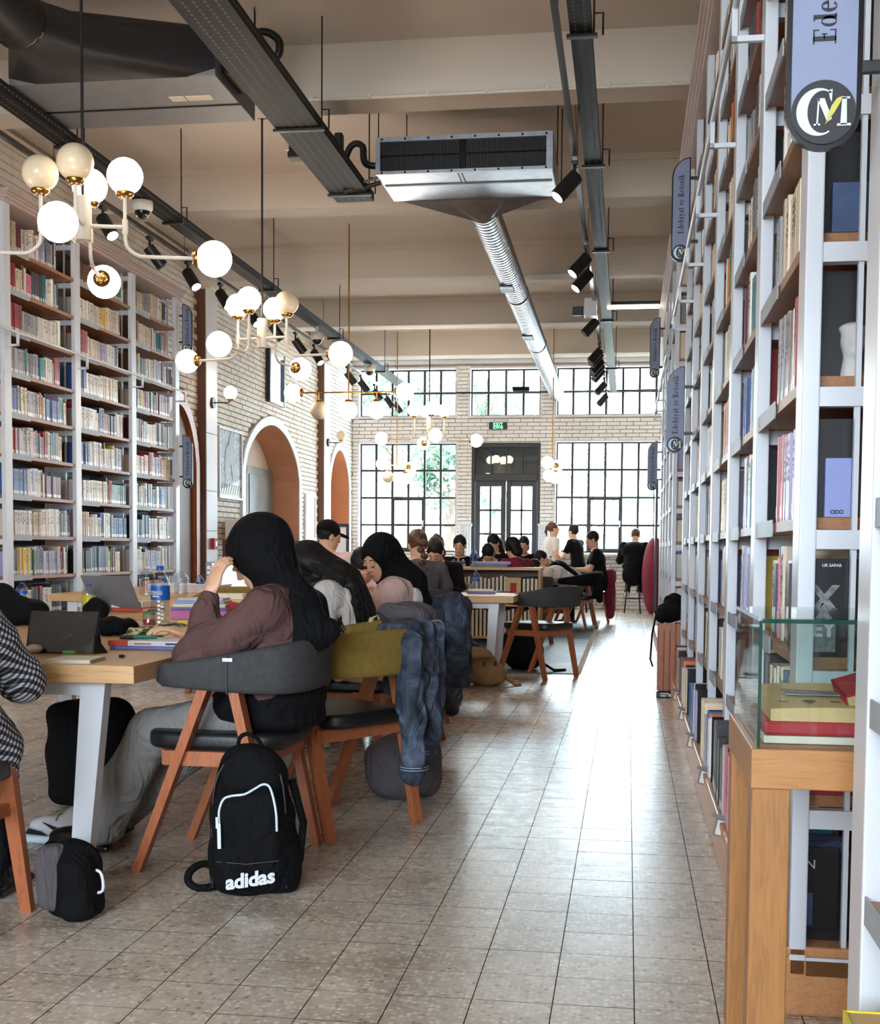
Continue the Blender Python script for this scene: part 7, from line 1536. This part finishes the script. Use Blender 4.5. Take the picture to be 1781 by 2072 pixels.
        if style == 'cap':
            c = Blob(hres, 0.012); c.ell(P(0, -0.02, 0.045), (0.090, 0.105, 0.095), R).box(P(0, 0, -0.06), (0.2, 0.2, 0.085), 0.01, R, 0.008, '-'); cp = blob_obj('cap', c, 'blackcloth', o)
            c = Blob(hres * 0.8, 0.01); c.ell(P(0, 0.115, 0.035), (0.068, 0.065, 0.011), R @ rx(-0.15)); blob_obj('cap_peak', c, 'blackcloth', o)
    if style == 'scarf':
        hbk.k = 0.04
        hbk.ell(P(0, -0.03, 0.022), (0.106, 0.126, 0.120), R).ell(P(0, -0.025, -0.05), (0.088, 0.088, 0.09), R).cone(P(0, -0.03, -0.06), N + V(0, -0.01, 0.03), 0.074, 0.068).ell(N + V(0, 0.025, 0.01), (0.075, 0.075, 0.04))
        if extra: extra(hbk, P, N, o)
        hbk.ell(P(0, 0.10, -0.028), (0.058, 0.075, 0.083), R, 0.02, '-')
        blob_obj('headscarf', hbk, hair, o, wrinkle(0.0035, 36))
    if face_on:
        m = MB(); 
        for s in (-1, 1):
            pts = [P(s * xx, 0.0905 - 0.25 * abs(xx - 0.03), zz) for xx, zz in ((0.012, 0.026), (0.026, 0.033), (0.04, 0.033), (0.054, 0.025))]; m.tube(pts, [0.0025, 0.0034, 0.003, 0.001], 6, 'hair')
        m.build('eyebrow', o); m = MB()
        for s in (-1, 1): m.tube([P(s * xx, 0.0985 - 0.42 * abs(xx - 0.03), zz) for xx, zz in ((0.018, -0.003), (0.026, -0.0065), (0.034, -0.0075), (0.043, -0.003))], 0.0021, 6, 'hair')
        m.build('eyelash', o); m = MB(); m.tube([P(xx, 0.0965 - 6 * xx * xx, -0.0605) for xx in (-0.02, -0.01, 0, 0.01, 0.02)], [0.002, 0.0048, 0.0055, 0.0048, 0.002], 8, 'lips'); m.build('lips', o)
    return o, dict(H=H, C=C, N=N, hc=hc, R=R, P=P, arms=arms, u=u, u2=u2, legs=legs)

# -- the woman in the brown sweatshirt (nearest)
def drape1(b, P, N, o):
    b.chain([N + V(-0.03, -0.02, 0.05), N + V(-0.05, -0.08, -0.04), N + V(-0.07, -0.13, -0.14), N + V(-0.07, -0.19, -0.13)], [0.055, 0.07, 0.07, 0.045], 0.02)
    b.cone(N + V(-0.10, -0.07, -0.06), N + V(-0.11, -0.10, -0.19), 0.045, 0.035, 0.03).cone(N + V(0.03, -0.10, -0.05), N + V(0.02, -0.15, -0.16), 0.06, 0.035, 0.04)
    m = MB()
    for k in range(46):
        t = k / 45; p = Vector(N + V(-0.10 + 0.05 * (k % 3), -0.225 + 0.12 * t, -0.10 - 0.11 * t)); m.ring(p, p + Vector((random.uniform(-0.008, 0.008), random.uniform(-0.03, -0.01), -0.03)), 0.003, 0.0012, 5, 'blackcloth')
    tag(m.build('fringe', o), kind='stuff')
P1, J1 = person('woman in black headscarf and brown sweatshirt, hand raised to her forehead', -1.235, 4.36, 178, hz=0.565, a=-0.08, b=0.05, l1=0.22, l2=0.18, na=0.62, hp=0.62, hy=-0.12,
    wl=(-0.155, 0.185, 0.955), el=(-0.21, 0.215, 0.735), hdl=(0.22, -0.2, 0.9), hnl=(0.75, -0.5, -0.2), wr=(0.10, 0.36, 0.79), curl=0.42, top='brownsweat', bottom='greycloth', hair='blackcloth', style='scarf', loose=1.16, flare=0.045,
    feet=((-0.04, 0.66, 0.10), (0.24, 0.72, 0.10)), res=0.008, hres=0.005, fres=0.0034, extra=drape1, shoe='blackgloss')
bl = Blob(0.009, 0.05); bl.ell(J1['H'] + V(0, 0.0, 0.03), (0.20, 0.18, 0.10)).ell(J1['H'] + V(0, 0.09, -0.01), (0.19, 0.15, 0.075)).ell(J1['H'] + V(0, -0.02, 0.12), (0.185, 0.16, 0.09)).ell(J1['H'] + V(0, -0.03, -0.05), (0.195, 0.15, 0.045)); blob_obj('tunic', bl, 'blackcloth', P1, wrinkle(0.006, 26))
bl = Blob(0.005, 0.012); bl.chain([J1['N'] + V(-0.078, 0.055, -0.006), J1['N'] + V(-0.09, 0.0, 0.008), J1['N'] + V(-0.075, -0.055, 0.02)], [0.013, 0.017, 0.014]); blob_obj('collar', bl, 'logowhite', P1)
S_, e, w = J1['arms'][0]; bl = Blob(0.007, 0.04); bl.cone(S_ + V(0.03, 0.0, -0.02), e, 0.08, 0.072).cone(e, e + (w - e) * 0.75, 0.07, 0.046); blob_obj('sleeve', bl, 'brownsweat', P1, wrinkle(0.008, 44))
bl = Blob(0.005, 0.01); q = e + (w - e) * 0.80; bl.cone(q, e + (w - e) * 0.93, 0.037, 0.035); blob_obj('cuff', bl, 'brownsweat', P1)

# -- long-haired woman in white
def person_long():
    p, J = person('woman with long black hair in a white shirt, behind the brown sweatshirt', -1.27, 6.12, 182, hz=0.545, a=0.34, b=0.28, l1=0.24, l2=0.2, na=1.22, hp=0.95, hy=0.1, top='whitecloth', bottom='greycloth', style='bob', loose=1.2, res=0.01, hres=0.007, fres=0.005, wl=(-0.15, 0.34, 0.78), shoe='white')
    N, P = J['N'], J['P']; bl = Blob(0.006, 0.03)
    paths = [[P(-0.02, -0.05, 0.10), P(-0.03, -0.11, 0.02), N + V(-0.05, -0.08, 0.07), N + V(-0.11, -0.14, 0.0), N + V(-0.16, -0.19, -0.10), N + V(-0.17, -0.21, -0.21)], [P(-0.05, -0.02, 0.08), P(-0.07, -0.09, -0.02), N + V(-0.10, -0.08, 0.03), N + V(-0.16, -0.09, -0.08), N + V(-0.19, -0.08, -0.19)], [P(0.02, -0.06, 0.09), P(0.0, -0.12, 0.0), N + V(-0.03, -0.13, 0.05), N + V(-0.10, -0.20, -0.04), N + V(-0.16, -0.27, -0.16)]]
    bl.chain(paths[0][:5], [0.06, 0.06, 0.045, 0.028, 0.012]).chain(paths[1][:4], [0.05, 0.045, 0.03, 0.008]).chain(paths[2][:4], [0.06, 0.055, 0.035, 0.01])
    bl.chain([P(-0.06, 0.02, 0.06), P(-0.088, 0.03, -0.03), P(-0.085, 0.0, -0.10), N + V(-0.10, -0.03, 0.0)], [0.045, 0.045, 0.045, 0.035])
    blob_obj('long_hair', bl, 'hair', p, lambda X, Y, Z: (0.003 * np.sin(120 * X + 60 * Y + 8 * np.sin(14 * Z))).astype(np.float32))
    m = MB(); r_ = random.Random(5)
    for k in range(110):
        q = paths[k % 3]; n = len(q); o1 = V(r_.gauss(0, 1), r_.gauss(0, 1), r_.gauss(0, 0.8)); o1 = o1 / np.linalg.norm(o1); pts = []
        for i, c in enumerate(q): t_ = i / (n - 1); pts.append(c + o1 * (0.058 - 0.036 * t_) * r_.uniform(0.75, 1.05) + V(0, 0, -0.05 * r_.random() if i == n - 1 else 0))
        m.tube(pts, [0.004, 0.006, 0.006, 0.005, 0.003, 0.0008][:n - 1] + [0.0008], 5, 'hair')
    tag(m.build('strands', p), kind='stuff'); return p
person_long()

# -- woman in pink with black headscarf
def drape2(b, P, N, o): b.chain([P(0, -0.07, -0.05), N + V(0, -0.10, 0.0), N + V(-0.03, -0.15, -0.13), N + V(-0.04, -0.15, -0.28), N + V(-0.05, -0.14, -0.36)], [0.09, 0.085, 0.07, 0.06, 0.05], 0.04)
def stripes():
    t = NT('striped_knit'); co = t.coord('Object'); w = t.n('ShaderNodeTexWave'); w.inputs['Scale'].default_value = 13; w.inputs['Distortion'].default_value = 0.4; t.l(co, w.inputs['Vector']); t.l(t.ramp(w.outputs[0], [(0.45, srgb(52, 46, 48)), (0.55, srgb(226, 206, 190))]), t.b.inputs['Base Color']); t.b.inputs['Roughness'].default_value = 0.9; return t.m
M['stripe'] = stripes()
P3, J3 = person('woman in black headscarf and pink blouse looking down at her work', -1.245, 7.06, 188, hz=0.55, a=0.10, b=0.15, l1=0.205, l2=0.18, na=0.55, hp=0.45, hy=0.85, top='pinkcloth', sleeve='three', bottom='greycloth', hair='blackcloth', style='scarf', loose=1.15, res=0.01, hres=0.0055, fres=0.005, extra=drape2, face_on=True, el=(-0.23, 0.19, 0.77), wl=(-0.06, 0.33, 0.775), hdl=(0.6, 0.7, 0), shoe='white')
S_, E_, w = J3['arms'][0]; bl = Blob(0.007, 0.02); bl.cone(E_ + (w - E_) * 0.02, E_ + (w - E_) * 0.85, 0.054, 0.042); blob_obj('striped_sleeve', bl, 'stripe', P3)
bl = Blob(0.009, 0.04); bl.ell(J3['C'] + V(0.0, -0.075, 0.0), (0.15, 0.075, 0.2)); blob_obj('lace_back', bl, 'whitecloth', P3, wrinkle(0.004, 40))

M['maroontop'] = M['maroon']
person('bowed dark-haired person at the end of the second table', -1.86, 9.08, 274, a=0.55, b=0.25, hp=0.95, na=0.95, top='pinkcloth', style='bob', l1=0.22, l2=0.2, hz=0.58)
person('man in a black cap and pale pink hoodie, seen from behind', -2.52, 10.42, 82, male=True, hz=0.58, a=0.08, b=0.06, l1=0.25, l2=0.24, sw=0.19, hp=0.25, hy=-0.85, top='pinkcloth', style='cap', loose=1.2, wl=(-0.2, 0.32, 0.80), wr=(0.2, 0.32, 0.80))
person('student with a long brown braid in a grey tee, back turned', -1.63, 9.98, 108, hz=0.56, a=0.20, b=0.15, l1=0.25, l2=0.21, hp=0.5, hy=0.15, top='greytee', sleeve='short', hair='brownhair', style='braid', loose=1.1, res=0.011, hres=0.006, wl=(-0.15, 0.38, 0.79), wr=(0.17, 0.36, 0.79))
person('brown-haired student beyond the braided one, only the head showing', -1.93, 12.75, 96, hp=0.5, a=0.15, top='whitecloth', hair='brownhair', style='bun', l1=0.23, l2=0.2)
person('dark-haired student bent low over the small oak table', -1.74, 12.05, 262, a=0.4, b=0.2, hp=0.75, na=0.75, top='blackcloth', style='bob', l1=0.23, l2=0.2, face_on=True, hz=0.60)
person('woman in black tee facing the camera behind the low bookcase', -2.05, 15.66, 268, a=0.12, b=0.1, hp=0.3, top='blackcloth', sleeve='short', style='bun', l1=0.24, l2=0.22, face_on=True, res=0.014)
person('student with head laid on folded arms behind the low bookcase', -1.72, 16.52, 265, a=0.55, b=0.3, hp=1.0, na=0.95, top='blackcloth', style='bob', res=0.015, l1=0.25, l2=0.24, hz=0.60)
person('black-haired student left of the one wearing headphones', -1.76, 17.4, 240, a=0.1, hp=0.6, top='blackcloth', style='long', res=0.015, l1=0.26, l2=0.24)
person('student peering out between two black-haired heads', -1.52, 19.0, 268, a=0.2, hp=0.35, top='blackcloth', style='bob', res=0.015, face_on=True, hz=0.56)
hpn, JH = person('student in maroon top wearing black headphones', -1.25, 15.0, 130, a=0.22, b=0.1, hp=0.45, hy=0.3, top='maroontop', style='bob', res=0.014, l1=0.24, l2=0.21)
m = MB(); P = JH['P']; m.tube([P(0.088 * math.cos(t), -0.01, 0.02 + 0.118 * math.sin(t)) for t in (PI * k / 14 for k in range(15))], 0.009, 6, 'blackgloss'); m.build('headband', hpn)
for s in (-1, 1): m = MB(); m.ring(P(s * 0.078, -0.008, -0.01), P(s * 0.108, -0.008, -0.01), 0.036, 0.034, 14, 'darksteel'); m.build('ear_cup', hpn)
person('student in a cream tee slumped forward over the far table', -0.70, 17.72, 178, male=True, a=0.85, b=0.35, l1=0.26, l2=0.24, sw=0.19, na=1.3, hp=1.15, top='whitecloth', sleeve='short', bottom='greycloth', style='short', res=0.013, loose=1.1, wl=(-0.15, 0.62, 0.79), wr=(0.15, 0.62, 0.79), shoe='white')
bent, JB = person('student in black tee with a bag strap, bent over beyond the slumped one', -0.72, 18.55, 186, a=0.75, b=0.3, na=1.1, hp=1.0, top='blackcloth', sleeve='short', style='short', res=0.014, hz=0.60)
N = JB['N']; m = MB(); m.tube([N + V(-0.1, 0.02, 0.06), JB['C'] + V(0.0, -0.13, 0.05), JB['H'] + V(0.13, -0.14, 0.08)], 0.018, 6, 'paper'); m.build('bag_strap', bent)
person('young man in a black tee sitting upright in profile, maroon jacket behind', -0.40, 19.25, 186, male=True, hz=0.60, a=0.12, b=0.08, l1=0.28, l2=0.25, sw=0.19, hp=0.35, hy=0.1, top='blackcloth', sleeve='short', style='short', res=0.012, hres=0.007, face_on=True, wl=(-0.17, 0.42, 0.82), wr=(0.17, 0.42, 0.82))
person('woman in white tee standing by the far counter', -1.33, 22.45, 28, hz=0.86, a=0.0, b=0.03, hp=0.0, hy=-0.2, stand=True, top='whitecloth', sleeve='short', bottom='blackcloth', style='ponytail', res=0.013, hres=0.007, wl=(-0.2, 0.06, 0.82), wr=(0.2, 0.1, 0.84), face_on=True, hair='brownhair', l1=0.24, l2=0.23)
person('woman with a hair bun and black tee sitting at the far counter', -0.86, 22.72, 150, hz=0.80, a=0.15, b=0.05, hp=0.05, top='blackcloth', sleeve='short', style='bun', res=0.013, wl=(-0.12, 0.36, 1.08), wr=(0.12, 0.36, 1.08), feet=((-0.1, 0.28, 0.36), (0.1, 0.26, 0.36)))
blk, JK = person('person in a black jacket seen from behind on a stool, far right', 0.11, 22.82, 84, hz=0.78, a=0.28, b=0.2, hp=0.5, male=True, sw=0.2, top='blackcloth', hair='brownhair', style='short', res=0.014, loose=1.25, wl=(-0.15, 0.42, 1.08), wr=(0.15, 0.42, 1.08), feet=((-0.12, 0.1, 0.36), (0.1, 0.06, 0.36)), shoe='white')
bl = Blob(0.014, 0.06); bl.ell(JK['H'] + V(0, -0.06, -0.1), (0.2, 0.12, 0.2)); blob_obj('coat_skirt', bl, 'blackcloth', blk, wrinkle(0.008, 24))

# -- plaid overshirt at the left edge
def plaid():
    t = NT('black_white_plaid'); co = t.coord('Object', (1, 1, 1)); sp = t.n('ShaderNodeSeparateXYZ'); rot = t.n('ShaderNodeMapping'); rot.inputs['Rotation'].default_value = (0.5, 0.35, 0.3); t.l(co, rot.inputs[0]); t.l(rot.outputs[0], sp.inputs[0])
    def st(o_, f):
        m1 = t.n('ShaderNodeMath'); m1.operation = 'MULTIPLY'; m1.inputs[1].default_value = f; t.l(o_, m1.inputs[0]); m2 = t.n('ShaderNodeMath'); m2.operation = 'FRACT'; t.l(m1.outputs[0], m2.inputs[0]); m3 = t.n('ShaderNodeMath'); m3.operation = 'GREATER_THAN'; m3.inputs[1].default_value = 0.52; t.l(m2.outputs[0], m3.inputs[0]); return m3.outputs[0]
    a = t.n('ShaderNodeMath'); a.operation = 'ADD'; t.l(st(sp.outputs[1], 60), a.inputs[0]); t.l(st(sp.outputs[2], 60), a.inputs[1]); h = t.n('ShaderNodeMath'); h.operation = 'MULTIPLY'; h.inputs[1].default_value = 0.5; t.l(a.outputs[0], h.inputs[0])
    t.l(t.ramp(h.outputs[0], [(0.1, srgb(26, 26, 30)), (0.5, srgb(96, 98, 108)), (0.9, srgb(224, 224, 232))]), t.b.inputs['Base Color']); t.b.inputs['Roughness'].default_value = 0.9; return t.m
M['plaid'] = plaid()
pl, JP = person('person in a black and white plaid overshirt, cut by the left edge', -2.08, 3.33, 92, hz=0.57, a=0.10, b=0.12, l1=0.24, l2=0.22, sw=0.185, hp=0.4, top='plaid', bottom='blackcloth', hair='hair', style='short', loose=1.25, res=0.009, hres=0.008, wr=(0.06, 0.55, 0.785), er=(0.245, 0.34, 0.70), wl=(-0.1, 0.5, 0.785))
bl = Blob(0.009, 0.04); bl.cone((0.215, 0.05, 0.66), (0.235, 0.2, 0.52), 0.07, 0.065).cone((0.235, 0.2, 0.52), (0.25, 0.22, 0.42), 0.05, 0.03).ell((0.1, -0.09, 0.55), (0.16, 0.07, 0.13)); blob_obj('shirt_tail', bl, 'plaid', pl, wrinkle(0.006, 34))
# black coat hanging behind that person's chair back
# sneaker under the near table
sn = empty('sneaker', (-2.10, 4.47, 0), math.radians(175), 'white and black laced sneaker on the floor behind the table leg', 'shoe')
bl = Blob(0.005, 0.02); bl.ell((0.0, 0, 0.06), (0.13, 0.045, 0.045)).ell((-0.07, 0, 0.09), (0.06, 0.04, 0.055)); blob_obj('upper', bl, 'white', sn); bl = Blob(0.005, 0.01); bl.box((0, 0, 0.016), (0.145, 0.05, 0.016), 0.014); blob_obj('sole', bl, 'logowhite', sn)
yy = lambda x: 0.047 - 0.9 * max(0, abs(x) - 0.05) ** 2 * 3
m = MB()
for A_ in ([(-0.10, 0.055), (-0.06, 0.045), (0.0, 0.055), (0.05, 0.085), (-0.01, 0.068), (-0.05, 0.064), (-0.085, 0.075)], [(-0.135, 0.034), (-0.05, 0.034), (-0.075, 0.044), (-0.13, 0.06)], [(0.03, 0.034), (0.135, 0.034), (0.115, 0.055), (0.06, 0.05)]): m.prism([(x, yy(x) - 0.003, z) for x, z in A_], (0, 0.006, 0), 'black')
m.build('side_panel', sn); m = MB()
for k in range(4): m.tube([(0.0 + 0.022 * k, -0.036, 0.092 - 0.010 * k), (0.006 + 0.022 * k, 0, 0.108 - 0.012 * k), (0.0 + 0.022 * k, 0.036, 0.092 - 0.010 * k)], 0.0035, 5, 'greycloth')
m.build('laces', sn)
